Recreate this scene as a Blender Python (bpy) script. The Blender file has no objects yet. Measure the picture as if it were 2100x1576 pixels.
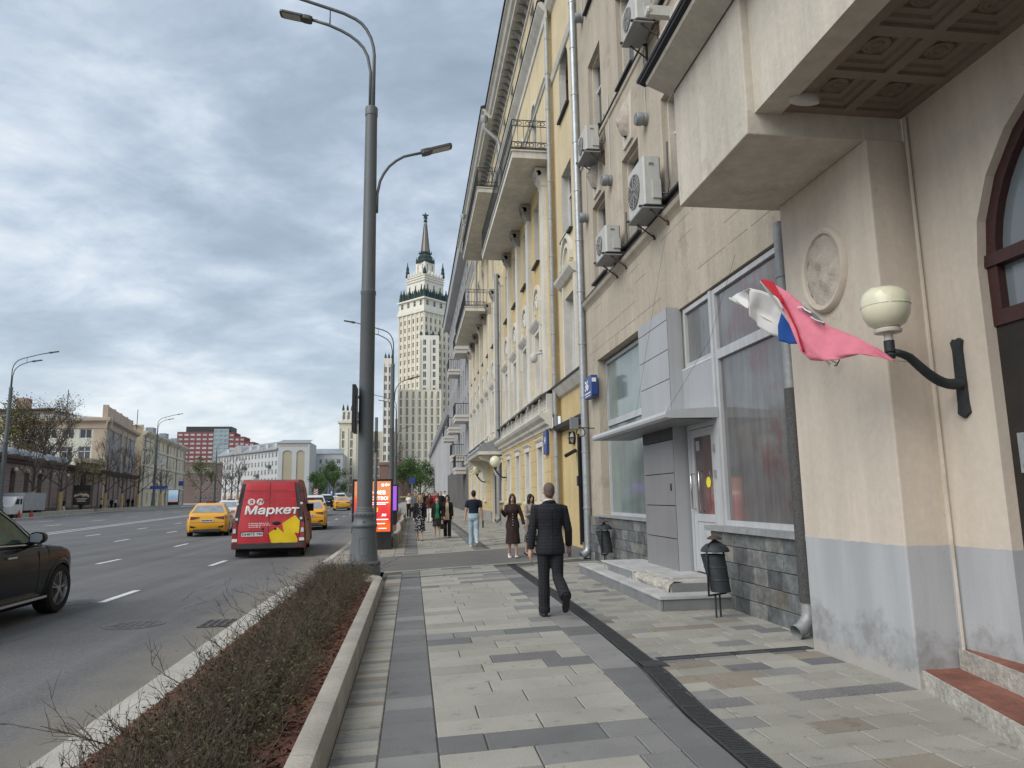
import bpy, math, random
from mathutils import Vector, Matrix
R=math.radians; PI=math.pi
sc=bpy.context.scene; C=sc.collection
rng=random.Random(7)

# ------------------------------------------------ camera, sky, sun, exposure
EYE=1.6; FOC=1456.; ROLL=.015
def cam_axes(vx=845,vy=1022):
    d=Vector((vx-1050,788-vy,FOC)).normalized(); c,s=math.cos(ROLL),math.sin(ROLL)
    dx=c*d[0]+s*d[1]; dy=c*d[1]-s*d[0]
    y=math.asin(-dx); p=math.atan2(-dy,d[2])
    f=Vector((math.sin(y)*math.cos(p),math.cos(y)*math.cos(p),math.sin(p)))
    r=Vector((math.cos(y),-math.sin(y),0)); u=r.cross(f)
    return c*r-s*u, c*u+s*r, f
CR,CU,CF=cam_axes()
cd=bpy.data.cameras.new('camera'); cam=bpy.data.objects.new('camera',cd); C.objects.link(cam); sc.camera=cam
cd.sensor_width=36; cd.sensor_fit='HORIZONTAL'; cd.lens=36*FOC/2100; cd.clip_start=.05; cd.clip_end=3000
cam.matrix_world=Matrix(((CR.x,CU.x,-CF.x,0),(CR.y,CU.y,-CF.y,0),(CR.z,CU.z,-CF.z,EYE),(0,0,0,1)))
# points measured from the photograph (pixel -> real place at a known distance)
def ray(px,py):
    a=(px-1050)/FOC; b=(788-py)/FOC
    return CR*a+CU*b+CF
def PY(px,py,Y):
    d=ray(px,py); t=Y/d.y; return Vector((d.x*t,Y,EYE+d.z*t))
def PX(px,py,X):
    d=ray(px,py); t=X/d.x; return Vector((X,d.y*t,EYE+d.z*t))
def GP(px,py,z=0):
    d=ray(px,py); t=(z-EYE)/d.z; return Vector((d.x*t,d.y*t,z))

SUN_EL,SUN_AZ=R(42),R(-126)      # azimuth from +Y towards +X: the light comes from over the road, a little behind
w=bpy.data.worlds.new('World'); sc.world=w; w.use_nodes=True
nt=w.node_tree; N=nt.nodes; L=nt.links
for n in list(N): N.remove(n)
out=N.new('ShaderNodeOutputWorld'); bg=N.new('ShaderNodeBackground'); L.new(bg.outputs[0],out.inputs[0]); bg.inputs[1].default_value=.1
sky=N.new('ShaderNodeTexSky'); sky.sky_type='NISHITA'; sky.sun_disc=False; sky.sun_elevation=SUN_EL; sky.sun_rotation=SUN_AZ%(2*PI)
def nmath(op,a=None,b=None,c=None):
    n=N.new('ShaderNodeMath'); n.operation=op
    for i,v in enumerate((a,b,c)):
        if v is None: continue
        if isinstance(v,(int,float)): n.inputs[i].default_value=v
        else: L.new(v,n.inputs[i])
    return n.outputs[0]
tc=N.new('ShaderNodeTexCoord'); sx=N.new('ShaderNodeSeparateXYZ'); L.new(tc.outputs['Generated'],sx.inputs[0])
zc=nmath('MAXIMUM',sx.outputs[2],0.0); den=nmath('ADD',zc,.30)
cx=N.new('ShaderNodeCombineXYZ'); L.new(nmath('DIVIDE',sx.outputs[0],den),cx.inputs[0]); L.new(nmath('DIVIDE',sx.outputs[1],den),cx.inputs[1])
def wnoise(scale,det,rough,dist,off):
    mp=N.new('ShaderNodeMapping'); mp.inputs['Location'].default_value=off; mp.inputs['Rotation'].default_value=(0,0,.5)
    mp.inputs['Scale'].default_value=(.85,1.1,1); L.new(cx.outputs[0],mp.inputs[0])
    n=N.new('ShaderNodeTexNoise'); n.inputs['Scale'].default_value=scale; n.inputs['Detail'].default_value=det
    n.inputs['Roughness'].default_value=rough; n.inputs['Distortion'].default_value=dist; L.new(mp.outputs[0],n.inputs[0]); return n.outputs['Fac']
def wramp(fac,stops):
    r=N.new('ShaderNodeValToRGB'); e=r.color_ramp.elements
    while len(e)<len(stops): e.new(.5)
    for i,(p,c) in enumerate(stops): e[i].position=p; e[i].color=(*c,1)
    L.new(fac,r.inputs[0]); return r.outputs[0]
cl=wnoise(1.6,9,.56,.3,(3.1,1.2,.4))
cl2=wnoise(4.4,8,.58,.3,(1.7,5.2,2.4))
cmix=nmath('ADD',nmath('MULTIPLY',cl,.64),nmath('MULTIPLY',cl2,.36))
cloud=wramp(cmix,[(.37,(1.9,2.32,2.88)),(.445,(2.35,2.84,3.45)),(.505,(3.0,3.52,4.15)),(.56,(3.9,4.36,4.88)),(.635,(5.4,5.6,5.75))])
hz=wramp(sx.outputs[2],[(0,(1,1,1)),(.04,(.86,.86,.86)),(.16,(.35,.35,.35)),(.30,(0,0,0))])
hcol=wramp(cmix,[(.42,(4.3,4.85,5.1)),(.60,(5.9,6.0,5.85))])
def wmix(f,a,b):
    m=N.new('ShaderNodeMix'); m.data_type='RGBA'
    if isinstance(f,(int,float)): m.inputs[0].default_value=f
    else: L.new(f,m.inputs[0])
    L.new(a,m.inputs[6]); L.new(b,m.inputs[7]); return m.outputs[2]
hzm=N.new('ShaderNodeSeparateColor'); L.new(hz,hzm.inputs[0])
c1=wmix(nmath('MULTIPLY',hzm.outputs[0],.75),cloud,hcol)
c2=wmix(.1,c1,sky.outputs[0])
L.new(c2,bg.inputs[0])
sl=bpy.data.lights.new('sun','SUN'); so=bpy.data.objects.new('sun',sl); C.objects.link(so)
sl.energy=1.5; sl.angle=R(50); sl.color=(1,.965,.91)
sd=Vector((math.sin(SUN_AZ)*math.cos(SUN_EL),math.cos(SUN_AZ)*math.cos(SUN_EL),math.sin(SUN_EL)))
so.rotation_euler=(-sd).to_track_quat('-Z','Y').to_euler()
sc.view_settings.view_transform='Standard'; sc.view_settings.look='None'; sc.view_settings.gamma=1
sc.view_settings.use_curve_mapping=False; sc.view_settings.exposure=.85

# ------------------------------------------------ helpers
def tz(y):                                   # the street climbs a little away from the camera
    P=((-60,0),(24,0),(60,.28),(85,.46),(140,.62),(300,1.0),(900,1.4))
    if y<=P[0][0]: return 0
    for (a,za),(b,zb) in zip(P,P[1:]):
        if y<=b: return za+(zb-za)*(y-a)/(b-a)
    return 1.4
class MB:
    def __init__(s): s.v=[]; s.f=[]; s.mi=[]; s.m=0
    def poly(s,pts):
        n=len(s.v); s.v.extend(tuple(p) for p in pts); s.f.append(tuple(range(n,n+len(pts)))); s.mi.append(s.m)
    def box(s,x0,x1,y0,y1,z0,z1):
        n=len(s.v)
        s.v+=[(x0,y0,z0),(x1,y0,z0),(x1,y1,z0),(x0,y1,z0),(x0,y0,z1),(x1,y0,z1),(x1,y1,z1),(x0,y1,z1)]
        s.f+=[tuple(n+i for i in q) for q in ((0,3,2,1),(4,5,6,7),(0,1,5,4),(1,2,6,5),(2,3,7,6),(3,0,4,7))]; s.mi+=[s.m]*6
    def grid(s,rows,close=False,capa=False,capb=False):     # rows of points lofted together
        n=len(s.v); k=len(rows[0])
        for r in rows: s.v.extend(tuple(p) for p in r)
        for i in range(len(rows)-1):
            for j in range(k if close else k-1):
                a=n+i*k+j; b=n+i*k+(j+1)%k
                s.f.append((a,b,b+k,a+k)); s.mi.append(s.m)
        if capa: s.f.append(tuple(n+j for j in reversed(range(k)))); s.mi.append(s.m)
        if capb: s.f.append(tuple(n+(len(rows)-1)*k+j for j in range(k))); s.mi.append(s.m)
    def lathe(s,prof,n=16,o=(0,0,0),ax='z',cap=True):       # prof: (radius, height)
        rows=[]
        for r,h in prof:
            row=[]
            for j in range(n):
                a=2*PI*j/n; p=(r*math.cos(a),r*math.sin(a),h)
                if ax=='x': p=(p[2],p[0],p[1])
                elif ax=='y': p=(p[1],p[2],p[0])
                row.append((p[0]+o[0],p[1]+o[1],p[2]+o[2]))
            rows.append(row)
        s.grid(rows,True,cap,cap)
    def tube(s,pts,r,n=6,cap=True):                          # r: a radius or one per point
        pts=[Vector(p) for p in pts]; rows=[]; up=None
        for i,p in enumerate(pts):
            t=(pts[min(i+1,len(pts)-1)]-pts[max(i-1,0)])
            t=t.normalized() if t.length>1e-9 else Vector((0,0,1))
            if up is None: up=t.orthogonal().normalized()
            up=(up-t*up.dot(t)); up=up.normalized() if up.length>1e-6 else t.orthogonal().normalized()
            b=t.cross(up); rr=r[i] if isinstance(r,(list,tuple)) else r
            rows.append([p+(up*math.cos(2*PI*j/n)+b*math.sin(2*PI*j/n))*rr for j in range(n)])
        s.grid(rows,True,cap,cap)
    def prism(s,poly,h0,h1,ax='z'):                          # polygon (a,b) swept along ax
        def P(a,b,h): return (a,b,h) if ax=='z' else ((h,a,b) if ax=='x' else (a,h,b))
        n=len(s.v); k=len(poly)
        s.v+=[P(a,b,h0) for a,b in poly]+[P(a,b,h1) for a,b in poly]
        for j in range(k): s.f.append((n+j,n+(j+1)%k,n+k+(j+1)%k,n+k+j)); s.mi.append(s.m)
        s.f.append(tuple(n+j for j in reversed(range(k)))); s.f.append(tuple(n+k+j for j in range(k))); s.mi+=[s.m,s.m]
    def ell(s,o,rx,ry,rz,n=12,m=8):
        rows=[]
        for i in range(m+1):
            t=-PI/2+PI*i/m; c=max(math.cos(t),.02)
            rows.append([(o[0]+rx*c*math.cos(2*PI*j/n),o[1]+ry*c*math.sin(2*PI*j/n),o[2]+rz*math.sin(t)) for j in range(n)])
        s.grid(rows,True,True,True)
    def mesh(s,name,mats,off=(0,0,0),smooth=False,xf=None):
        me=bpy.data.meshes.new(name); v=s.v
        if xf is not None: v=[tuple(xf@Vector(p)) for p in v]
        if tuple(off)!=(0,0,0): v=[(a-off[0],b-off[1],c-off[2]) for a,b,c in v]
        me.from_pydata(v,[],s.f)
        for m in (mats if isinstance(mats,(list,tuple)) else [mats]): me.materials.append(m)
        if any(s.mi): me.polygons.foreach_set('material_index',s.mi)
        if smooth:
            me.polygons.foreach_set('use_smooth',[True]*len(s.f))
            if smooth is not True: me.set_sharp_from_angle(angle=R(smooth))
        me.update(); return me
def link(name,me,parent=None,loc=(0,0,0),rz=0):
    o=bpy.data.objects.new(name,me); C.objects.link(o); o.location=loc
    if rz: o.rotation_euler=(0,0,rz)
    if parent is not None: o.parent=parent
    return o
def rootof(o):
    while o.parent is not None: o=o.parent
    return o
def part(name,mb,mats,parent,world=False,smooth=False,label=None,kind=None):
    off=(0,0,0)
    if world: off=rootof(parent).location
    o=link(name,mb.mesh(name,mats,off,smooth),parent)
    if label: o['label']=label
    if kind: o['kind']=kind
    return o
def tag(o,label,cat,group=None):
    o['label']=label; o['category']=cat
    if group: o['group']=group
    return o
def thing(name,label,cat,loc=(0,0,0),rz=0,group=None):
    return tag(link(name,None,None,loc,rz),label,cat,group)
def solo(name,mb,mats,label,cat,loc=(0,0,0),rz=0,group=None,world=False,smooth=False):
    return tag(link(name,mb.mesh(name,mats,loc if world else (0,0,0),smooth),None,loc,rz),label,cat,group)
def struct(name,mb,mats,parent=None,smooth=False):
    o=link(name,mb.mesh(name,mats,(0,0,0),smooth),parent)
    if parent is None: o['kind']='structure'
    return o
def kids(o): return list(o.children)
def dup(root,loc,rz=None,label=None,group=None,s=None):
    def cp(o,par):
        c=o.copy(); C.objects.link(c)
        if par is not None: c.parent=par
        for ch in kids(o): cp(ch,c)
        return c
    r=cp(root,None); r.location=loc
    if rz is not None: r.rotation_euler=(0,0,rz)
    if s: r.scale=s if isinstance(s,(tuple,list)) else (s,s,s)
    if label: r['label']=label
    if group: r['group']=group
    return r

# ------------------------------------------------ materials
def mat(name,col,rough=.8,spec=.3,metal=0,big=None,fine=None,streak=None,along=None,rnd=0,bump=None,coat=0,emit=None,trans=0,alt=None):
    """big/fine=(scale,amount) colour noise, streak=(width scale,amount), rnd=per-object tint, bump=(scale,height), alt=(colour,scale,threshold)"""
    m=bpy.data.materials.new(name); m.use_nodes=True; t=m.node_tree; n=t.nodes; l=t.links; b=n['Principled BSDF']
    b.inputs['Roughness'].default_value=rough; b.inputs['Specular IOR Level'].default_value=spec; b.inputs['Metallic'].default_value=metal
    if coat: b.inputs['Coat Weight'].default_value=coat; b.inputs['Coat Roughness'].default_value=.04
    if trans: b.inputs['Transmission Weight'].default_value=trans
    c0=n.new('ShaderNodeRGB'); c0.outputs[0].default_value=(*col,1); cur=c0.outputs[0]
    geo=n.new('ShaderNodeNewGeometry'); pos=geo.outputs['Position']
    def noise(scale,det=5,vec=pos,rough=.6):
        x=n.new('ShaderNodeTexNoise'); x.inputs['Scale'].default_value=scale; x.inputs['Detail'].default_value=det
        x.inputs['Roughness'].default_value=rough; l.new(vec,x.inputs['Vector']); return x.outputs['Fac']
    def rng_(fac,a,b2,lo=.3,hi=.7):
        x=n.new('ShaderNodeMapRange'); l.new(fac,x.inputs[0]); x.inputs[1].default_value=lo; x.inputs[2].default_value=hi
        x.inputs[3].default_value=a; x.inputs[4].default_value=b2; return x.outputs[0]
    def mul(cur,fac):
        x=n.new('ShaderNodeMix'); x.data_type='RGBA'; x.blend_type='MULTIPLY'; x.inputs[0].default_value=1
        l.new(cur,x.inputs[6]); l.new(fac,x.inputs[7]); return x.outputs[2]
    if alt:
        x=n.new('ShaderNodeMix'); x.data_type='RGBA'; l.new(rng_(noise(alt[1],8,rough=.68),0,1,alt[2]-.03,alt[2]+.03),x.inputs[0])
        l.new(cur,x.inputs[6]); x.inputs[7].default_value=(*alt[0],1); cur=x.outputs[2]
    if big: cur=mul(cur,rng_(noise(big[0]),1-big[1],1+big[1]))
    if fine: cur=mul(cur,rng_(noise(fine[0],3),1-fine[1],1+fine[1]))
    if streak:
        mp=n.new('ShaderNodeMapping'); mp.inputs['Scale'].default_value=(streak[0],streak[0],streak[0]*.06); l.new(pos,mp.inputs[0])
        cur=mul(cur,rng_(noise(1,6,mp.outputs[0],.65),1-streak[1],1+streak[1]*.6))
    if along:
        mp=n.new('ShaderNodeMapping'); mp.inputs['Scale'].default_value=(along[0],along[0]*.02,along[0]*.02); l.new(pos,mp.inputs[0])
        cur=mul(cur,rng_(noise(1,5,mp.outputs[0],.6),1-along[1],1+along[1]))
    if rnd:
        oi=n.new('ShaderNodeObjectInfo'); cur=mul(cur,rng_(oi.outputs['Random'],1-rnd,1+rnd,0,1))
    l.new(cur,b.inputs['Base Color'])
    if emit: l.new(cur,b.inputs['Emission Color']); b.inputs['Emission Strength'].default_value=emit
    if bump:
        x=n.new('ShaderNodeBump'); x.inputs['Strength'].default_value=.8; x.inputs['Distance'].default_value=bump[1]
        l.new(noise(bump[0],6),x.inputs['Height']); l.new(x.outputs[0],b.inputs['Normal'])
    return m
M={}
def mk(k,*a,**kw): M[k]=mat(k,*a,**kw)
mk('asphalt',(.135,.135,.137),.88,.25,big=(.35,.14),fine=(55,.30),along=(1.3,.2),bump=(90,.006))
mk('asphalt_old',(.15,.145,.14),.9,.2,big=(.8,.14),fine=(60,.25),bump=(90,.005))
mk('paint',(.62,.62,.6),.7,big=(3,.12),fine=(40,.2))
mk('kerb',(.42,.40,.36),.85,big=(2,.14),fine=(70,.16),rnd=.06,bump=(60,.003))
mk('kerbw',(.36,.335,.29),.85,big=(1.7,.2),fine=(60,.16),rnd=.07,bump=(60,.003))
mk('joint',(.10,.095,.085),.95,fine=(30,.3))
for k,c in (('slab_light',(.34,.328,.288)),('slab_light2',(.305,.292,.255)),('slab_grey',(.222,.219,.212)),('slab_dark',(.158,.158,.158)),('slab_brown',(.245,.215,.175)),('slab_speckle',(.18,.175,.175))):
    mk(k,c,.8,.3,big=(1.3,.13),fine=(95 if k!='slab_speckle' else 60,.16 if k!='slab_speckle' else .4),rnd=.08,bump=(110,.0022),alt=(tuple(v*.72 for v in c),5,.62))
mk('drain',(.06,.062,.066),.6,.4,metal=.3,fine=(40,.3))
mk('hole',(.008,.008,.008),.9)
mk('iron',(.13,.125,.12),.65,.4,metal=.4,big=(6,.25),fine=(40,.25))
mk('mulch',(.13,.062,.043),.95,big=(3,.3),fine=(45,.5),bump=(40,.02))
mk('chip',(.19,.088,.06),.9,rnd=.35,fine=(30,.3))
mk('twig',(.09,.068,.052),.9,big=(2,.35))
mk('sprig',(.078,.080,.037),.8,big=(2.5,.35))
mk('beige',(.60,.525,.44),.9,.2,big=(.5,.07),fine=(16,.04),streak=(3.2,.12),bump=(35,.003))
mk('beige_shop',(.46,.405,.325),.9,.2,alt=((.40,.345,.275),1.4,.60),big=(.6,.1),fine=(14,.06),streak=(3,.13),bump=(28,.006))
mk('beige_pale',(.58,.53,.45),.9,.2,alt=((.50,.45,.375),1.7,.60),big=(.6,.09),fine=(14,.05),streak=(4,.16),bump=(22,.006))
mk('relief',(.46,.40,.345),.9,.2,big=(2,.1),fine=(30,.08),bump=(26,.03))
mk('soffit',(.25,.205,.16),.9,.2,big=(1,.12),fine=(20,.06),bump=(30,.003))  # coffers: overhang shade put into the colour, darker than their beige-grey paint
mk('yellow',(.58,.45,.235),.9,.2,big=(.5,.12),fine=(9,.06),streak=(1.6,.14),bump=(25,.004))
mk('yellow_pale',(.63,.53,.35),.9,.2,big=(.5,.1),fine=(9,.05),streak=(1.6,.12),bump=(25,.004))
mk('white_plaster',(.62,.60,.54),.88,.2,big=(.9,.12),fine=(12,.06),streak=(2.5,.16),bump=(30,.004))
mk('plinth',(.30,.285,.26),.9,big=(1.2,.15),fine=(20,.12),streak=(2,.15))
mk('black_metal',(.028,.028,.03),.5,.4,metal=.3,fine=(20,.2))
mk('dark_iron',(.035,.04,.045),.62,.4,metal=.2,big=(9,.25),bump=(40,.004))
mk('zinc',(.40,.42,.435),.45,.5,metal=.6,big=(3,.12),fine=(14,.12),streak=(6,.1))
mk('zinc_dull',(.36,.37,.37),.6,.4,metal=.4,big=(3,.14),fine=(14,.12),streak=(6,.14))
mk('mesh_wrap',(.10,.097,.094),.7,.3,metal=.3,fine=(60,.4),bump=(120,.01))
mk('white_frame',(.62,.63,.64),.45,.4,big=(3,.05),streak=(8,.08))
mk('grey_panel',(.37,.378,.388),.45,.4,big=(1.2,.05),streak=(9,.06))
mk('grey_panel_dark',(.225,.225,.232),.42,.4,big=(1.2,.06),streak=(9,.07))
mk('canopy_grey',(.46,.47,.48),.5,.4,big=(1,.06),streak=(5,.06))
mk('glass',(.035,.04,.045),.06,.7,big=(.7,.3))
mk('glass_far',(.055,.06,.07),.12,.6,rnd=.5)
mk('glass_pale',(.22,.25,.27),.1,.6,rnd=.3)
mk('glass_green',(.20,.245,.235),.1,.6,big=(1.1,.16),streak=(5,.12))
mk('maroon',(.055,.022,.02),.5,.4,fine=(30,.2))
mk('dark_door',(.03,.026,.023),.6,.3,big=(3,.2))
mk('step_red',(.235,.10,.072),.8,.3,big=(3,.3),fine=(30,.2))
mk('granite',(.20,.203,.207),.8,.3,big=(3,.14),fine=(90,.3),rnd=.1,bump=(90,.003))
mk('granite_top',(.44,.435,.425),.8,.3,big=(2.5,.2),fine=(60,.14),rnd=.08,bump=(70,.004))
mk('concrete_raw',(.42,.40,.355),.95,.2,big=(4,.22),fine=(22,.2),bump=(16,.03))
for i,c in enumerate(((.13,.138,.138),(.175,.178,.17),(.10,.105,.107),(.19,.178,.155))):
    mk('tile%d'%i,c,.55,.4,big=(5,.35),fine=(16,.25),rnd=.2,bump=(20,.006))
mk('pole',(.115,.125,.13),.5,.4,metal=.1,big=(2,.05),fine=(25,.05))
mk('lamp_head',(.075,.077,.08),.5,.4)
mk('lamp_glass',(.36,.35,.30),.3,.5)
mk('globe',(.70,.68,.50),.22,.5,big=(4,.05))
mk('globe_neck',(.58,.54,.49),.5)
mk('ac_body',(.49,.485,.455),.5,.4,big=(4,.06),streak=(9,.1))
mk('ac_dark',(.10,.10,.10),.6)
mk('rust',(.075,.05,.04),.8,big=(6,.3))
mk('sheet_grey',(.27,.28,.29),.55,.4,metal=.4,big=(1.5,.12))
mk('rubber',(.018,.018,.019),.8,.3)
mk('alloy',(.38,.39,.40),.3,.5,metal=.8)
mk('chrome',(.62,.62,.62),.18,.5,metal=1)
mk('car_black',(.018,.018,.019),.28,.5,coat=.6)
mk('suv_black',(.010,.0115,.0135),.25,.14,coat=.14,big=(1.2,.2))
mk('car_yellow',(.78,.37,.015),.3,.5,coat=.5)
mk('car_white',(.66,.67,.68),.3,.5,coat=.5)
mk('car_silver',(.35,.36,.38),.3,.5,metal=.4,coat=.5)
mk('car_grey',(.12,.125,.135),.3,.5,metal=.4,coat=.5)
mk('van_red',(.50,.035,.045),.42,.4,coat=.2,big=(1.3,.16),streak=(6,.1))
mk('van_dirty',(.30,.075,.065),.55,.3,big=(1.6,.3),streak=(4,.2))
mk('van_ochre',(.36,.22,.075),.6,.3,big=(2,.3),streak=(4,.2))
mk('decal_yellow',(.80,.56,.02),.5,big=(2.5,.12))
mk('decal_white',(.78,.76,.74),.5,big=(5,.08))
mk('plate',(.66,.66,.64),.5)
mk('ink',(.02,.02,.022),.6)
mk('plastic_dark',(.05,.054,.057),.6,big=(3,.2))
mk('tail',(.28,.012,.014),.2,.5,coat=.6)
mk('tail_dark',(.11,.02,.016),.2,.5,coat=.5)
mk('tail_lit',(.9,.08,.05),.3,emit=1.1)
mk('orange_lit',(.95,.35,.05),.3,emit=.9)
mk('lens_clear',(.62,.62,.62),.15,.5)
mk('car_glass',(.03,.035,.038),.05,.7)
mk('car_glass_green',(.035,.075,.06),.06,.35,big=(4,.35))
mk('car_glass_pale',(.25,.28,.30),.08,.7,big=(3,.2))

# gutter sand along the near kerb
m_=M['asphalt']; n=m_.node_tree.nodes; l=m_.node_tree.links; b=n['Principled BSDF']; src=b.inputs['Base Color'].links[0].from_socket
geo=n.new('ShaderNodeNewGeometry'); sp=n.new('ShaderNodeSeparateXYZ'); l.new(geo.outputs['Position'],sp.inputs[0])
nz=n.new('ShaderNodeTexNoise'); nz.inputs['Scale'].default_value=2.2; nz.inputs['Detail'].default_value=7; l.new(geo.outputs['Position'],nz.inputs['Vector'])
ad=n.new('ShaderNodeMath'); ad.operation='MULTIPLY_ADD'; l.new(nz.outputs['Fac'],ad.inputs[0]); ad.inputs[1].default_value=1.1; l.new(sp.outputs[0],ad.inputs[2])
mr=n.new('ShaderNodeMapRange'); l.new(ad.outputs[0],mr.inputs[0]); mr.inputs[1].default_value=-2.75; mr.inputs[2].default_value=-1.75; mr.inputs[4].default_value=.75
mx=n.new('ShaderNodeMix'); mx.data_type='RGBA'; l.new(mr.outputs[0],mx.inputs[0]); l.new(src,mx.inputs[6]); mx.inputs[7].default_value=(.25,.225,.185,1); l.new(mx.outputs[2],b.inputs['Base Color'])
# ------------------------------------------------ ground, road, pavement
YS=[-30,-10,0,6,12,18,24,36,48,60,85,110,140,180,240,300,420,600,900]
def sheet(xa,xb,dz,ys=YS):
    m=MB(); rows=[]
    for y in ys:
        a=xa(y) if callable(xa) else xa; b=xb(y) if callable(xb) else xb
        rows.append([(a,y,tz(y)+dz),(b,y,tz(y)+dz)])
    m.grid(rows); return m
def lin(P):
    def f(y):
        if y<=P[0][0]: return P[0][1]
        for (a,va),(b,vb) in zip(P,P[1:]):
            if y<=b: return va+(vb-va)*(y-a)/(b-a)
        return P[-1][1]
    return f
LK=lin([(-30,-26),(0,-28.5),(67,-33.3),(90,-36.1),(140,-41.3),(180,-46.5),(300,-68),(900,-190)])       # far kerb: the avenue bends away
RK=lin([(-30,-2.28),(60,-2.28),(110,-2.8),(200,-9),(300,-20),(900,-100)])     # near kerb
g=sheet(lambda y:-700-y,lambda y:500+y,-.22,[-60,0,24,60,85,140,300,600,900]); struct('ground',g,M['asphalt_old'])
road=struct('road',sheet(LK,RK,-.10),M['asphalt'])
def bend(y): return -.00115*max(y-20,0)**1.5 if y>20 else 0
def stripe(x,y0,y1,wd=.15,name='lane_marking',slope=0):
    m=MB(); n=max(1,int((y1-y0)/6)); rows=[]
    for i in range(n+1):
        y=y0+(y1-y0)*i/n; X=x(y) if callable(x) else x+slope*(y-y0)+bend(y)
        rows.append([(X-wd/2,y,tz(y)-.096),(X+wd/2,y,tz(y)-.096)])
    m.grid(rows); part(name,m,M['paint'],road)
for x,ph,n in ((-5.3,13.55,14),(-8.75,21.9,12),(-12.4,19.2,11),(-15.6,17.5,9)):
    for k in range(-1,n):
        y=ph+6.75*k
        if y>8: stripe(x,y,y+1.65,.14)
for x0 in (-18.4,-19.05): stripe(lin([(8,x0+2),(38,x0),(75,x0-2.6),(160,x0-11)]),12,150,.15,'edge_line')
for x0 in (-23.5,-27.5,-31.5):
    for k in range(14):
        y=34+9*k; X=x0-.06*(y-40)*(1+(y-40)/160)
        stripe(lambda yy,X=X:X,y,y+2.4,.15)
mk('asphalt_crack',(.06,.06,.06),.95)
# tar-sealed cracks
for pts in (((-3.9,13.4),(-4.1,14.6),(-3.8,15.8),(-4.0,17.3)),((-4.7,9.2),(-5.0,10.0),(-4.8,10.7)),((-3.1,11.9),(-3.6,12.4),(-3.5,13.2),(-3.9,14.0))):
    m=MB()
    P=[]
    for (a,b),(c,d) in zip(pts,pts[1:]):
        for i in range(5): P.append((a+(c-a)*i/5+rng.uniform(-.04,.04),b+(d-b)*i/5))
    m.grid([[(x-.003-rng.random()*.004,y,-.0965),(x+.004,y,-.0965)] for x,y in P]); part('crack',m,M['asphalt_crack'],road)
# far side pavement, near pavement
struct('far_pavement',sheet(lambda y:LK(y)-60,LK,.03),M['kerbw'])
m=MB()
for k in range(30):
    y=20+k*5; y2=y+4.96
    m.poly([(LK(y),y,tz(y)-.1),(LK(y2),y2,tz(y2)-.1),(LK(y2),y2,tz(y2)+.06),(LK(y),y,tz(y)+.06)])
    m.poly([(LK(y),y,tz(y)+.06),(LK(y2),y2,tz(y2)+.06),(LK(y2)-.4,y2,tz(y2)+.06),(LK(y)-.4,y,tz(y)+.06)])
o=struct('far_kerb',m,M['kerb'])
pave=struct('pavement',sheet(lambda y:-.6 if y<17 else max(RK(y),-2.28),lambda y:8,-.010,[-30,0,8,16.2,16.9,17.1,20,24,36,48,60,85,110,140,180,300]),M['joint'])
foot=struct('footpath',sheet(2.2,4.7,-.008,[-6,0,8,16]),M['joint'])
fL=lin([(0,1.58),(4.3,1.70),(9.4,1.84),(15.8,1.92),(40,1.92)])
fD=lin([(0,1.86),(5.3,2.0),(6.6,2.14),(8.8,2.22),(10.9,2.25),(18,2.27),(60,2.27)])
SK=lin([(3,.08),(6,.11),(10,.18),(15.5,.36),(20,.5),(30,.3),(60,.1)])
def yrow(Y,x): return Y+SK(Y)*x
def slab(mb,q,z=0.,g=.005,c=.006,th=.03,tzf=False):
    cx_=sum(p[0] for p in q)/4; cy=sum(p[1] for p in q)/4; rows=[]
    dz=tz(cy) if tzf else 0
    for ins,h in ((g,-th),(g,-c),(g+c,0)):
        r=[]
        for x,y in q:
            dx,dy=x-cx_,y-cy
            r.append((x-ins*(1 if dx>0 else -1),y-ins*(1 if dy>0 else -1),z+h+dz))
        rows.append(r)
    mb.grid(rows,True,False,True)
def quad(x0,x1,Y0,Y1): return [(x0,yrow(Y0,x0)),(x1,yrow(Y0,x1)),(x1,yrow(Y1,x1)),(x0,yrow(Y1,x0))]
drive_near=lambda x:16.55+.45*x
Y=3.45; row=0
while Y<16.4:
    d=.335; Y1=Y+d
    xe=fL(Y+d/2); xs=.18
    # centre panel
    x=xs; first=rng.choice((.32,.5,.62,.75))
    while x<xe-.02:
        wd=first if x==xs else rng.choice((.62,.62,.7,.82)); x1=x+wd
        if xe-x1<.2: x1=xe
        near=4.1<Y<5.05; band=8.3<Y<8.75
        r=rng.random()
        if band: k='slab_grey' if r<.75 else 'slab_dark'
        elif near: k='slab_light' if r<.3 else ('slab_dark' if r<.5 else 'slab_grey')
        else: k='slab_light' if r<.68 else 'slab_light2' if r<.86 else 'slab_grey' if r<.93 else 'slab_speckle' if r<.975 else 'slab_dark'
        mb=MB(); slab(mb,quad(x,x1,Y,Y1),z=rng.uniform(-.0012,.0012)); 
        if yrow(Y,x)<drive_near(x)-.03: part('paving_slab',mb,M[k],pave)
        x=x1
    mb=MB(); slab(mb,quad(-.2,.18,Y+.05,Y1+.05),z=rng.uniform(-.001,.001)); part('paving_slab',mb,M[rng.choice(('slab_dark','slab_dark','slab_grey'))],pave)
    Y=Y1
Y=3.45
while Y<15.9:
    Y1=Y+.52; mb=MB()
    q=[(fL(Y),yrow(Y,fL(Y))),(fD(Y),yrow(Y,fD(Y))),(fD(Y1),yrow(Y1,fD(Y1))),(fL(Y1),yrow(Y1,fL(Y1)))]
    slab(mb,q); part('paving_slab',mb,M[rng.choice(('slab_dark','slab_dark','slab_grey'))],pave); Y=Y1
Y=3.3
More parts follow.
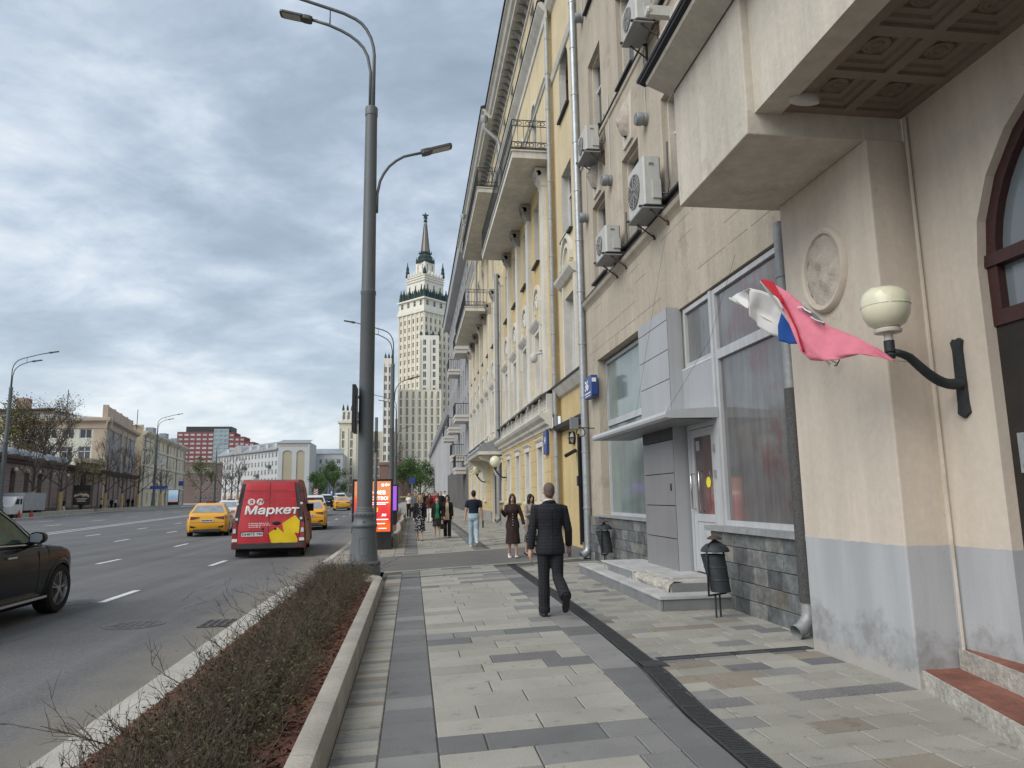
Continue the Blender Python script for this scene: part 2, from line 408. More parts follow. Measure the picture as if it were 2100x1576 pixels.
while Y<15.8:
    Y1=Y+.135; mb=MB(); slab(mb,quad(-.5,-.2,Y,Y1),z=rng.uniform(-.003,.003)); part('paving_brick',mb,M[rng.choice(('slab_light2','slab_brown','slab_light2','slab_light','slab_grey'))],pave); Y=Y1
# footpath beside the buildings
Y=3.3; cnt=0
while Y<15.9:
    Y1=Y+.235; x=fD(Y)+.2; xs=x; xe=4.62
    while x<xe-.02:
        wd=rng.choice((.16,.3,.42)) if x==xs else rng.choice((.4,.42,.46)); x1=x+wd
        if xe-x1<.15: x1=xe
        yc=yrow(Y,x)
        if yc<drive_near(x)-.03 and not (x>4.02 and 5.4<yc<7.0) and not(3.6<x and 10.1<yc<14.1) and not (x>4.4 and yc<5.6):
            r=rng.random(); k='slab_light2' if r<.54 else 'slab_light' if r<.70 else 'slab_grey' if r<.83 else 'slab_brown' if r<.91 else 'slab_speckle' if r<.97 else 'slab_dark'
            mb=MB(); slab(mb,[(x,yrow(Y,x)),(x1,yrow(Y,x1)),(x1,yrow(Y1,x1)),(x,yrow(Y1,x))],z=rng.uniform(-.0012,.0012)); part('paving_slab',mb,M[k],foot)
        x=x1
    Y=Y1
# beyond the driveway the slabs are too small to pick apart
mats_=[M[k] for k in ('slab_light','slab_light2','slab_grey','slab_dark','slab_brown')]
mb=MB(); Y=19.6
while Y<62:
    d=.335 if Y<40 else .67; Y1=Y+d
    for xs,xe,wd,ws in ((.18,1.92,.62,(6,3,1.2,.3,.3)),(-.2,.18,.5,(0,0,1,3,0)),(1.92,2.27,.5,(0,0,1,3,0)),(-.5,-.2,.6,(1,3,.3,0,1)),(2.45,4.75,.44,(2,5,1.5,.4,1)),(-2.2,-.5,.6,(1,4,.6,0,1.5))):
        if xs==-2.2 and Y>33: continue
        x=xs
        while x<xe-.02:
            x1=min(x+wd*rng.uniform(.7,1.2),xe); 
            if xe-x1<.15: x1=xe
            mb.m=rng.choices(range(5),ws)[0]
            slab(mb,quad(x,x1,Y,Y1),tzf=True); x=x1
    Y=Y1
o=part('paving',mb,mats_,pave); o['kind']='stuff'
struct('pavement_beyond',sheet(lambda y:max(RK(y),-2.3),9,-.002,[62,85,110,140,180,300]),M['slab_light2'])
# driveway of asphalt crossing the pavement
mb=MB(); xs=[-2.28,-1.4,-.6,.5,1.8,3.2,4.6,5.3]
mb.grid([[(x,16.55+.45*x+(.0 if x>-1 else -.25),.005 if x>-1.5 else -.09) for x in xs],[(x,18.4+.5*x,.003 if x>-1.5 else -.09) for x in xs],[(x,20.75+.58*x,.005 if x>-1.5 else -.09) for x in xs]])
struct('driveway',mb,M['asphalt_old'])
for nm,fa in (('near',lambda x:16.55+.45*x),('far',lambda x:20.75+.58*x)):
    x=-.6 if nm=='near' else -.9
    while x<4.4:
        mb=MB(); o_=-.22 if nm=='near' else 0; q=[(x,fa(x)+o_),(x+.98,fa(x+.98)+o_),(x+.98,fa(x+.98)+o_+.22),(x,fa(x)+o_+.22)]; slab(mb,q,z=.009); part('flush_kerb',mb,M['slab_light2'],pave); x+=.98
# kerbs by the driveway corner
mb=MB()
for a,b in (((-2.28,19.45),(-2.28,23)),((-2.28,19.45),(-.95,20.2))):
    dx,dy=b[0]-a[0],b[1]-a[1]; l_=math.hypot(dx,dy); nx,ny=dy/l_*.14,-dx/l_*.14
    if nx==0 or b[1]>22: nx,ny=.16,0
    q=[a,b,(b[0]+nx,b[1]+ny),(a[0]+nx,a[1]+ny)]
    mb.grid([[(x,y,-.1) for x,y in q],[(x,y,.012) for x,y in q]],True,False,True)
struct('kerb',mb,M['kerb'])
mb=MB()
for k in range(40):
    y=23+k*1.5
    mb.box(-2.28,-2.12,y,y+1.495,tz(y)-.1,tz(y)+.012)
struct('kerb',mb,M['kerb'])
# long drain channel with slotted gratings
mb=MB(); ys=[3.3,5.3,6.6,8.8,10.9,14,17.6]
mb.grid([[(fD(y)-.004,y,-.004),(fD(y)+.205,y,-.004)] for y in ys]); drain=struct('drain_channel',mb,M['hole'])
def grating(wd,ln,pitch):
    m=MB(); t=.018
    m.box(0,wd,0,t,-.02,.003); m.box(0,wd,ln-t,ln,-.02,.003); m.box(0,t,t,ln-t,-.02,.003); m.box(wd-t,wd,t,ln-t,-.02,.003)
    y=t+pitch*.4
    while y<ln-t-.005: m.box(t,wd-t,y,y+pitch*.5,-.018,.001); y+=pitch
    return m.mesh('grating',M['drain'])
gm=grating(.19,.498,.03)
Y=3.5
while Y<16.6:
    a=fD(Y)+.005; b=fD(Y+.5)+.005
    o=link('grating',gm,drain,(a,Y,.001)); o.rotation_euler=(0,0,-math.atan2(b-a,.5)); Y+=.5
mb=MB(); mb.box(2.14,2.42,6.74,7.0,-.02,.004); mb.box(2.17,2.39,6.77,6.97,.004,.008); part('drain_cover',mb,M['drain'],drain)
mb=MB(); mb.poly([(2.4,6.98,-.003),(4.12,7.17,-.003),(4.12,7.31,-.003),(2.4,7.12,-.003)]); xd=struct('drain_channel',mb,M['hole'])
gm2=grating(.13,.43,.028)
for k in range(4):
    t=k/4; o=link('grating',gm2,xd,(2.4+1.72*t,7.115+.19*t,.002)); o.rotation_euler=(0,0,-PI/2+math.atan2(.19,1.72))
mb=MB(); mb.poly([(-.5,14.86,-.0),(2.2,15.83,-.0),(2.2,15.95,-.0),(-.5,14.98,-.0)]); mb.v=[(a,b,.0035) for a,b,c in mb.v]; sl_=struct('slot_drain',mb,M['drain'])
mb=MB()
for k in range(90):
    t=k/90; x=-.48+2.66*t; y=14.92+.97*t; mb.box(x,x+.016,y-.035,y+.035,.0036,.0075)
part('slot_bar',mb,M['slab_light2'],sl_,kind='stuff')
# manhole covers and the gully by the kerb
def manhole(loc,label):
    t=thing('manhole_cover',label,'manhole cover',(loc[0],loc[1],-.098))
    m=MB(); m.lathe([(.40,0),(.40,.004),(.345,.004),(.345,.001)],28,cap=False); part('ring',m,M['iron'],t)
    m=MB(); m.lathe([(.34,.001),(.34,.005),(.0,.006)],28)
    for k in range(5):
        for j in range(-2,3):
            x,y=(k-2)*.11,j*.11
            if math.hypot(x,y)<.27: m.box(x-.035,x+.035,y-.035,y+.035,.005,.010)
    part('lid',m,M['iron'],t)
manhole((-3.85,11.02),'round iron manhole cover in the bare asphalt short of the gully'); manhole((-5.75,13.7),'round iron manhole cover in the lane beside the black SUV front wheel')
t=thing('gully_grate','square iron gully grate in the gutter against the kerb','drain grate',(-2.62,10.85,-.098))
m=MB(); m.box(-.27,.27,-.3,.3,0,.002); part('pit',m,M['hole'],t)
m=MB()
for k in range(6): m.box(-.27+k*.1,-.27+k*.1+.035,-.3,.3,.002,.012)
for k in range(6): m.box(-.27,.27,-.3+k*.113,-.3+k*.113+.03,.003,.011)
part('bar',m,M['iron'],t)

# ------------------------------------------------ planter with the kerb blocks, mulch and bare shrubs
pl=thing('planter','long kerbside planter of concrete blocks filled with bark mulch','planter',(-1.3,8,0))
def kblock(y0,y1,prof,mt,name='kerb_block'):
    m=MB(); m.grid([[(x,y0+.004,z) for x,z in prof],[(x,y1-.004,z) for x,z in prof]],True,True,True); part(name,m,M[mt],pl,world=True,smooth=30)
PR=[(-.5,-.03),(-.5,.19),(-.515,.222),(-.55,.232),(-.63,.232),(-.655,.22),(-.665,.19),(-.665,-.03)]
Y=2.2
while Y<13.0: kblock(Y,min(Y+1.02,13.05),PR,'kerbw'); Y+=1.02
m=MB(); rows=[]
for k in range(9):
    a=k/8*PI/2; cx0,cy0=-1.12,13.05
    row=[]
    for x,z in PR:
        r=x+1.12; row.append((cx0+r*math.cos(a),cy0+r*math.sin(a)*1.3,z))
    rows.append(row)
m.grid(rows,True,True,True); part('kerb_block',m,M['kerbw'],pl,world=True,smooth=30)
PL=[(-2.29,-.1),(-2.25,.055),(-2.22,.075),(-1.90,.085),(-1.88,.06),(-1.88,-.1)]
Y=2.2
while Y<13.2: kblock(Y,min(Y+1.52,13.3),PL,'kerb'); Y+=1.52
m=MB()
q=[(-2.28,13.3),(-1.88,13.3),(-1.2,13.85),(-.95,14.35),(-1.5,14.35)]
m.grid([[(x,y,-.1) for x,y in q],[(x,y,.08) for x,y in q]],True,False,True); part('kerb_block',m,M['kerb'],pl,world=True)
m=MB(); ys=[2+.4*k for k in range(31)]
m.grid([[(x,y,.10+rng.uniform(-.012,.012)+.04*math.exp(-((x+1.25)/.4)**2)) for x in (-1.89,-1.6,-1.3,-1.0,-.8,-.66)] for y in ys]); part('mulch',m,M['mulch'],pl,world=True,smooth=True)
m=MB()
for k in range(5200):
    y=3.2+10.2*rng.random()**1.35; x=rng.uniform(-1.88,-.67) if k%3 else rng.uniform(-1.0,-.67); z=.115+.04*math.exp(-((x+1.25)/.4)**2)+rng.random()*.012
    a=rng.random()*PI; l_=rng.uniform(.012,.035); w_=l_*rng.uniform(.25,.5); ca,sa=math.cos(a),math.sin(a); t1=rng.uniform(-.012,.012)
    m.poly([(x-ca*l_+sa*w_,y-sa*l_-ca*w_,z-t1),(x+ca*l_+sa*w_,y+sa*l_-ca*w_,z+t1),(x+ca*l_-sa*w_,y+sa*l_+ca*w_,z+t1+.006),(x-ca*l_-sa*w_,y-sa*l_+ca*w_,z-t1+.004)])
part('bark_chip',m,[M['chip']],pl,world=True,kind='stuff')
def twig(m,p,d,ln,r,depth):
    p=Vector(p); d=Vector(d).normalized(); pts=[p]; n=3
    for i in range(n):
        d=(d+Vector((rng.gauss(0,.16),rng.gauss(0,.16),rng.gauss(.03,.10)))).normalized(); p=p+d*ln/n; pts.append(p)
    m.tube(pts,[r*(1-.6*i/n) for i in range(n+1)],3,False)
    if depth>0:
        for k in range(rng.choice((3,4))):
            i=rng.randint(1,n); s=Vector((rng.gauss(0,1),rng.gauss(0,1),rng.gauss(.25,.7)))
            twig(m,pts[i],(d*1.0+s*.6),ln*rng.uniform(.4,.65),r*.62,depth-1)
    return pts
m=MB(); lf=MB()
def leafy(p,n):
    for _ in range(n):
        q=p+Vector((rng.gauss(0,.05),rng.gauss(0,.05),rng.gauss(0,.04))); a=Vector((rng.gauss(0,1),rng.gauss(0,1),rng.gauss(.3,1))).normalized()*rng.uniform(.008,.02); b=a.orthogonal().normalized()*rng.uniform(.004,.008)
        lf.poly([q-a,q+b,q+a,q-b])
for k in range(1500):
    y=3.1+11*rng.random()**1.15; x=rng.uniform(-1.56,-.88); c=(x+1.22)/.40
    ln=rng.uniform(.12,.34)*(1.0-.25*c*c)*(1.12 if y>9 else 1)
    sp=Vector((c*.42+rng.gauss(0,.45),rng.gauss(0,.5),.85))
    P=twig(m,(x,y,.12),sp,ln,.0042,2)
    for q in P[1:]: leafy(q,rng.choice((4,7,12)) if rng.random()<.8 else 0)
for k in range(16):                              # long shoots hanging over the kerbs
    y=3.2+10.6*rng.random(); side=-1 if rng.random()<.72 else 1
    x=-1.62 if side<0 else -1.0
    P=twig(m,(x,y,.2),(side*1.0,rng.gauss(0,.5),.42),rng.uniform(.32,.52),.005,2)
sh=solo('shrub',m,M['twig'],'low tangle of bare brown twigs with a little green growth in the kerbside planter','shrub',(-1.4,8,.1),world=True); sh['kind']='stuff'
part('leaves',lf,M['sprig'],sh,world=True,kind='stuff')
# ------------------------------------------------ walls, windows
class Wall:
    """vertical wall from A to B; inward is to the right of A->B; F(u,z,d): d metres inward"""
    def __init__(s,A,B):
        s.A=A; dx,dy=B[0]-A[0],B[1]-A[1]; s.L=math.hypot(dx,dy); s.d=(dx/s.L,dy/s.L); s.n=(dy/s.L,-dx/s.L); s.rz=math.atan2(-s.d[0],s.d[1])
    def F(s,u,z,d=0): return (s.A[0]+s.d[0]*u+s.n[0]*d,s.A[1]+s.d[1]*u+s.n[1]*d,z)
def WX(X,y0=0): return Wall((X,y0),(X,y0+1))
def facade(mb,W,u0,u1,z0,z1,ops,depth=.25,d0=0,rm=0):
    us=sorted({u0,u1}|{o[0] for o in ops}|{o[1] for o in ops}); zs=sorted({z0,z1}|{o[2] for o in ops}|{o[3] for o in ops})
    us=[u for u in us if u0-1e-6<=u<=u1+1e-6]; zs=[z for z in zs if z0-1e-6<=z<=z1+1e-6]
    def inside(u,z): return any(o[0]<u<o[1] and o[2]<z<o[3] for o in ops)
    for a,b in zip(us,us[1:]):
        run=None
        for c,e in zip(zs,zs[1:]):
            if inside((a+b)/2,(c+e)/2):
                if run is not None: mb.poly([W.F(a,run,d0),W.F(b,run,d0),W.F(b,c,d0),W.F(a,c,d0)]); run=None
            elif run is None: run=c
        if run is not None: mb.poly([W.F(a,run,d0),W.F(b,run,d0),W.F(b,zs[-1],d0),W.F(a,zs[-1],d0)])
    mb.m=rm
    for o in ops:
        a,b,c,e=o[:4]; arch=len(o)>4 and o[4]; D=d0+depth
        if arch:
            r=(b-a)/2; m=(a+b)/2; h=min(o[4] if o[4] is not True else r,e-c); zc=e-h; n=12
            P=[(m-r*math.cos(PI*k/n),zc+h*math.sin(PI*k/n)) for k in range(n+1)]
            for (p,q),(p2,q2) in zip(P,P[1:]):
                cu=a if p2<=m+1e-6 else b
                mb.m=0; mb.poly([W.F(p,q,d0),W.F(p2,q2,d0),W.F(cu,e,d0)]); mb.m=rm; mb.poly([W.F(p,q,d0),W.F(p2,q2,d0),W.F(p2,q2,D),W.F(p,q,D)])
        else:
            zc=e; mb.poly([W.F(a,e,d0),W.F(b,e,d0),W.F(b,e,D),W.F(a,e,D)])
        for u in (a,b): mb.poly([W.F(u,c,d0),W.F(u,zc,d0),W.F(u,zc,D),W.F(u,c,D)])
        mb.poly([W.F(a,c,d0),W.F(b,c,d0),W.F(b,c,D),W.F(a,c,D)])
    mb.m=0
def wbox(mb,W,u0,u1,z0,z1,d0,d1):        # box on a wall, d negative = proud of it
    P=[[W.F(u,z,d) for u,d in ((u0,d0),(u1,d0),(u1,d1),(u0,d1))] for z in (z0,z1)]
    mb.grid(P,True,True,True)
def wprof(mb,W,u0,u1,prof):               # moulding: profile (d,z) swept along the wall
    mb.grid([[W.F(u0,z,d) for d,z in prof],[W.F(u1,z,d) for d,z in prof]],True,True,True)
_WC={}
def window(parent,W,u,z,wd,h,depth=.2,arch=False,nu=2,zbars=(.68,),fr=.055,mf='white_frame',mp='glass_far',name='window',simple=False):
    """a window with frame and pane, origin at its lower left corner; shares meshes between alike windows"""
    key=(round(wd,2),round(h,2),round(depth,2),arch,nu,zbars,fr,mf,mp,simple)
    if key not in _WC:
        f=MB(); t=.05; r=wd/2
        def bx(a,b,c,e,m=f): m.box(depth-.03,depth+t,a,b,c,e)
        top=h-r if arch else h
        bx(0,fr,0,top); bx(wd-fr,wd,0,top); bx(fr,wd-fr,0,fr)
        if arch:
            rows=[]
            for k in range(13):
                c,s_=math.cos(PI*k/12),math.sin(PI*k/12); rows.append([(dd,r-rr*c,top+rr*s_) for dd,rr in ((depth-.03,r),(depth-.03,r-fr),(depth+t,r-fr),(depth+t,r))])
            f.grid(rows,True,True,True)
        else: bx(fr,wd-fr,h-fr,h)
        for k in range(1,nu): bx(wd*k/nu-fr*.4,wd*k/nu+fr*.4,fr,(h-fr if not arch else h-fr*1.2))
        for zb in zbars: bx(fr,wd-fr,h*zb-fr*.45,h*zb+fr*.45)
        p=MB(); x=depth+.02
        if arch: p.poly([(x,0,0),(x,wd,0)]+[(x,r+r*math.cos(PI*k/12),top+r*math.sin(PI*k/12)) for k in range(13)])
        else: p.poly([(x,.01,.01),(x,wd-.01,.01),(x,wd-.01,h-.01),(x,.01,h-.01)])
        if simple:
            q=MB(); q.poly([(depth,0,0),(depth,wd,0),(depth,wd,h),(depth,0,h)]); 
            _WC[key]=(f.mesh(name,M[mf]),p.mesh('pane',M[mp]))
        else: _WC[key]=(f.mesh(name,M[mf]),p.mesh('pane',M[mp]))
    fm,pm=_WC[key]; off=rootof(parent).location
    o=link(name,fm,parent,Vector(W.F(u,z,0))-off,W.rz); link('pane',pm,o); return o
def pipe_run(mb,pts,r,n=10): mb.tube(pts,r,n)
def downpipe(name,label,x,y,z0,z1,r,mt,group=None,wrap=None,rings=True,elbow=True,loc=None,head=None):
    t=thing(name,label,'downpipe',(x,y,z0),group=group); m=MB()
    pts=[(0,0,.3),(0,0,z1-z0)]
    m.tube(pts,r,14)
    if head: m.tube([(0,0,z1-z0-.05),(-.1,0,z1-z0+.25),(head[0],head[1],z1-z0+.9),(head[0],head[1],z1-z0+1.25)],r,12); m.lathe([(r,0),(r*1.9,.18),(r*1.9,.42),(r*1.5,.42)],14,(head[0],head[1],z1-z0+1.2))
    if elbow: m.tube([(0,0,.34),(0,0,.22),(-.03,-.01,.13),(-.12,-.03,.05),(-.2,-.05,.02)],[r,r,r*1.02,r*1.05,r*1.1],14,False)
    part('pipe',m,M[mt],t,smooth=40)
    if rings:
        m=MB(); m.lathe([(r,0),(r+.012,.01),(r+.012,.05),(r,.06)],14,cap=False); m.box(0,.16,-.012,.012,.02,.04); rm_=m.mesh('joint_ring',M[mt],smooth=40); z=1.2
        while z<z1-z0-.3: link('joint_ring',rm_,t,(0,0,z)); z+=1.45
    if wrap:
        m=MB(); m.lathe([(r+.012,.33),(r+.016,.36),(r+.014,wrap),(r+.004,wrap+.01)],16,cap=False); part('mesh_sleeve',m,M['mesh_wrap'],t,smooth=True)
    return t

# ------------------------------------------------ near building: pillar, bracket, coffered overhang, arch
m_=M['beige'].copy(); M['pillar']=m_; n=m_.node_tree.nodes; l=m_.node_tree.links; b=n['Principled BSDF']; src=b.inputs['Base Color'].links[0].from_socket
geo=n.new('ShaderNodeNewGeometry'); sp=n.new('ShaderNodeSeparateXYZ'); l.new(geo.outputs['Position'],sp.inputs[0])
def nz(scale,det,rough=.6,sc3=None):
    x=n.new('ShaderNodeTexNoise'); x.inputs['Scale'].default_value=scale; x.inputs['Detail'].default_value=det; x.inputs['Roughness'].default_value=rough
    if sc3:
        mp=n.new('ShaderNodeMapping'); mp.inputs['Scale'].default_value=sc3; l.new(geo.outputs['Position'],mp.inputs[0]); l.new(mp.outputs[0],x.inputs['Vector'])
    else: l.new(geo.outputs['Position'],x.inputs['Vector'])
    return x.outputs['Fac']
def mm(op,a,b2):
    x=n.new('ShaderNodeMath'); x.operation=op
    for i,v in enumerate((a,b2)):
        if isinstance(v,(int,float)): x.inputs[i].default_value=v
        else: l.new(v,x.inputs[i])
    return x.outputs[0]
def mixc(f,a,col):
    x=n.new('ShaderNodeMix'); x.data_type='RGBA'; l.new(f,x.inputs[0]); l.new(a,x.inputs[6])
    if isinstance(col,tuple): x.inputs[7].default_value=(*col,1)
    else: l.new(col,x.inputs[7])
    return x.outputs[2]
def sstep(v,a,b2):
    x=n.new('ShaderNodeMapRange'); x.interpolation_type='SMOOTHSTEP'; l.new(v,x.inputs[0]); x.inputs[1].default_value=a; x.inputs[2].default_value=b2; return x.outputs[0]
# grey painted base with damp, flaking tide marks of their own shape
grey=n.new('ShaderNodeMix'); grey.data_type='RGBA'; l.new(sstep(nz(1,5,.6,(3,3,.4)),.3,.7),grey.inputs[0]); grey.inputs[6].default_value=(.375,.385,.395,1); grey.inputs[7].default_value=(.455,.463,.475,1)
edge=mm('ADD',sp.outputs[2],mm('MULTIPLY',mm('SUBTRACT',nz(2.2,7,.68),.5),.95))
damp=mm('SUBTRACT',1,sstep(edge,.36,.50))
g1=mixc(mm('MULTIPLY',damp,mm('ADD',.1,mm('MULTIPLY',sstep(nz(6,7,.7),.3,.7),.75))),grey.outputs[2],(.245,.24,.235))
edge2=mm('ADD',sp.outputs[2],mm('MULTIPLY',mm('SUBTRACT',nz(7,8,.72),.5),.5))
g2=mixc(mm('MULTIPLY',mm('SUBTRACT',1,sstep(edge2,.1,.16)),.8),g1,(.42,.395,.36))
line=mm('SUBTRACT',1,sstep(mm('ADD',sp.outputs[2],mm('MULTIPLY',mm('SUBTRACT',nz(9,3),.5),.03)),1.137,1.145))
vo=n.new('ShaderNodeTexVoronoi'); vo.feature='DISTANCE_TO_EDGE'; vo.inputs['Scale'].default_value=.9; dv=n.new('ShaderNodeVectorMath'); dv.operation='ADD'; nn=n.new('ShaderNodeTexNoise'); nn.inputs['Scale'].default_value=3; nn.inputs['Detail'].default_value=6; l.new(geo.outputs['Position'],nn.inputs['Vector']); l.new(nn.outputs['Color'],dv.inputs[1]); l.new(geo.outputs['Position'],dv.inputs[0]); l.new(dv.outputs[0],vo.inputs['Vector'])
crk=mm('MULTIPLY',mm('SUBTRACT',1,sstep(vo.outputs['Distance'],.0,.007)),mm('MULTIPLY',sstep(nz(1.3,3),.5,.62),.35))
src=mixc(crk,src,(.25,.2,.16))
l.new(mixc(line,src,g2.node.outputs[2] if hasattr(g2,'node') else g2),b.inputs['Base Color'])

nb=thing('near_building','beige rendered building with a coffered overhang on a grey based pillar and an arched doorway','building',(4.5,3,0))
m=MB(); m.box(4.1,6.0,5.58,7.14,-.05,4.8); o=part('pillar',m,M['pillar'],nb,world=True); bv=o.modifiers.new('edge','BEVEL'); bv.width=.014; bv.segments=2
m=MB(); m.grid([[(2.97,5.62,z),(4.1,5.62,z),(4.1,7.26,z),(2.97,7.26,z)] if z<5 else [(2.97,5.6,z),(4.5,5.6,z),(4.5,7.27,z),(2.97,7.27,z)] for z in (4.8,5.02,7.2)],True,True,True)
m.box(4.1,4.6,5.601,7.26,4.802,7.2)
o=part('bracket',m,M['beige_pale'],nb,world=True); bv=o.modifiers.new('edge','BEVEL'); bv.width=.012; bv.segments=2
m=MB(); m.box(3.05,3.3,-1,5.6,5.0,7.2); part('balcony_front',m,M['beige_pale'],nb,world=True)
# coffered underside, each coffer a part
m=MB(); zc=5.03
XS=[3.30,3.42,3.87,4.0,4.40,4.5]; YE=[5.6]
y=5.50
rows=[]
while y>-.5: rows.append((y-.46,y)); y-=.56
prev=5.6
for a,b in rows:
    m.box(3.3,4.5,b,prev,zc,zc+.16); prev=a
    for x0,x1 in ((3.3,3.42),(3.87,3.97),(4.42,4.5)): m.box(x0,x1,a,b,zc,zc+.16)
m.box(3.3,4.5,-1,prev,zc,zc+.16)
m.box(3.3,4.5,-1,5.6,zc+.161,zc+.2)
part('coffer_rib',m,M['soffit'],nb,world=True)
cm=MB(); wq,hq=.45,.46
def ring(m,x0,x1,y0,y1,z0,ins,z1):
    m.grid([[(x0,y0,z0),(x1,y0,z0),(x1,y1,z0),(x0,y1,z0)],[(x0+ins,y0+ins,z1),(x1-ins,y0+ins,z1),(x1-ins,y1-ins,z1),(x0+ins,y1-ins,z1)]],True)
ring(cm,.001,wq-.001,.001,hq-.001,.03,.05,.04); ring(cm,.05,wq-.05,.05,hq-.05,.04,.015,.065); ring(cm,.065,wq-.065,.065,hq-.065,.065,.05,.075); ring(cm,.115,wq-.115,.115,hq-.115,.075,.01,.10)
cm.poly([(.125,.125,.10),(wq-.125,.125,.10),(wq-.125,hq-.125,.10),(.125,hq-.125,.10)])
cm.lathe([(.105,.10),(.105,.078),(.09,.07),(.075,.085),(.06,.085),(.045,.068),(.03,.085),(.0,.075)],20,(wq/2,hq/2,0),cap=False)
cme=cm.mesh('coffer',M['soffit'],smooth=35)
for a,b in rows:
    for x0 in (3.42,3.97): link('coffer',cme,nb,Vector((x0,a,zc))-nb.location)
# recess wall with the arched doorway
W=WX(4.5); m=MB(); facade(m,W,-3,5.59,-.05,5.05,[(2.2,4.93,.3,4.75,True)],.12)
part('recess_wall',m,M['pillar'],nb,world=True)
m=MB(); yc,zc2,r0=3.565,3.385,1.365
for rr,d0,d1 in ((r0,.20,.34),):
    rows=[]
    for k in range(25):
        a=PI*k/24; rows.append([(4.5+d,yc-q*math.cos(a),zc2+q*math.sin(a)) for d,q in ((.08,rr),(.08,rr-.10),(.19,rr-.10),(.19,rr))])
    m.grid(rows,True,True,True)
m.box(4.58,4.69,2.2,4.93,2.88,3.0); m.box(4.56,4.69,2.2,4.93,3.36,3.46)
for y in (2.2,2.95,3.5,4.1,4.83): m.box(4.581,4.689,y,y+.1,3.0,3.36)
df=part('arch_frame',m,M['maroon'],nb,world=True,label='dark maroon arched fanlight frame')
m=MB(); m.poly([(4.65,2.2,3.0),(4.65,4.93,3.0),(4.65,4.93,3.4)]+[(4.65,yc+r0*math.cos(PI*k/20),zc2+r0*math.sin(PI*k/20)) for k in range(21)]+[(4.65,2.2,3.4)]); part('pane',m,M['glass_pale'],df,world=True)
m=MB(); m.box(4.60,4.66,2.2,4.93,.28,2.88); 
for y in (2.3,3.65): m.box(4.585,4.60,y,y+1.15,.5,1.5); m.box(4.585,4.60,y,y+1.15,1.65,2.7)
dr=part('door',m,M['dark_door'],nb,world=True,label='tall dark double door in the arch')
m=MB(); m.box(4.54,4.585,4.68,4.8,1.72,2.02); m.box(4.52,4.54,4.71,4.77,1.78,1.95); part('lock_plate',m,M['zinc_dull'],dr,world=True)
m=MB(); m.tube([(4.47,5.52,5.0),(4.47,5.5,.3)],.014,6); part('cable_duct',m,M['beige_pale'],nb,world=True)
# gutter with dark edge on the bracket
m=MB(); wprof(m,WX(2.97),-1,7.32,[(-.02,6.18),(-.30,6.30),(-.32,6.36),(-.28,6.38),(.0,6.30)]); part('eaves_ledge',m,M['beige_pale'],nb,world=True)
m=MB(); wprof(m,WX(2.97),-1,7.40,[(-.30,6.33),(-.36,6.36),(-.36,6.43),(-.30,6.43),(.1,6.5),(.1,6.45)]); m.tube([(2.62,-1,6.42),(2.62,7.45,6.42)],.03,6); part('gutter',m,M['black_metal'],nb,world=True)
m=MB(); m.grid([[(3.37+.15*math.cos(2*PI*k/16)*s,5.33+.05*math.sin(2*PI*k/16)*s,z) for k in range(16)] for s,z in ((.9,5.03),(1,5.0),(.95,4.965),(.7,4.95))],True,True,True); part('ceiling_light',m,M['globe_neck'],nb,world=True,smooth=40)
# steps
m=MB(); m.prism([(4.14,5.6),(3.55,3.5),(3.1,1.5),(5,1.5),(5,5.6)],-.03,.145); st=part('step',m,M['concrete_raw'],nb,world=True)
m=MB(); m.prism([(4.16,5.58),(3.57,3.5),(3.12,1.5),(5,1.5),(5,5.58)],.1455,.152); part('tread',m,M['step_red'],st,world=True)
m=MB(); m.prism([(4.46,5.55),(4.2,4.4),(3.6,1.5),(5,1.5),(5,5.55)],.152,.31); st=part('step',m,M['concrete_raw'],nb,world=True)
m=MB(); m.prism([(4.48,5.53),(4.22,4.4),(3.62,1.5),(5,1.5),(5,5.53)],.3105,.317); part('tread',m,M['step_red'],st,world=True)
# upper storeys above the ledge
m=MB(); m.box(4.4,9,-6,7.1,7.2,22); part('upper_wall',m,M['beige_pale'],nb,world=True)
mk('medal',(.55,.485,.41),.9,.2,big=(2,.06),fine=(30,.06),bump=(40,.02))
# oval medallion with a worn relief
md=thing('medallion','oval plaster relief medallion on the pillar above the flags','relief',(4.1,6.36,3.80))
m=MB(); rows=[]
for k in range(32):
    a=2*PI*k/32; c,s_=math.cos(a),math.sin(a)
    rows.append([(-d,.36*q*c,.43*q*s_) for d,q in ((0,1.02),(.045,1.0),(.062,.94),(.05,.86),(.022,.84))])
rows.append(rows[0]); m.grid(rows); part('rim',m,M['beige'],md,smooth=50)
m=MB(); rows=[]
for i in range(25):
    q=.85*(i/24); row=[]
    for k in range(72):
        a=2*PI*k/72; y,z=.36*q*math.cos(a),.43*q*math.sin(a)
        h=.018+.011*math.sin(31*y+5+9*z)*math.sin(27*z+4*y)+.007*rng.random()
        h+=.075*math.exp(-((y-.0)**2+(z-.09)**2)/.008)+.05*math.exp(-((y+.04)**2+(z+.12)**2)/.012)+.03*math.exp(-((abs(y)-.15)**2+(z+.05)**2)/.004)
        row.append((-h,y,z))
    rows.append(row)
m.grid(rows,True); part('relief',m,M['medal'],md,smooth=True)
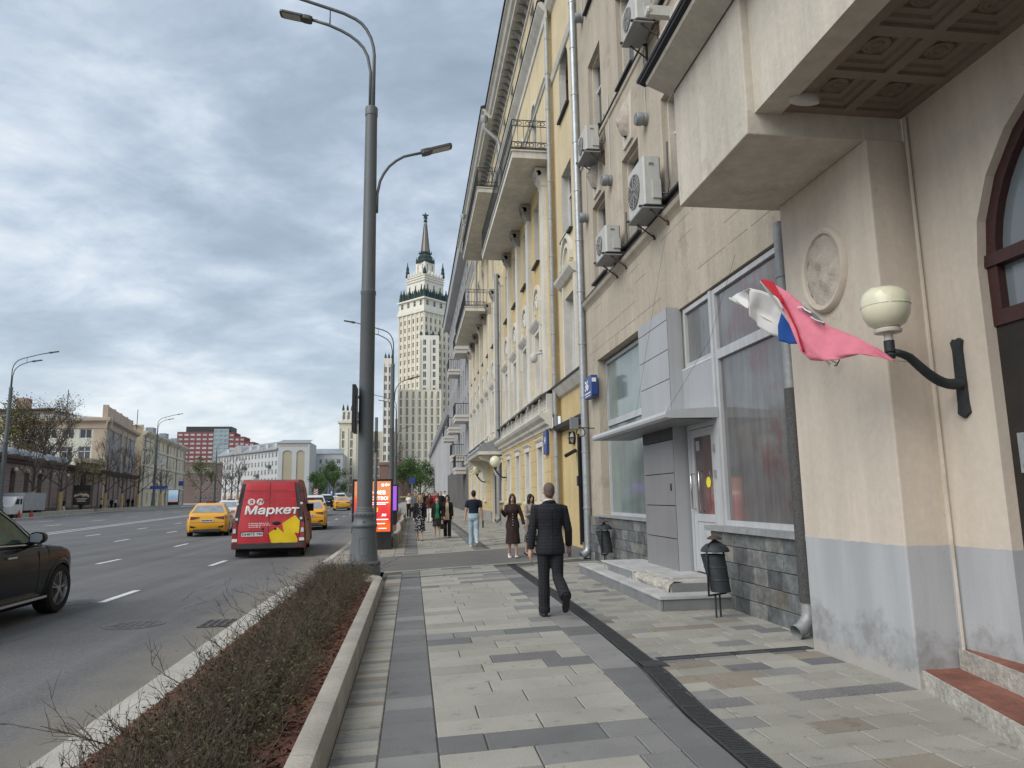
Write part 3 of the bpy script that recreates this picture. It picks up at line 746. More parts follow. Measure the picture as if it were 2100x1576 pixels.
# wall lamp with a tulip globe
wl=thing('wall_lamp','cream tulip globe wall lamp on a curved dark iron arm beside the arched door','wall lamp',(4.5,5.22,2.2))
m=MB(); m.prism([(-.06,.02),(0,-.02),(.06,.02),(.05,.1),(.045,.55),(.06,.62),(.03,.645),(0,.635),(-.03,.645),(-.06,.62),(-.045,.55),(-.05,.1)],-.03,0,'x'); part('wall_plate',m,M['dark_iron'],wl)
m=MB(); P=[]
for k in range(14):
    t=k/13; P.append((-.03-.66*t,-.02-.10*t,.27+.06*t+.17*t*t*(3-2*t)-.10*math.sin(PI*min(t*1.3,1))*.6))
m.tube(P,[.048-.018*k/13 for k in range(14)],8); part('arm',m,M['dark_iron'],wl,smooth=True)
gx,gy=P[-1][0]-.03,P[-1][1]; gz=P[-1][2]
m=MB(); m.lathe([(.0,-.06),(.035,-.055),(.045,-.03),(.03,-.01),(.04,0),(.04,.09),(.0,.09)],14,(gx,gy,gz)); part('cup',m,M['dark_iron'],wl,smooth=40)
m=MB(); m.lathe([(.034,.09),(.034,.15),(.10,.155),(.105,.175),(.09,.19),(.0,.19)],18,(gx,gy,gz)); part('collar',m,M['globe_neck'],wl,smooth=40)
m=MB(); m.lathe([(.08,.19),(.135,.225),(.172,.29),(.182,.36),(.172,.43),(.145,.485),(.10,.52),(.04,.535),(0,.537)],26,(gx,gy,gz))
gl=part('globe',m,M['globe'],wl,smooth=True)
for k in range(3):
    m=MB(); rows=[]; a0=2*PI*k/3+1.1
    for i in range(7):
        t=i/6; row=[]
        for j in range(13):
            s_=j/12*2-1; a=a0+s_*1.0*(1-.15*t); top=.47+.055*(1-s_*s_); z=.37+(top-.37)*t
            GPf=((.29,.172),(.36,.182),(.43,.172),(.485,.145),(.52,.10),(.54,.05)); r=.05
            for (za,ra),(zb2,rb2) in zip(GPf,GPf[1:]):
                if za<=z<=zb2: r=ra+(rb2-ra)*(z-za)/(zb2-za)
            row.append((gx+(r+.003+.02*t)*math.cos(a),gy+(r+.005)*math.sin(a),gz+z))
        rows.append(row)
    m.grid(rows); part('petal',m,M['globe'],gl,smooth=True)
mk('shop_frame',(.46,.47,.48),.45,.4,big=(3,.06),streak=(8,.14))
# ------------------------------------------------ lettering
def text(name,s,size,mt,parent,loc,rot=(0,0,0),ext=.002,shear=0,bold=0,sx=1,align='CENTER'):
    cu=bpy.data.curves.new(name,'FONT'); cu.body=s; cu.size=size; cu.extrude=ext; cu.shear=shear; cu.bevel_depth=bold; cu.bevel_resolution=0; cu.align_x=align; cu.align_y='CENTER'; cu.resolution_u=3
    o=bpy.data.objects.new(name,cu); C.objects.link(o); dg=bpy.context.evaluated_depsgraph_get()
    me=bpy.data.meshes.new_from_object(o.evaluated_get(dg)); bpy.data.objects.remove(o); me.materials.clear(); me.materials.append(mt)
    me.transform(Matrix.Diagonal((sx,1,1,1)))
    t=link(name,me,parent,loc); t.rotation_euler=rot; return t
FACE_STREET=(PI/2,0,-PI/2)         # lettering on a wall facing -X
FACE_CAM=(PI/2,0,0)                # lettering facing -Y

# ------------------------------------------------ beige shop building
sb=thing('shop_building','beige rendered building with a vacant shopfront, tiled plinth and upper windows with reliefs','building',(4.62,13,0))
X=4.62; W=WX(X); m=MB(); ops=[(7.0,11.62,.33,4.8),(13.3,17.15,1.1,4.97)]
cols=[(15.95,17.15),(13.35,14.5),(10.75,11.95),(8.2,9.35)]
for a,b in cols:
    for c,e in ((6.95,9.0),(10.75,13.03),(14.6,16.9),(18.4,20.7)): ops.append((a,b,c,e))
facade(m,W,6.5,18.4,-.05,24,ops,.3)
m.box(X+.9,9,6.5,18.4,0,24); m.poly([(X,18.4,0),(8,18.4,0),(8,18.4,24),(X,18.4,24)])
part('wall',m,M['beige_shop'],sb,world=True)
for a,b in cols:
    for c,e in ((6.95,9.0),(10.75,13.03),(14.6,16.9)):
        m=MB(); wbox(m,W,a-.002,b+.002,c-.05,c,-.10,.3); part('sill',m,M['black_metal'],sb,world=True)
        window(sb,W,a,c,b-a,e-c,.25,nu=2,zbars=(.66,),mf='white_frame',mp='glass_far')
        m=MB(); wbox(m,W,a+.001,a+.06,c,e,.12,.25); wbox(m,W,b-.06,b-.001,c,e,.12,.25); wbox(m,W,a+.06,b-.06,e-.06,e-.001,.12,.25); part('reveal_moulding',m,M['beige_pale'],sb,world=True)
m=MB(); wprof(m,W,7,18.42,[(0,6.5),(-.04,6.56),(-.10,6.62),(-.13,6.7),(0,6.74)]); part('ledge',m,M['beige_shop'],sb,world=True)
m=MB(); wprof(m,W,7,18.42,[(-.135,6.70),(-.135,6.735),(.0,6.76)]); part('ledge_flashing',m,M['black_metal'],sb,world=True)
m=MB(); wprof(m,W,7,18.42,[(0,10.52),(-.035,10.55),(-.035,10.66),(0,10.68)]); part('string_course',m,M['beige_shop'],sb,world=True)
m=MB(); wprof(m,W,7,18.42,[(-.036,10.655),(-.06,10.66),(-.06,10.69),(0,10.70)]); part('course_flashing',m,M['black_metal'],sb,world=True)
# rendered masonry joints below the ledge
m=MB()
for z in (5.25,5.62,6.0,6.32):
    y=7.2
    while y<18.2:
        y1=y+rng.uniform(.5,1.6)
        if rng.random()<.55: wbox(m,W,y,min(y1,18.3),z-.006,z+.006,-.0015,.01)
        y=y1+.1
part('wall_joint',m,M['soffit'],sb,world=True,kind='stuff')
def mask(y,z,s=1.0):
    m=MB(); rows=[]
    for i in range(19):
        v=i/18*2-1; row=[]
        for j in range(15):
            u=j/14*2-1; k=max(0,1-u*u-v*v*.85); h=.19*math.sqrt(k)
            h+=.07*math.exp(-(u*u)/.03-((v-.05)**2)/.06)-.035*math.exp(-((abs(u)-.32)**2)/.02-((v-.2)**2)/.012)+.03*math.exp(-((abs(u)-.45)**2)/.03-((v+.1)**2)/.03)
            h-=.02*math.exp(-(u*u)/.05-((v+.28)**2)/.006)
            if v<-.35 or v>.45 or abs(u)>.75: h+=.022*math.sin(19*u+4*v)*math.sin(9*v+3*u)*(1 if k>0 else 0)
            row.append((-h*s,u*.19*s*(1-.25*max(0,-v)),v*.34*s))
        rows.append(row)
    m.grid(rows); o=part('mask_relief',m,M['relief'],sb,smooth=True); o.location=Vector((X-.055,y,z))-sb.location
    m=MB(); m.grid([[(X-.05,y-.30,z-.5),(X-.05,y+.30,z-.5),(X+.01,y+.30,z-.5),(X+.01,y-.30,z-.5)],[(X-.05,y-.40,z+.55),(X-.05,y+.40,z+.55),(X+.01,y+.40,z+.55),(X+.01,y-.40,z+.55)]],True,True,True); part('keystone',m,M['beige_pale'],sb,world=True)
for y in (16.55,13.92,11.35): mask(y,9.62,.95)
# round vents
vm=MB(); vm.lathe([(.0,0),(.13,0),(.13,.06),(.118,.07),(.118,.10),(.135,.11),(.135,.20),(.12,.235),(0,.24)],18,(0,0,0),'x')
for k in range(8):
    a=2*PI*k/8; vm.box(.24,.245,-.01+.08*math.cos(a),.01+.08*math.cos(a),-.03+.08*math.sin(a),.03+.08*math.sin(a))
vme=vm.mesh('vent',M['sheet_grey'],smooth=40)
v0=None
for y,z in ((12.75,9.05),(15.35,8.95),(17.65,8.95),(17.5,14.75)):
    o=link('vent',vme,sb,Vector((X-.0,y,z))-sb.location,PI); 
    m=MB(); m.tube([(X-.015,y,z+.15),(X-.015,y,z+2.2)],.012,5); part('cable',m,M['ac_body'],sb,world=True)
# first shop window (far)
W2=WX(4.89); 
def shopwin(u0,u1,z0,z1,d,vb,hb,mp,name='shop_window'):
    f=MB(); fr=.075; ww=WX(d)
    wbox(f,ww,u0,u0+fr,z0,z1,-.05,.03); wbox(f,ww,u1-fr,u1,z0,z1,-.05,.03); wbox(f,ww,u0+fr,u1-fr,z0,z0+fr,-.05,.03); wbox(f,ww,u0+fr,u1-fr,z1-fr,z1,-.05,.03)
    for u,a,b in vb: wbox(f,ww,u-.055,u+.055,a,b,-.055,.028)
    for z,a,b in hb: wbox(f,ww,a,b,z-.07,z+.07,-.052,.029)
    o=part(name,f,M['shop_frame'],sb,world=True)
    g=MB(); g.poly([ww.F(u0+.03,z0+.03,0),ww.F(u1-.03,z0+.03,0),ww.F(u1-.03,z1-.03,0),ww.F(u0+.03,z1-.03,0)]); part('pane',g,M[mp],o,world=True); return o
shopwin(13.3,17.13,1.12,4.92,4.86,[(13.75,1.2,4.85)],[(3.35,13.38,17.06)],'glass_green')
m=MB(); m.box(4.5,4.88,13.0,17.3,1.08,1.115); part('window_sill',m,M['zinc_dull'],sb,world=True)
# stone tiles of the plinths
def tiles(x,y0,y1,z0,z1,tw,th,thick,jit=.6):
    m=MB(); m.box(x+thick,x+.4,y0,y1,z0,z1); part('plinth',m,M['joint'],sb,world=True)
    z=z0; r=0
    while z<z1-.02:
        zt=min(z+th,z1); y=y0-(tw*.5 if r%2 else 0)*jit
        while y<y1-.02:
            y2=min(y+tw*rng.uniform(.85,1.15),y1); ya=max(y,y0)
            if y1-y2<.1: y2=y1
            if y2-ya>.05:
                b=MB(); g=.004; p=rng.uniform(-.006,.006); c=.006
                b.grid([[(xx,a,q) for a,q in ((ya+e,z+e),(y2-e,z+e),(y2-e,zt-e),(ya+e,zt-e))] for xx,e in ((x+thick+.002,g),(x+p+c,g),(x+p,g+c))],True,False,True)
                part('stone_tile',b,M['tile%d'%rng.choices(range(4),(4,4,2,1.4))[0]],sb,world=True)
            y=y2
        z=zt; r+=1
tiles(4.45,7.14,10.38,-.03,1.085,.42,.223,.03)
tiles(4.55,13.25,18.38,-.03,1.07,.40,.22,.03)
m=MB()
for z,e in ((0,0),):
    pass
for i in range(5):                                     # return of the tiles beside the portal
    b=MB(); z=-.03+i*.22; b.box(4.52,4.552,13.22,13.249,z+.004,z+.216); part('stone_tile',b,M['tile%d'%(i%3)],sb,world=True)
m=MB(); m.box(4.40,4.72,7.14,10.45,1.088,1.13); m.box(4.385,4.40,7.14,10.45,1.06,1.13); part('window_sill',m,M['zinc_dull'],sb,world=True)
# shopfront: big glazing, small upper pane, panel, door, portal with cladding panels, canopy
g=mat('glass_shop',(.155,.153,.153),.06,.8,big=(.9,.25),streak=(9,.24),alt=((.165,.115,.115),.7,.58)); M['glass_shop']=g
shopwin(7.14,10.28,1.13,4.76,4.70,[],[(3.72,7.2,10.24)],'glass_shop')
shopwin(10.36,11.5,3.72,4.76,4.70,[],[],'glass_shop')
m=MB(); m.box(4.62,4.70,10.28,10.36,.34,4.76); part('mullion',m,M['shop_frame'],sb,world=True)
m=MB(); m.box(4.63,4.68,10.36,11.6,2.92,3.72); part('cladding_panel',m,M['grey_panel'],sb,world=True)
m=MB(); m.box(4.625,4.63,10.36,11.6,3.70,3.725); part('panel_trim',m,M['white_frame'],sb,world=True)
m=MB(); wd=WX(4.66); wbox(m,wd,10.36,10.46,.34,2.85,-.03,.03); wbox(m,wd,11.44,11.54,.34,2.85,-.03,.03); wbox(m,wd,10.46,11.44,2.66,2.85,-.03,.03); part('door_frame',m,M['canopy_grey'],sb,world=True)
m=MB(); wbox(m,wd,10.47,10.60,.36,2.65,-.025,.02); wbox(m,wd,11.30,11.43,.36,2.65,-.025,.02); wbox(m,wd,10.60,11.30,2.52,2.65,-.025,.02); wbox(m,wd,10.60,11.30,1.16,1.28,-.025,.02); wbox(m,wd,10.60,11.30,.36,.46,-.025,.02); wbox(m,wd,10.60,11.30,.46,1.16,-.008,.02)
dr=part('door',m,M['shop_frame'],sb,world=True,label='pale aluminium door with a tinted red-brown pane')
M['glass_door']=mat('glass_door',(.12,.085,.085),.08,.6,alt=((.20,.06,.06),1.6,.58))
m=MB(); m.poly([wd.F(10.6,1.28,.0),wd.F(11.3,1.28,.0),wd.F(11.3,2.52,.0),wd.F(10.6,2.52,.0)]); part('pane',m,M['glass_door'],dr,world=True)
M['sticker']=mat('sticker',(.85,.80,.06),.6); m=MB(); m.lathe([(0,0),(.085,0),(.085,.003),(0,.003)],20,(4.652,10.82,1.78),'x'); part('sticker',m,M['sticker'],dr,world=True)
m=MB(); 
for y in (11.05,11.02): pass
m.tube([(4.64,11.33,1.35),(4.57,11.33,1.36),(4.57,11.33,1.92),(4.64,11.33,1.93)],.014,8); m.tube([(4.64,11.0,1.33),(4.57,11.0,1.34),(4.57,11.0,1.95),(4.64,11.0,1.96)],.012,8); part('handle',m,M['chrome'],dr,world=True,smooth=True)
m=MB()
for z in (2.25,1.85): m.box(4.60,4.64,10.44,10.5,z,z+.11)
part('hinge',m,M['zinc'],dr,world=True)
m=MB(); wbox(m,wd,11.12,11.26,2.3,2.46,-.004,0); part('notice',m,M['grey_panel'],dr,world=True)
m=MB(); wbox(m,wd,11.33,11.37,1.75,1.95,-.03,-.024); part('notice',m,M['decal_white'],dr,world=True)
# portal box
m=MB(); m.box(4.43,4.75,11.63,13.2,.33,4.82); part('portal',m,M['hole'],sb,world=True)
for z0,z1,k in ((.335,.85,1),(.865,1.40,1),(1.415,1.95,1),(1.965,2.52,1),(2.535,2.74,2),(2.90,3.57,0),(3.585,4.09,0),(4.105,4.62,0),(4.635,4.84,0)):
    m=MB(); m.box(4.40,4.428,11.61,13.22,z0,z1)
    part('cladding_panel',m,M[('grey_panel','grey_panel_dark','plastic_dark')[k]],sb,world=True)
m=MB(); m.box(4.40,4.66,11.60,11.628,.335,2.74); part('cladding_panel',m,M['grey_panel'],sb,world=True)
m=MB(); m.box(4.40,4.66,11.60,11.628,2.92,4.84); part('cladding_panel',m,M['grey_panel'],sb,world=True)
m=MB(); m.box(4.392,4.40,11.78,11.84,1.66,1.78); part('doorbell',m,M['ink'],sb,world=True)
m=MB(); m.grid([[(3.84,y,2.745),(3.80,y,2.76),(3.79,y,2.80),(3.81,y,2.85),(3.88,y,2.87),(4.63,y,2.915),(4.63,y,2.755)] for y in (10.27,14.75)],True,True,True); part('canopy',m,M['canopy_grey'],sb,world=True)
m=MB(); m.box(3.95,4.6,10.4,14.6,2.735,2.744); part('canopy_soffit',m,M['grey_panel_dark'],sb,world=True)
m=MB(); m.tube([(4.6,12.0,6.3),(4.2,11.9,4.6),(3.86,12.0,2.86)],.0022,4); m.tube([(4.6,9.3,5.0),(4.45,10.0,3.9),(3.86,10.35,2.87)],.0022,4); m.tube([(4.6,15.8,5.15),(4.3,15.2,4.0),(3.88,14.4,2.86)],.0022,4); part('stay_wire',m,M['black_metal'],sb,world=True)
# steps of granite with broken edges
stp=thing('shop_step','grey granite double step with a broken corner before the shop door','steps',(4,12,0))
def stepblock(name,q,z0,z1,mt,par=stp):
    b=MB(); b.grid([[(x,y,z0) for x,y in q],[(x,y,z1-.008) for x,y in q],[(x+(.008 if x<4.3 else 0),y,z1) for x,y in q]],True,True,True); return part(name,b,M[mt],par,world=True)
base=[(3.45,9.86),(4.45,9.84),(4.55,14.95),(3.54,14.95)]
stepblock('bottom_step',base,-.03,.155,'concrete_raw')
for k in range(5):
    a,b=9.8+k*1.04,9.8+(k+1)*1.04-.008; f=lambda y:3.42+.016*(y-9.8)
    q=MB(); q.box(f(a),f(a)+.032,a,b,-.03,.158); part('riser_slab',q,M['granite'],stp,world=True)
    stepblock('tread_slab',[(f(a)-.02,a-(.02 if k==0 else 0)),(3.85,a-(.02 if k==0 else 0)),(3.85,b),(f(b)-.02,b)],.159,.195,'granite_top')
q=MB(); q.box(3.46,4.45,9.80,9.855,-.03,.158); part('riser_slab',q,M['granite'],stp,world=True)
stepblock('tread_slab',[(3.85,9.78),(4.45,9.78),(4.45,10.2),(3.85,10.2)],.1595,.1955,'granite_top')
stepblock('top_step',[(3.72,10.24),(4.62,10.22),(4.62,14.1),(3.76,14.05)],.15,.318,'concrete_raw')
for a,b in ((12.0,12.75),(12.76,13.5)):
    q=MB(); q.box(3.695,3.72,a,b,.196,.318); part('riser_slab',q,M['granite'],stp,world=True)
q=MB(); q.box(3.75,4.45,10.20,10.235,.197,.315); part('riser_slab',q,M['granite'],stp,world=True)
for a,b in ((10.75,11.9),(11.91,13.0),(13.01,14.0)): stepblock('tread_slab',[(3.95 if a<11 else 3.70,a),(4.6,a),(4.6,b),(3.70 if a>11 else 3.9,b)],.319,.337,'granite_top')
m=MB(); rows=[]
for j in range(34):
    y=10.22+j*.056; row=[]
    for i,(dx,z) in enumerate(((0,.2),(-.02,.25),(.0,.31),(.06,.335),(.2,.338))):
        row.append((3.70+dx+rng.uniform(-.022,.03),y+rng.uniform(-.012,.012),z+rng.uniform(-.022,.010)))
    rows.append(row)
m.grid(rows); part('broken_concrete',m,M['concrete_raw'],stp,world=True)
# address plate, big downpipe with mesh sleeve, galvanised downpipe
ap=thing('address_plate','dark blue lit box house number 36 beside the galvanised downpipe','sign',(4.5,17.4,4.3))
M['sign_blue']=mat('sign_blue',(.03,.06,.22),.4,.5); M['text_white']=mat('text_white',(.8,.8,.8),.6)
b=MB(); b.prism([(-.36,-.26),(-.40,-.2),(-.40,.2),(-.36,.28),(.36,.28),(.40,.2),(.40,-.2),(.36,-.26)],-.10,.06,'x'); part('box',b,M['sign_blue'],ap)
text('number','36',.36,M['text_white'],ap,(-.103,.08,.04),FACE_STREET,.002,bold=.006); b=MB(); b.box(-.1025,-.10,-.30,.30,-.16,-.13); b.box(-.1025,-.10,-.26,.26,-.22,-.20); part('text_line',b,M['text_white'],ap)
b=MB(); b.box(-.09,.02,-.404,-.40,.10,.2); part('end_patch',b,M['text_white'],ap)
downpipe('downpipe','thick grey downpipe with a mesh sleeve below, tight against the pillar',4.41,7.72,.05,4.85,.074,'zinc_dull',wrap=2.75)
downpipe('downpipe','tall shiny galvanised downpipe at the far end of the beige shop building',4.50,18.25,.05,20,.092,'zinc')
# air conditioners
def aircon(y,z,w_,h,label,X0=4.62):
    t=thing('air_conditioner',label,'air conditioner',(X0-.02,y,z),group='air conditioners on the beige facade'); dp=.34
    b=MB(); b.grid([[(xx,yy,0) for xx,yy in ((-dp-.12,e),(-dp-.12+e,0),(-.12-e,0),(-.12,e),(-.12,w_-e),(-.12-e,w_),(-dp-.12+e,w_),(-dp-.12,w_-e))] +[] for e in (.03,)]+[[(xx,yy,h) for xx,yy in ((-dp-.12,.03),(-dp-.09,0),(-.15,0),(-.12,.03),(-.12,w_-.03),(-.15,w_),(-dp-.09,w_),(-dp-.12,w_-.03))]],True,True,True); part('casing',b,M['ac_body'],t)
    r=min(w_,h)*.36; cy=w_*.56 if w_<h else w_*.6
    b=MB(); b.lathe([(0,-.012),(r,-.012),(r,0)],20,(-dp-.12,cy,h*.5),'x',cap=False); part('fan_recess',b,M['ac_dark'],t)
    b=MB()
    for q in (.2,.4,.6,.8,.97): b.lathe([(r*q-.003,-.02),(r*q+.003,-.02),(r*q+.003,-.026),(r*q-.003,-.026)],20,(-dp-.12,cy,h*.5),'x',cap=False)
    for k in range(8): a=2*PI*k/8; b.tube([(-dp-.145,cy+.05*math.cos(a),h*.5+.05*math.sin(a)),(-dp-.145,cy+r*math.cos(a),h*.5+r*math.sin(a))],.005,4)
    part('fan_guard',b,M['ac_body'],t)
    b=MB(); b.box(-.36,-.26,-.012,0,h*.82,h*.88); b.box(-.30,-.14,-.03,0,h*.12,h*.5); part('service_cover',b,M['ac_body'],t); b=MB(); b.box(-.35,-.27,-.014,-.012,h*.83,h*.86); part('grip_slot',b,M['ac_dark'],t)
    for yy in (.06,w_-.1):
        b=MB(); b.box(-dp-.2,.01,yy,yy+.04,-.04,-.003); b.tube([(-dp-.05,yy+.02,-.03),(.0,yy+.02,-.32)],.016,4); b.box(-.02,.015,yy,yy+.04,-.36,0); part('bracket',b,M['rust'],t)
    b=MB(); b.box(-dp-.16,-.1,.02,w_-.02,-.075,-.045); part('drip_tray',b,M['sheet_grey'],t)
    b=MB(); b.tube([(-.13,.02,h*.25),(-.03,-.06,h*.2),(.0,-.05,h*.45),(.01,.0,h*.7),(.02,.0,h+.3)],.022,6); part('hose',b,M['ac_dark'],t,smooth=True)
aircon(11.75,10.55,.85,.62,'white air conditioner above the string course nearest the black gutter')
aircon(15.75,9.95,.85,.62,'white air conditioner hung against the galvanised downpipe')
aircon(11.75,6.82,.92,.92,'large cream air conditioner under the bracket of the overhang')
aircon(14.35,6.84,.85,.6,'small louvred air conditioner on the ledge between two windows')
# floodlight on a scroll bracket and cables near the address plate
t=thing('floodlight','square grey floodlight on a scrolled iron bracket under the address plate','floodlight',(4.62,17.7,3.3))
b=MB(); b.tube([(0,0,0),(-.5,.06,.03)],.014,5); b.lathe([(.10,-.012),(.125,-.012),(.125,.012),(.10,.012),(.10,-.012)],16,(-.35,.04,-.10),'y',cap=False); part('bracket',b,M['rust'],t)
b=MB(); b.box(-.62,-.42,-.03,.12,-.02,.28); part('housing',b,M['sheet_grey'],t)
t=thing('security_camera','grey bullet camera on the corner of the overhang by the gutter','security camera',(4.62,10.35,9.6))
b=MB(); b.tube([(0,0,0),(-.35,0,0)],.03,8); b.box(-.75,-.35,-.06,.06,-.09,.09); b.lathe([(.075,0),(.09,.03),(.07,.1),(0,.1)],12,(-.8,.0,.0),'x'); part('body',b,M['ac_body'],t)
# litter bins
def bin_(loc,label,rz=0):
    t=thing('litter_bin',label,'litter bin',loc,rz,'domed litter bins by the shop')
    for s in (-1,1):
        b=MB(); b.tube([(s*.045,0,0),(s*.045,0,.3)],.014,6); part('leg',b,M['dark_iron'],t)
        b=MB(); b.tube([(s*.175,0,.28),(s*.175,0,.86),(s*.15,0,.93),(0.0,0,.99)],.014,6); part('upright',b,M['dark_iron'],t,smooth=True)
    b=MB(); b.box(-.18,.18,-.014,.014,.28,.30); part('crossbar',b,M['dark_iron'],t)
    b=MB(); rows=[]
    for r,z in ((.125,0),(.128,.02),(.135,.14),(.141,.145),(.141,.165),(.137,.17),(.146,.3),(.151,.305),(.151,.325),(.147,.33),(.155,.455),(.16,.46),(.16,.47),(.148,.47),(.12,.03),(0.002,.03)):
        rows.append([(r*math.cos(2*PI*k/22)+.0,r*math.sin(2*PI*k/22)-.06+.10*z/.46,z+.33) for k in range(22)])
    b.grid(rows,True,True,False); part('bucket',b,M['dark_iron'],t,smooth=35)
    b=MB(); b.lathe([(.185,.84),(.188,.85),(.17,.89),(.12,.935),(.06,.955),(0,.96),(0,.945),(.11,.92),(.165,.875),(.185,.84)],22,cap=False); part('hood',b,M['dark_iron'],t,smooth=40)
    b=MB(); b.lathe([(.02,.95),(.02,1.0),(.095,1.0),(.098,1.012),(.06,1.04),(0,1.055)],18); part('cap',b,M['rust'],t,smooth=40)
    return t
b0=bin_((3.99,9.2,0),'dark domed litter bin standing alone by the tiled plinth near the pillar',.5)
dup(b0,(4.30,15.9,0),.9,'dark domed litter bin in the corner beside the far shop window')
mk('glass_white_y',(.36,.37,.375),.15,.5,rnd=.2,big=(1.5,.2))
# ------------------------------------------------ yellow building
yb=thing('yellow_building','long yellow classical building with white pilasters, iron balconies and a deep bracketed cornice','building',(5,42,0))
def yp(name,m,k,par=None,**kw): return part(name,m,M[k],par or yb,world=True,**kw)
YE=61.5; G0=24.6
GC=[26.4,29.4,32.2,35.3,38.4]+[47.0+2.9*k for k in range(5)]
G=WX(4.8); m=MB(); ops=[(c-.46,c+.46,1.45,3.4) for c in GC]+[(41.0,43.0,.25,3.0)]
facade(m,G,G0,YE,-.05,3.95,ops,.3,rm=1); m.poly([(4.8,G0,-.05),(5.4,G0,-.05),(5.4,G0,3.95),(4.8,G0,3.95)]); part('ground_storey',m,[M['yellow'],M['white_plaster']],yb,world=True)
m=MB()
for z in (.95,1.45,1.95,2.45,2.95,3.4):
    u=G0
    for o in sorted(ops)+[(YE,YE,0,9)]:
        if o[2]<z<o[3] or o[0]==YE:
            if o[0]-u>.1: wbox(m,G,u,o[0]-.22 if o[0]<YE else YE,z-.008,z+.008,-.001,.012)
            u=o[1]+.22
yp('rustication_joint',m,'soffit',kind='stuff')
m=MB(); wbox(m,G,G0-.05,40.8,-.05,.62,-.08,.1); wbox(m,G,43.2,YE,-.05,.75,-.08,.1); m.box(4.72,5.5,G0-.06,G0+.02,-.05,.62); yp('plinth',m,'plinth')
for c in GC:
    window(yb,G,c-.46,1.45,.92,1.95,.24,nu=2,zbars=(.7,),mp='glass_white_y')
    m=MB()
    for s in (-1,1): wbox(m,G,c+s*.566-.1,c+s*.566+.1,1.38,3.42,-.05,.05)
    wbox(m,G,c-.66,c+.66,3.421,3.60,-.07,.05); wprof(m,G,c-.74,c+.74,[(0,3.6),(-.08,3.62),(-.14,3.70),(-.14,3.73),(0,3.74)]); wbox(m,G,c-.72,c+.72,1.30,1.379,-.14,.05)
    yp('window_surround',m,'white_plaster')
m=MB(); wprof(m,G,G0-.3,YE,[(.05,3.93),(-.06,3.95),(-.08,4.05),(-.2,4.12),(-.22,4.22),(-.36,4.32),(-.42,4.42),(-.42,4.48),(.05,4.50)]); yp('cornice',m,'white_plaster')
m=MB(); wbox(m,G,G0,YE,3.87,3.93,-.02,.05); yp('fascia_band',m,'yellow')
# parapet panels with square meanders and tilted sheet-metal guards
for k in range(24):
    y=G0+.05+k*1.53
    if 38<y<45.5: continue
    m=MB(); wbox(m,G,y,y+1.46,4.50,5.12,-.03,.1); wbox(m,G,y-.05,y+.12,4.5,5.2,-.08,.12)
    for a in (y+.22,y+.82):
        for u0,u1,z0,z1 in ((0,.5,.0,.05),(0,.05,.05,.42),(.05,.5,.37,.42),(.45,.5,.12,.37),(.15,.45,.12,.17),(.15,.2,.17,.29)):
            wbox(m,G,a+u0,a+u1,4.58+z0,4.58+z1,-.07,-.029)
    yp('parapet_panel',m,'white_plaster')
    m=MB(); m.poly([(4.55,y+.03,5.17),(4.55,y+1.43,5.17),(5.0,y+1.43,5.46),(5.0,y+.03,5.46)]); m.tube([(4.52,y+.02,5.18),(4.52,y+1.45,5.18)],.02,5); m.tube([(4.42,y+.1,5.12),(5.0,y+.1,5.44)],.025,5); yp('snow_guard',m,'sheet_grey')
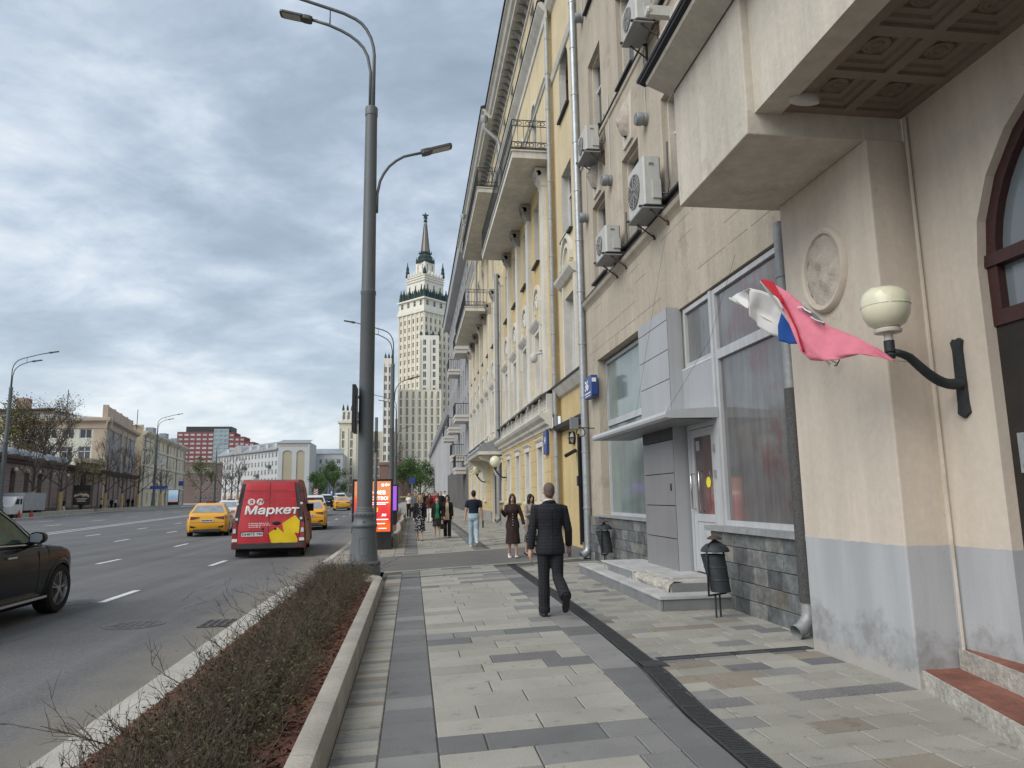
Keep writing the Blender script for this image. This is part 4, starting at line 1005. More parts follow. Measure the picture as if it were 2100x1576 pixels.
# upper storeys
U=WX(5.0); UC=[27.5,30.65,33.8,36.9]+[40.2+3.1*k for k in range(7)]
ops=[]
for c in UC: ops+=[(c-.52,c+.52,5.75,8.05),(c-.55,c+.55,10.95,13.5),(c-.5,c+.5,15.2,17.95,True),(c-.5,c+.5,20.95,22.6)]
m=MB(); facade(m,U,G0,YE,4.4,14.2,[o for o in ops if o[3]<14],.32,rm=1); m.poly([(5,G0,4.4),(5.6,G0,4.4),(5.6,G0,14.2),(5,G0,14.2)]); part('wall',m,[M['yellow'],M['white_plaster']],yb,world=True)
m=MB(); facade(m,U,G0,YE,14.2,23.4,[o for o in ops if o[3]>14],.32,rm=1); m.poly([(5,G0,14.2),(5.6,G0,14.2),(5.6,G0,23.4),(5,G0,23.4)]); part('wall',m,[M['yellow_pale'],M['white_plaster']],yb,world=True)
for c in UC:
    window(yb,U,c-.52,5.75,1.04,2.3,.28,nu=2,zbars=(.7,),mp='glass_white_y'); window(yb,U,c-.55,10.95,1.1,2.55,.28,nu=2,zbars=(.7,),mp='glass_white_y')
    window(yb,U,c-.5,15.2,1.0,2.75,.28,arch=True,nu=2,zbars=(.6,),mp='glass_far'); window(yb,U,c-.5,20.95,1.0,1.65,.28,nu=2,zbars=(),mp='glass_far')
    m=MB(); wbox(m,U,c-.62,c+.62,10.88,10.95,-.14,.3); yp('sill',m,'black_metal')
    m=MB()
    for s in (-1,1): wbox(m,U,c+s*.626-.1,c+s*.626+.1,5.6,8.15,-.07,.05); wbox(m,U,c+s*.82-.09,c+s*.82+.09,7.2,8.25,-.12,.05)
    wbox(m,U,c-.72,c+.72,8.06,8.2,-.071,.05); wprof(m,U,c-.95,c+.95,[(0,8.2),(-.1,8.22),(-.22,8.36),(-.26,8.44),(-.26,8.48),(0,8.52)])
    wbox(m,U,c-.72,c+.72,5.5,5.6,-.12,.05); yp('window_surround',m,'white_plaster')
    m=MB()
    for r0,r1,d in ((.82,.70,.10),(.56,.46,.07)):
        rows=[]
        for k in range(13):
            a=PI*k/12; rows.append([U.F(c-q*math.cos(a),8.95+q*1.35*math.sin(a),dd) for q,dd in ((r1,0),(r1,-d),(r0,-d),(r0,0))])
        m.grid(rows,True,True,True)
    for s in (-1,1): wbox(m,U,c+s*.76-.07,c+s*.76+.07,8.52,8.95,-.10,0)
    for a in (60,90,120): m.tube([U.F(c-.2*math.cos(R(a)),8.9+.25*math.sin(R(a)),-.03),U.F(c-.46*math.cos(R(a)),8.95+.6*math.sin(R(a)),-.04)],.04,5)
    yp('arch_moulding',m,'white_plaster')
    m=MB(); rows=[]
    for k in range(13):
        a=PI*k/12; rows.append([U.F(c-q*math.cos(a),17.45+q*math.sin(a),dd) for q,dd in ((.5,0),(.5,-.06),(.62,-.06),(.62,0))])
    m.grid(rows,True,True,True); yp('arch_moulding',m,'white_plaster')
PC=[25.55,29.08,32.22,35.35,38.6]+[41.75+3.1*k for k in range(7)]
for i,c in enumerate(PC):
    m=MB(); wbox(m,U,c-.29,c+.29,5.2,13.35,-.17,.05); wbox(m,U,c-.36,c+.36,5.0,5.35,-.22,.05); yp('pilaster',m,'white_plaster')
    m=MB(); wprof(m,U,c-.32,c+.32,[(0,13.35),(-.18,13.35),(-.2,13.5),(-.34,13.7),(-.3,13.85),(-.42,13.95),(-.42,14.08),(0,14.08)])
    for s in (-1,1): m.lathe([(0,-.06),(.11,-.06),(.11,.06),(0,.06)],10,(4.72,c+s*.26,13.86),'y')
    yp('capital',m,'plinth' if i%4 else 'white_plaster')
m=MB(); wprof(m,U,G0-.05,38.1,[(0,17.25),(-.06,17.27),(-.06,17.37),(-.13,17.43),(0,17.48)]) ; yp('impost_band',m,'white_plaster')
m=MB(); wprof(m,U,G0-.3,YE,[(0,19.75),(-.06,19.78),(-.08,20.0),(-.22,20.15),(-.34,20.3),(-.34,20.42),(0,20.44)]); yp('cornice',m,'white_plaster')
m=MB(); wprof(m,U,G0-.32,YE,[(-.345,20.40),(-.38,20.41),(-.38,20.46),(0,20.56)]); yp('cornice_flashing',m,'black_metal')
# bracket course and eaves
bm_=MB(); bm_.grid([[(0,-.14,0),(-.16,-.14,.22),(-.42,-.14,.34),(-.42,-.14,.44),(0,-.14,.44)],[(0,.14,0),(-.16,.14,.22),(-.42,.14,.34),(-.42,.14,.44),(0,.14,.44)]],True,True,True)
bme=bm_.mesh('eaves_bracket',M['plinth'])
y=G0+.2
while y<YE: link('eaves_bracket',bme,yb,Vector((5,y,22.95))-yb.location); y+=.62
m=MB(); wprof(m,U,G0,YE,[(0,22.75),(-.07,22.77),(-.07,22.9),(0,22.92)]); yp('frieze_moulding',m,'white_plaster')
for y0,y1,dx in ((G0-.4,38.2,0),(38.2,YE,-.22)):
    m=MB(); wprof(m,WX(5.0+dx),y0,y1,[(.3,23.4),(-.55,23.42),(-.58,23.55),(-.70,23.62),(-.78,23.8),(-.90,23.88),(-.92,24.02),(.3,24.1)]); yp('eaves',m,'white_plaster')
    m=MB(); wprof(m,WX(5.0+dx),y0-.05,y1,[(-.93,23.98),(-.98,23.98),(-.98,24.1),(.5,24.6),(.5,24.5)]); yp('roof_edge',m,'black_metal')
m=MB(); m.grid([[(4.1,y,24.08),(7.5,y,26.5),(11,y,24)] for y in (G0,YE)],False); yp('roof',m,'sheet_grey')
# balconies with iron railings
def balcony(z,y0,y1,xf,xb,sc_=1):
    m=MB(); m.box(xf,xb,y0,y1,z,z+.26); m.box(xf-.05,xb,y0-.05,y1+.05,z+.26,z+.33); s=yp('balcony',m,'white_plaster')
    m=MB(); m.box(xf-.07,xb,y0-.07,y1+.07,z+.331,z+.36)
    h=1.1; zb=z+.42
    def run(p,q,m):
        L_=math.dist(p,q); n=max(2,int(L_/.20))
        for zz in (zb,zb+.22,zb+h-.24,zb+h): m.tube([(*p,zz),(*q,zz)],.018,4)
        for k in range(n+1):
            x,y=p[0]+(q[0]-p[0])*k/n,p[1]+(q[1]-p[1])*k/n; m.tube([(x,y,zb-.06),(x,y,zb+h)],.011,4)
        if L_<3:
            nn=max(2,int(L_/.36))
            for k in range(nn):
                t=(k+.5)/nn; x,y=p[0]+(q[0]-p[0])*t,p[1]+(q[1]-p[1])*t; ux,uy=(q[0]-p[0])/L_,(q[1]-p[1])/L_
                for zz in (zb+.11,zb+h-.12):
                    for s_ in (-1,1): m.tube([(x+ux*(s_*.075+.075*math.cos(a)),y+uy*(s_*.075+.075*math.cos(a)),zz+.075*math.sin(a)) for a in [2*PI*i/8 for i in range(9)]],.013,4,False)
    run((xf,y0),(xf,y1),m); run((xf,y0),(xb-.05,y0),m); run((xf,y1),(xb-.05,y1),m)
    part('railing',m,M['black_metal'],s,world=True)
    return s
balcony(14.12,24.62,36.3,3.62,5.0); balcony(18.95,38.5,50.5,3.62,5.0); balcony(14.12,46.8,58,3.5,5.0)
# entrance canopy on curved consoles
m=MB(); m.grid([[(3.55,y,4.02),(3.5,y,4.15),(3.62,y,4.35),(4.8,y,4.85),(4.8,y,4.02)] for y in (38.2,45.9)],True,True,True); yp('porch_roof',m,'sheet_grey')
m=MB(); m.grid([[(3.52,y,3.86),(3.46,y,4.0),(3.56,y,4.03),(4.8,y,4.03),(4.8,y,3.86)] for y in (38.1,46)],True,True,True); yp('porch_fascia',m,'white_plaster')
for y in (38.6,45.2):
    m=MB(); m.prism([(4.8,2.6),(4.62,2.62),(4.5,2.8),(4.4,3.2),(4.1,3.5),(3.75,3.6),(3.62,3.72),(3.7,3.86),(4.8,3.86)],y,y+.45,'y'); yp('console',m,'white_plaster')
m=MB(); m.box(4.95,5.05,41.0,43.0,.25,3.0); yp('door',m,'dark_door'); m=MB(); m.box(4.2,4.8,40.6,43.4,-.05,.14); yp('door_step',m,'plinth')
# narrow recessed bay against the beige building
Sx=WX(5.2); m=MB(); ops=[(21.8,23.3,5.5,8.3),(21.9,23.4,10.4,12.85),(21.9,23.35,14.9,17.3,True),(21.9,23.4,20.6,22.6)]
facade(m,Sx,18.42,G0,5.0,23.4,ops,.32,rm=1); part('wall',m,[M['yellow_pale'],M['white_plaster']],yb,world=True)
m=MB(); facade(m,Sx,18.42,G0,-.05,5.0,[(18.6,21.65,.0,3.64)],.5); yp('wall',m,'yellow')
for a,b,c,e,*ar in ops:
    window(yb,Sx,a,c,b-a,e-c,.28,arch=bool(ar),nu=2,zbars=(.68,),mp='glass_far',mf='maroon' if ar else 'white_frame')
    m=MB(); wbox(m,Sx,a-.05,b+.05,c-.07,c,-.12,.3); yp('sill',m,'black_metal')
m=MB()
for r0,r1,d in ((.84,.70,.12),(.56,.46,.08)):
    rows=[]
    for k in range(13):
        a=PI*k/12; rows.append([Sx.F(22.75-q*math.cos(a),9.35+q*1.35*math.sin(a),dd) for q,dd in ((r1,0),(r1,-d),(r0,-d),(r0,0))])
    m.grid(rows,True,True,True)
wprof(m,Sx,21.5,23.9,[(0,8.75),(-.1,8.78),(-.25,8.95),(-.28,9.05),(0,9.1)]); wbox(m,Sx,21.55,21.792,5.4,8.75,-.07,.02); wbox(m,Sx,23.308,23.5,5.4,8.75,-.07,.02); yp('window_surround',m,'white_plaster')
m=MB(); wprof(m,Sx,18.4,G0,[(0,5.0),(-.1,5.05),(-.25,5.25),(-.3,5.35),(0,5.4)]); yp('cornice',m,'white_plaster'); m=MB(); wprof(m,Sx,18.4,G0,[(0,20.0),(-.1,20.05),(-.25,20.2),(-.3,20.4),(0,20.44)]); yp('cornice',m,'white_plaster')
m=MB(); wprof(m,Sx,18.4,G0,[(-.31,5.33),(-.34,5.34),(-.34,5.39),(0,5.46)]); yp('cornice_flashing',m,'black_metal'); m=MB(); wprof(m,Sx,18.4,G0,[(0,3.8),(-.28,3.85),(-.3,4.0),(0,4.05)]); yp('cornice_flashing',m,'black_metal'); m=MB(); wprof(m,Sx,18.4,G0,[(-.3,20.40),(-.36,20.41),(-.36,20.46),(0,20.56)]); yp('cornice_flashing',m,'black_metal')
m=MB(); wprof(m,Sx,18.4,G0,[(0,17.1),(-.06,17.13),(-.12,17.3),(0,17.35)]); yp('impost_band',m,'white_plaster')
gt=thing('yard_gate','open black metal gate leaf in the passage beside the galvanised downpipe','gate',(5.15,21.62,0))
b=MB(); b.box(-.06,.0,-.05,.05,.12,3.5); b.box(-.1,.02,-.09,.09,1.9,2.2); part('post',b,M['black_metal'],gt)
b=MB(); b.box(.0,1.3,-.02,.02,.2,3.4); part('leaf',b,M['black_metal'],gt)
t=thing('bulkhead_light','round caged bulkhead light over the yard passage','wall light',(5.2,22.5,3.45)); b=MB(); b.lathe([(0,0),(.2,0),(.2,-.06),(.14,-.13),(0,-.17)],18,(0,0,0),'x'); part('globe',b,M['lamp_glass'],t,smooth=40)
b=MB(); b.lathe([(.205,-.0),(.215,-.04),(.205,-.08)],18,(0,0,0),'x',cap=False); b.box(-.19,0,-.012,.012,-.2,.2); b.box(-.19,0,-.2,.2,-.012,.012); part('cage',b,M['black_metal'],t)
t=thing('security_camera','black bullet camera under the bulkhead light by the gate','security camera',(5.2,22.3,3.0)); b=MB(); b.tube([(0,0,0),(-.14,-.02,-.02)],.02,6); b.tube([(-.04,-.1,.03),(-.42,-.3,-.16)],.06,8); part('body',b,M['black_metal'],t)
t=thing('security_camera','white dome camera on the yellow building corner pilaster','security camera',(5.0,25.9,6.85)); b=MB(); b.tube([(0,0,.1),(-.1,-.02,.12),(-.5,-.05,.02)],.045,8); b.lathe([(0,-.3),(.1,-.26),(.14,-.16),(.15,-.02),(.1,.08),(0,.1)],14,(-.5,-.05,-.02)); part('body',b,M['ac_body'],t,smooth=True)
t=thing('address_plate','narrow blue house number plate on the yellow building corner','sign',(4.78,25.05,3.5)); b=MB(); b.box(-.08,.0,-.33,.33,-.42,.42); part('plate',b,M['sign_blue'],t); text('number','34',.34,M['text_white'],t,(-.083,0,.06),FACE_STREET)
downpipe('downpipe','pale grey downpipe in the corner of the yellow building',4.98,24.42,.3,23,.085,'zinc_dull',elbow=False)
downpipe('downpipe','dark grey downpipe beside the pilaster under the iron balcony',4.62,38.35,.3,14.0,.12,'sheet_grey')
downpipe('downpipe','roof downpipe with a funnel head crossing the bracketed eaves',4.8,37.6,14.5,21.5,.11,'zinc_dull',elbow=False,head=(-.85,.0))
downpipe('downpipe','far roof downpipe with a funnel head beyond the upper balcony',4.7,52,14.5,21.5,.11,'zinc_dull',elbow=False,head=(-.95,.0))
def globe_lamp(y,label):
    t=thing('wall_lamp',label,'wall lamp',(4.8,y,2.55),group='globe lamps by the yellow entrance')
    b=MB(); P=[(-.62*k/8,.0,.05+.36*(k/8)**1.5-.12*math.sin(PI*k/8)) for k in range(9)]; b.tube(P,.04,6); b.box(-.04,0,-.06,.06,-.2,.25); b.lathe([(0,-.02),(.06,0),(.1,.1),(.1,.13),(0,.13)],10,(-.62,0,.42)); part('arm',b,M['dark_iron'],t)
    b=MB(); b.ell((-.62,0,.82),.28,.28,.30,16,10); part('globe',b,M['globe'],t,smooth=True)
globe_lamp(36.1,'cream globe wall lamp on a black arm, nearer one at the yellow entrance'); globe_lamp(46.4,'cream globe wall lamp on a black arm beyond the entrance porch')

# ------------------------------------------------ grey buildings beyond
mk('grey_wall',(.33,.33,.335),.9,big=(.2,.1),streak=(.8,.12)); mk('grey_light',(.47,.475,.48),.9,big=(.2,.08),streak=(.7,.1)); mk('grey_dark',(.17,.165,.16),.9,big=(.3,.15),streak=(.8,.15))
gb=thing('grey_building','tall grey building with box balconies past the yellow one','building',(5.2,80,0))
W=WX(5.2); m=MB(); ops=[]
for k in range(12):
    for j in range(6): ops.append((63+k*3.1,64.2+k*3.1,6.2+j*3.2,8.2+j*3.2))
facade(m,W,61.6,101,4.6,26,ops,.3); m.poly([(5.2,61.6,4),(12,61.6,4),(12,61.6,26),(5.2,61.6,26)]); part('wall',m,M['grey_wall'],gb,world=True)
m=MB(); facade(m,WX(5.0),61.6,101,-.05,4.6,[],.3); 
for k in range(26): m.box(4.9,5.02,62+k*1.5,62.5+k*1.5,0,4.6)
part('ground_storey',m,M['grey_dark'],gb,world=True)
for o in ops: window(gb,W,o[0],o[2],1.2,2.0,.2,nu=2,zbars=(),mp='glass_far')
m=MB(); wprof(m,W,61.4,101,[(0,25.2),(-.8,25.4),(-.95,25.9),(-.95,26.1),(0,26.4)]); part('cornice',m,M['grey_light'],gb,world=True)
m=MB(); wprof(m,W,61.4,101,[(-.96,26),(-1.05,26),(-1.05,26.2),(3,28),(3,27.9)]); part('roof',m,M['black_metal'],gb,world=True)
for y,z in ((66,4.1),(72,5.6),(66,9),(78,9),(66,15.5),(78,15.5),(90,9)):
    m=MB(); m.box(3.9,5.2,y,y+3.2,z,z+.25); m.box(3.95,5.2,y+.1,y+3.1,z-.35,z); s=part('balcony',m,M['globe_neck'],gb,world=True)
    m=MB()
    for k in range(14): m.box(3.92,3.95,y+.04+k*.24,y+.08+k*.24,z+.25,z+1.3)
    m.box(3.9,3.97,y,y+3.2,z+1.27,z+1.33)
    for k in range(5): m.box(3.95+k*.25,3.98+k*.25,y,y+.03,z+.25,z+1.3)
    m.box(3.9,5.2,y,y+.05,z+1.27,z+1.33); part('railing',m,M['black_metal'],s,world=True)
gl_=thing('grey_building','low light grey building at the far end of the pavement','building',(5.6,150,0))
W=WX(5.6); m=MB(); facade(m,W,101,215,0,14.2,[],.3); m.poly([(5.6,101,0),(14,101,0),(14,101,14.2),(5.6,101,14.2)]); part('wall',m,M['grey_light'],gl_,world=True)
for k in range(18):
    m=MB(); wbox(m,W,102+k*6.2,103+k*6.2,.3,13,-.35,.05); part('pilaster',m,M['grey_light'],gl_,world=True)
m=MB(); wprof(m,W,101,215,[(0,13),(-.7,13.3),(-.9,14),(-.9,14.3),(0,14.5)]); part('cornice',m,M['grey_wall'],gl_,world=True)

# ------------------------------------------------ Stalin-era skyscraper at the end of the street
mk('tower_stone',(.70,.645,.51),.9,big=(.08,.07),streak=(.25,.12)); mk('tower_light',(.74,.71,.62),.9,big=(.1,.06),streak=(.4,.1)); mk('tower_green',(.035,.06,.055),.8,big=(.4,.3)); mk('spire_metal',(.23,.20,.165),.5,.4,metal=.4,streak=(.8,.2)); mk('tower_brown',(.17,.105,.085),.85,big=(.2,.1))
TY=330; TS=TY/1456.*1.0
tw=thing('skyscraper','cream Stalin-era tower with tiered crown, green pinnacles and a star-topped spire','tower',(5.5,TY,0))
ca=R(42)                     # turned so that an edge faces the street
def tp(a,b,z): return (a*math.cos(ca)-b*math.sin(ca),a*math.sin(ca)+b*math.cos(ca),z)
def sq(m,h,z0,z1,h2=None):
    h2=h if h2 is None else h2
    m.grid([[tp(a*h,b*h,z0) for a,b in ((-1,-1),(1,-1),(1,1),(-1,1))],[tp(a*h2,b*h2,z1) for a,b in ((-1,-1),(1,-1),(1,1),(-1,1))]],True,True,True)
def zt(py): return EYE+(1023-py)*TY/1456*1.02
def Z(py): return PY(866,py,TY)[2]
def tierwall(h,z0,z1,rows,ncol,ww,name,k='tower_stone',d=.5):
    m=MB(); n=0; base=tw.location
    for A,B in (((h,-h),(-h,-h)),((-h,-h),(-h,h))):                 # the two faces seen from the street
        a=tp(*A,0); b=tp(*B,0); W=Wall((a[0],a[1]),(b[0],b[1])); ops=[]
        for z,hh in rows:
            for c in range(ncol):
                u=W.L*(c+.5)/ncol; ops.append((u-ww/2,u+ww/2,z,z+hh))
        facade(m,W,0,W.L,z0,z1,ops,d)
        for o in ops:
            key=('tw',round(ww,2),round(o[3]-o[2],2))
            if key not in _WC:
                f=MB(); hh=o[3]-o[2]; f.poly([(d-.05,0,0),(d-.05,ww,0),(d-.05,ww,hh),(d-.05,0,hh)]); f.box(d-.15,d-.06,ww/2-.09,ww/2+.09,0,hh); f.mi[-6:]=[1]*6; f.box(d-.15,d-.06,0,ww,hh*.62,hh*.62+.15); f.mi[-6:]=[1]*6; _WC[key]=f.mesh('window',[M['glass_far'],M['tower_light']])
            link('window',_WC[key],tw,W.F(o[0],o[2]),W.rz)
    A=[tp(h,-h,0),tp(h,h,0),tp(-h,h,0)]
    for p,q in zip(A,A[1:]): m.poly([(p[0],p[1],z0),(q[0],q[1],z0),(q[0],q[1],z1),(p[0],p[1],z1)])
    m.poly([tp(a*h,b*h,z1) for a,b in ((-1,-1),(1,-1),(1,1),(-1,1))])
    part(name,m,M[k],tw)
H1=8.6
zr=[(Z(1000)+k*3.75,2.1) for k in range(34)]
zr=[(z,h) for z,h in zr if z+h<Z(658)]
tierwall(H1,0,Z(650),zr,6,1.15,'shaft')
for k in range(7):                                           # vertical ribs up the two faces
    for A,B in (((H1,-H1),(-H1,-H1)),((-H1,-H1),(-H1,H1))):
        a=tp(*A,0); b=tp(*B,0); W=Wall((a[0],a[1]),(b[0],b[1])); m=MB(); u=W.L*k/6; wbox(m,W,max(0,u-.35),min(W.L,u+.35),0,Z(652),-.4,.1); part('rib',m,M['tower_light'],tw)
m=MB(); sq(m,H1+.7,Z(652),Z(645)); sq(m,H1+.3,Z(645),Z(640)); part('cornice',m,M['tower_light'],tw)
tierwall(H1,Z(639.9),Z(626),[(Z(638),2.4)],4,1.7,'attic','tower_light')
m=MB(); sq(m,H1+.8,Z(626),Z(623)); part('cornice',m,M['tower_light'],tw)
def pinn(m,x,y,z,h,r): m.lathe([(r*.9,0),(r,h*.12),(r*.75,h*.2),(r*.95,h*.3),(r*.6,h*.45),(r*.75,h*.55),(r*.3,h*.75),(r*.12,h)],8,(x,y,z))
for a in range(-4,5):
    for ed in range(2):
        p=tp(a*H1/4.3,-H1*.93,0) if ed==0 else tp(-H1*.93,a*H1/4.3,0)
        if a==-4 and ed==1: continue
        m=MB(); hh=(4.6 if a%2 else 3.4)+(1.2 if abs(a)==4 else 0); pinn(m,p[0],p[1],Z(623),hh*1.3,1.25 if a%2 else 1.05); part('pinnacle',m,M['tower_green'],tw,smooth=True)
H2=6.1
tierwall(H2,Z(622.9),Z(572),[(Z(603),2.6),(Z(617),2.0)],3,.95,'upper_tier','tower_light')
for z in (585,580,575,608): 
    m=MB(); sq(m,H2+.4,Z(z),Z(z-1.6)); part('string_course',m,M['tower_light'],tw)
for k in range(6):
    for ed in range(2):
        a=-H2+2*H2*(k+.5)/6; p=tp(a,-H2,0) if ed==0 else tp(-H2,a,0)
        m=MB(); m.lathe([(.55,0),(.55,1.2),(.3,1.7),(0,1.9)],6,(p[0],p[1],Z(572))); part('merlon',m,M['tower_light'],tw)
for a,b in ((-1,-1),(1,-1),(-1,1)):
    p=tp(a*H2*.97,b*H2*.97,0); m=MB(); pinn(m,p[0],p[1],Z(571),7.6 if (a,b)!=(-1,-1) else 3.5,1.0); part('pinnacle',m,M['tower_green'],tw,smooth=True)
tierwall(3.2,Z(572),Z(542),[(Z(563),2.4),(Z(553),1.6)],2,.8,'lantern','tower_light',.3)
m=MB(); m.lathe([(4.4,Z(542)),(4.6,Z(538)),(3.5,Z(533)),(3.6,Z(529)),(2.6,Z(524)),(2.9,Z(521)),(2.2,Z(518))],8); 
for k in range(8):
    a=2*PI*k/8; pinn(m,4.1*math.cos(a),4.1*math.sin(a),Z(539),2.4,.45); pinn(m,2.9*math.cos(a),2.9*math.sin(a),Z(522),1.7,.3)
part('crown',m,M['tower_green'],tw)
m=MB(); m.lathe([(2.15,Z(520)),(1.9,Z(510)),(.75,Z(462)),(.85,Z(460)),(.7,Z(457))],8); part('spire',m,M['spire_metal'],tw)
for k in range(8):
    a=2*PI*(k+.0)/8; m=MB(); m.tube([(2.15*math.cos(a),2.15*math.sin(a),Z(520)),(.75*math.cos(a),.75*math.sin(a),Z(462))],.13,4); part('spire_rib',m,M['tower_green'],tw)
m=MB(); m.lathe([(.5,Z(457)),(1.0,Z(455)),(.7,Z(452)),(.45,Z(449))],8)
star=[]
for k in range(10):
    r=1.75 if k%2==0 else .75; a=PI/2+PI*k/5; star.append((r*math.cos(a),Z(443)+r*math.sin(a)))
m.prism(star,-.35,.35,'y'); m.tube([(.2,0,Z(450)),(.1,0,Z(446))],.6,6); part('star',m,M['tower_green'],tw)
# porch tower in front of the shaft, wings at the base
def block(x0,x1,y0,y1,z0,z1,name,k,nr,nc,ww,wh,zs,ribs=True):
    m=MB(); W=Wall((x1,y0),(x0,y0)); ops=[]
    for r in range(nr):
        for c in range(nc):
            u=W.L*(c+.5)/nc; 
            if zs+r*3.7+wh<z1-.6: ops.append((u-ww/2,u+ww/2,zs+r*3.7,zs+r*3.7+wh))
    facade(m,W,0,W.L,z0,z1,ops,.5); m.box(x0+.01,x1-.01,y0+1.2,y1,z0,z1); m.poly([(x0,y0,z0),(x0,y1,z0),(x0,y1,z1),(x0,y0,z1)]); m.poly([(x1,y0,z0),(x1,y1,z0),(x1,y1,z1),(x1,y0,z1)]); m.poly([(x0,y0,z1),(x1,y0,z1),(x1,y1,z1),(x0,y1,z1)])
    part(name,m,M[k],tw,world=True)
    for o in ops:
        key=('tb',round(ww,2),round(wh,2))
        if key not in _WC:
            f=MB(); f.poly([(.45,0,0),(.45,ww,0),(.45,ww,wh),(.45,0,wh)]); f.box(.35,.44,ww/2-.08,ww/2+.08,0,wh); f.mi[-6:]=[1]*6; _WC[key]=f.mesh('window',[M['glass_far'],M['tower_light']])
        link('window',_WC[key],tw,Vector(W.F(o[0],o[2]))-tw.location,W.rz)
    if ribs:
        for c in range(nc+1):
            u=W.L*c/nc; b=MB(); wbox(b,W,max(0,u-.3),min(W.L,u+.3),z0,z1-2,-.35,.05); part('rib',b,M['tower_light'],tw,world=True)
def xz(px,py,Y): return PY(px,py,Y)
a=xz(868,700,318); b=xz(900,700,318)
block(a[0]-1.5,b[0],317,322,0,a[2]+2.5,'porch_tower','tower_light',17,2,1.2,2.5,a[2]-61.2)
for i in range(4):
    m=MB(); pinn(m,a[0]-1+i*2.7,318,a[2]+2.5,2.6,.7); part('pinnacle',m,M['tower_green'],tw,world=True)
# left low corner tower of the same complex
l0=xz(696,870,300)[0]; l1=xz(747,870,300)[0]
block(l0,l1,300,312,0,xz(700,868,300)[2],'corner_block','tower_stone',13,3,.9,3.1,4)
m=MB(); m.box(l0-.7,l1+.7,299.3,312,xz(700,868,300)[2],xz(700,864,300)[2]); part('cornice',m,M['tower_light'],tw,world=True)
block(l0+.9,l1,300.5,311,xz(700,864,300)[2],xz(700,842,300)[2],'corner_attic','tower_light',1,5,.8,3,xz(700,860,300)[2])
for k in range(6):
    m=MB(); pinn(m,l0+1.4+k*1.75,301,xz(700,842,300)[2],2.8,.55); part('pinnacle',m,M['tower_green'],tw,world=True)
l2=xz(815,870,305)[0]; z1=xz(780,720,305)[2]
block(l1+.02,l2,306,316,0,xz(780,885,305)[2],'wing','tower_stone',8,6,.8,3.1,4)
q0=xz(787,700,300)[0]; q1=xz(806,700,300)[0]; zz=xz(795,735,300)[2]
block(q0,q1,300,305.9,0,zz,'turret','tower_light',16,2,1.0,2.4,6)
for k in range(3):
    m=MB(); pinn(m,q0+.8+k*1.4,302,zz,2.8,.6); part('pinnacle',m,M['tower_green'],tw,world=True)
w0=xz(815,900,312)[0]; w1=xz(905,900,312)[0]; block(w0,w1,311,316.9,0,xz(850,800,312)[2],'wing','tower_stone',15,7,.8,3.1,4)
m=MB(); y=282; m.lathe([(6.2,0),(6.2,14),(6.6,14.2),(6.6,15.2),(6.2,15.4)],20,(xz(812,900,y)[0],y,0)); m.box(xz(780,900,y)[0],xz(846,900,y)[0],y-1,y+8,0,13.6); part('rotunda',m,M['tower_brown'],tw,world=True)
# ------------------------------------------------ far side of the avenue
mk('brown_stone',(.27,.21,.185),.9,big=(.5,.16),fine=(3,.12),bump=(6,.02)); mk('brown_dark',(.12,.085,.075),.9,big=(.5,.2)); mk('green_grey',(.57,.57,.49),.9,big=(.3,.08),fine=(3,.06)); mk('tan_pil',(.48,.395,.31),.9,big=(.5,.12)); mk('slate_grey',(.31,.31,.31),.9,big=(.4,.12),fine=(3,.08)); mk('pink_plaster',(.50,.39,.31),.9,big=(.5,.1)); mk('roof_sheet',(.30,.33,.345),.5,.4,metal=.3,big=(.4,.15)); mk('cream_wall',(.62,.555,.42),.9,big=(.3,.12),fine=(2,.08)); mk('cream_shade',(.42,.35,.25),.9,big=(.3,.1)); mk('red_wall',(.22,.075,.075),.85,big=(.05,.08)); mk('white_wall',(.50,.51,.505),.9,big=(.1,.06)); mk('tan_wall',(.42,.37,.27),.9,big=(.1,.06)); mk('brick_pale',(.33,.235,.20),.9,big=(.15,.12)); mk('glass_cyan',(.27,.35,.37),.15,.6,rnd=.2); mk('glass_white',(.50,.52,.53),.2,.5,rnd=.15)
def at(px,Y): return PY(px,1000,Y)[0]
def simplewin(parent,W,u,z,w_,h,d=.18,mf='white_frame',mp='glass_far',bars=1):
    key=('s',round(w_,2),round(h,2),d,mf,mp,bars)
    if key not in _WC:
        f=MB(); f.poly([(d,0,0),(d,w_,0),(d,w_,h),(d,0,h)]); t=min(.09,w_*.09); n=len(f.f)
        f.box(d-.06,d-.01,0,t,0,h); f.box(d-.06,d-.01,w_-t,w_,0,h); f.box(d-.06,d-.01,t,w_-t,0,t); f.box(d-.06,d-.01,t,w_-t,h-t,h)
        for k in range(bars): c=w_*(k+1)/(bars+1); f.box(d-.06,d-.011,c-t/2,c+t/2,t,h-t)
        if h>1.2: f.box(d-.06,d-.012,t,w_-t,h*.66,h*.66+t)
        f.mi=[0]*n+[1]*(len(f.f)-n); _WC[key]=f.mesh('window',[M[mp],M[mf]])
    return link('window',_WC[key],parent,Vector(W.F(u,z))-parent.location,W.rz)
def bld(name,label,loc): return thing(name,label,'building',loc)
def farY(px,f):            # a place on the far pavement, f of the way out to the arcade wall
    k=at(px,100)/100; return f*-27.07/(k+.1617)
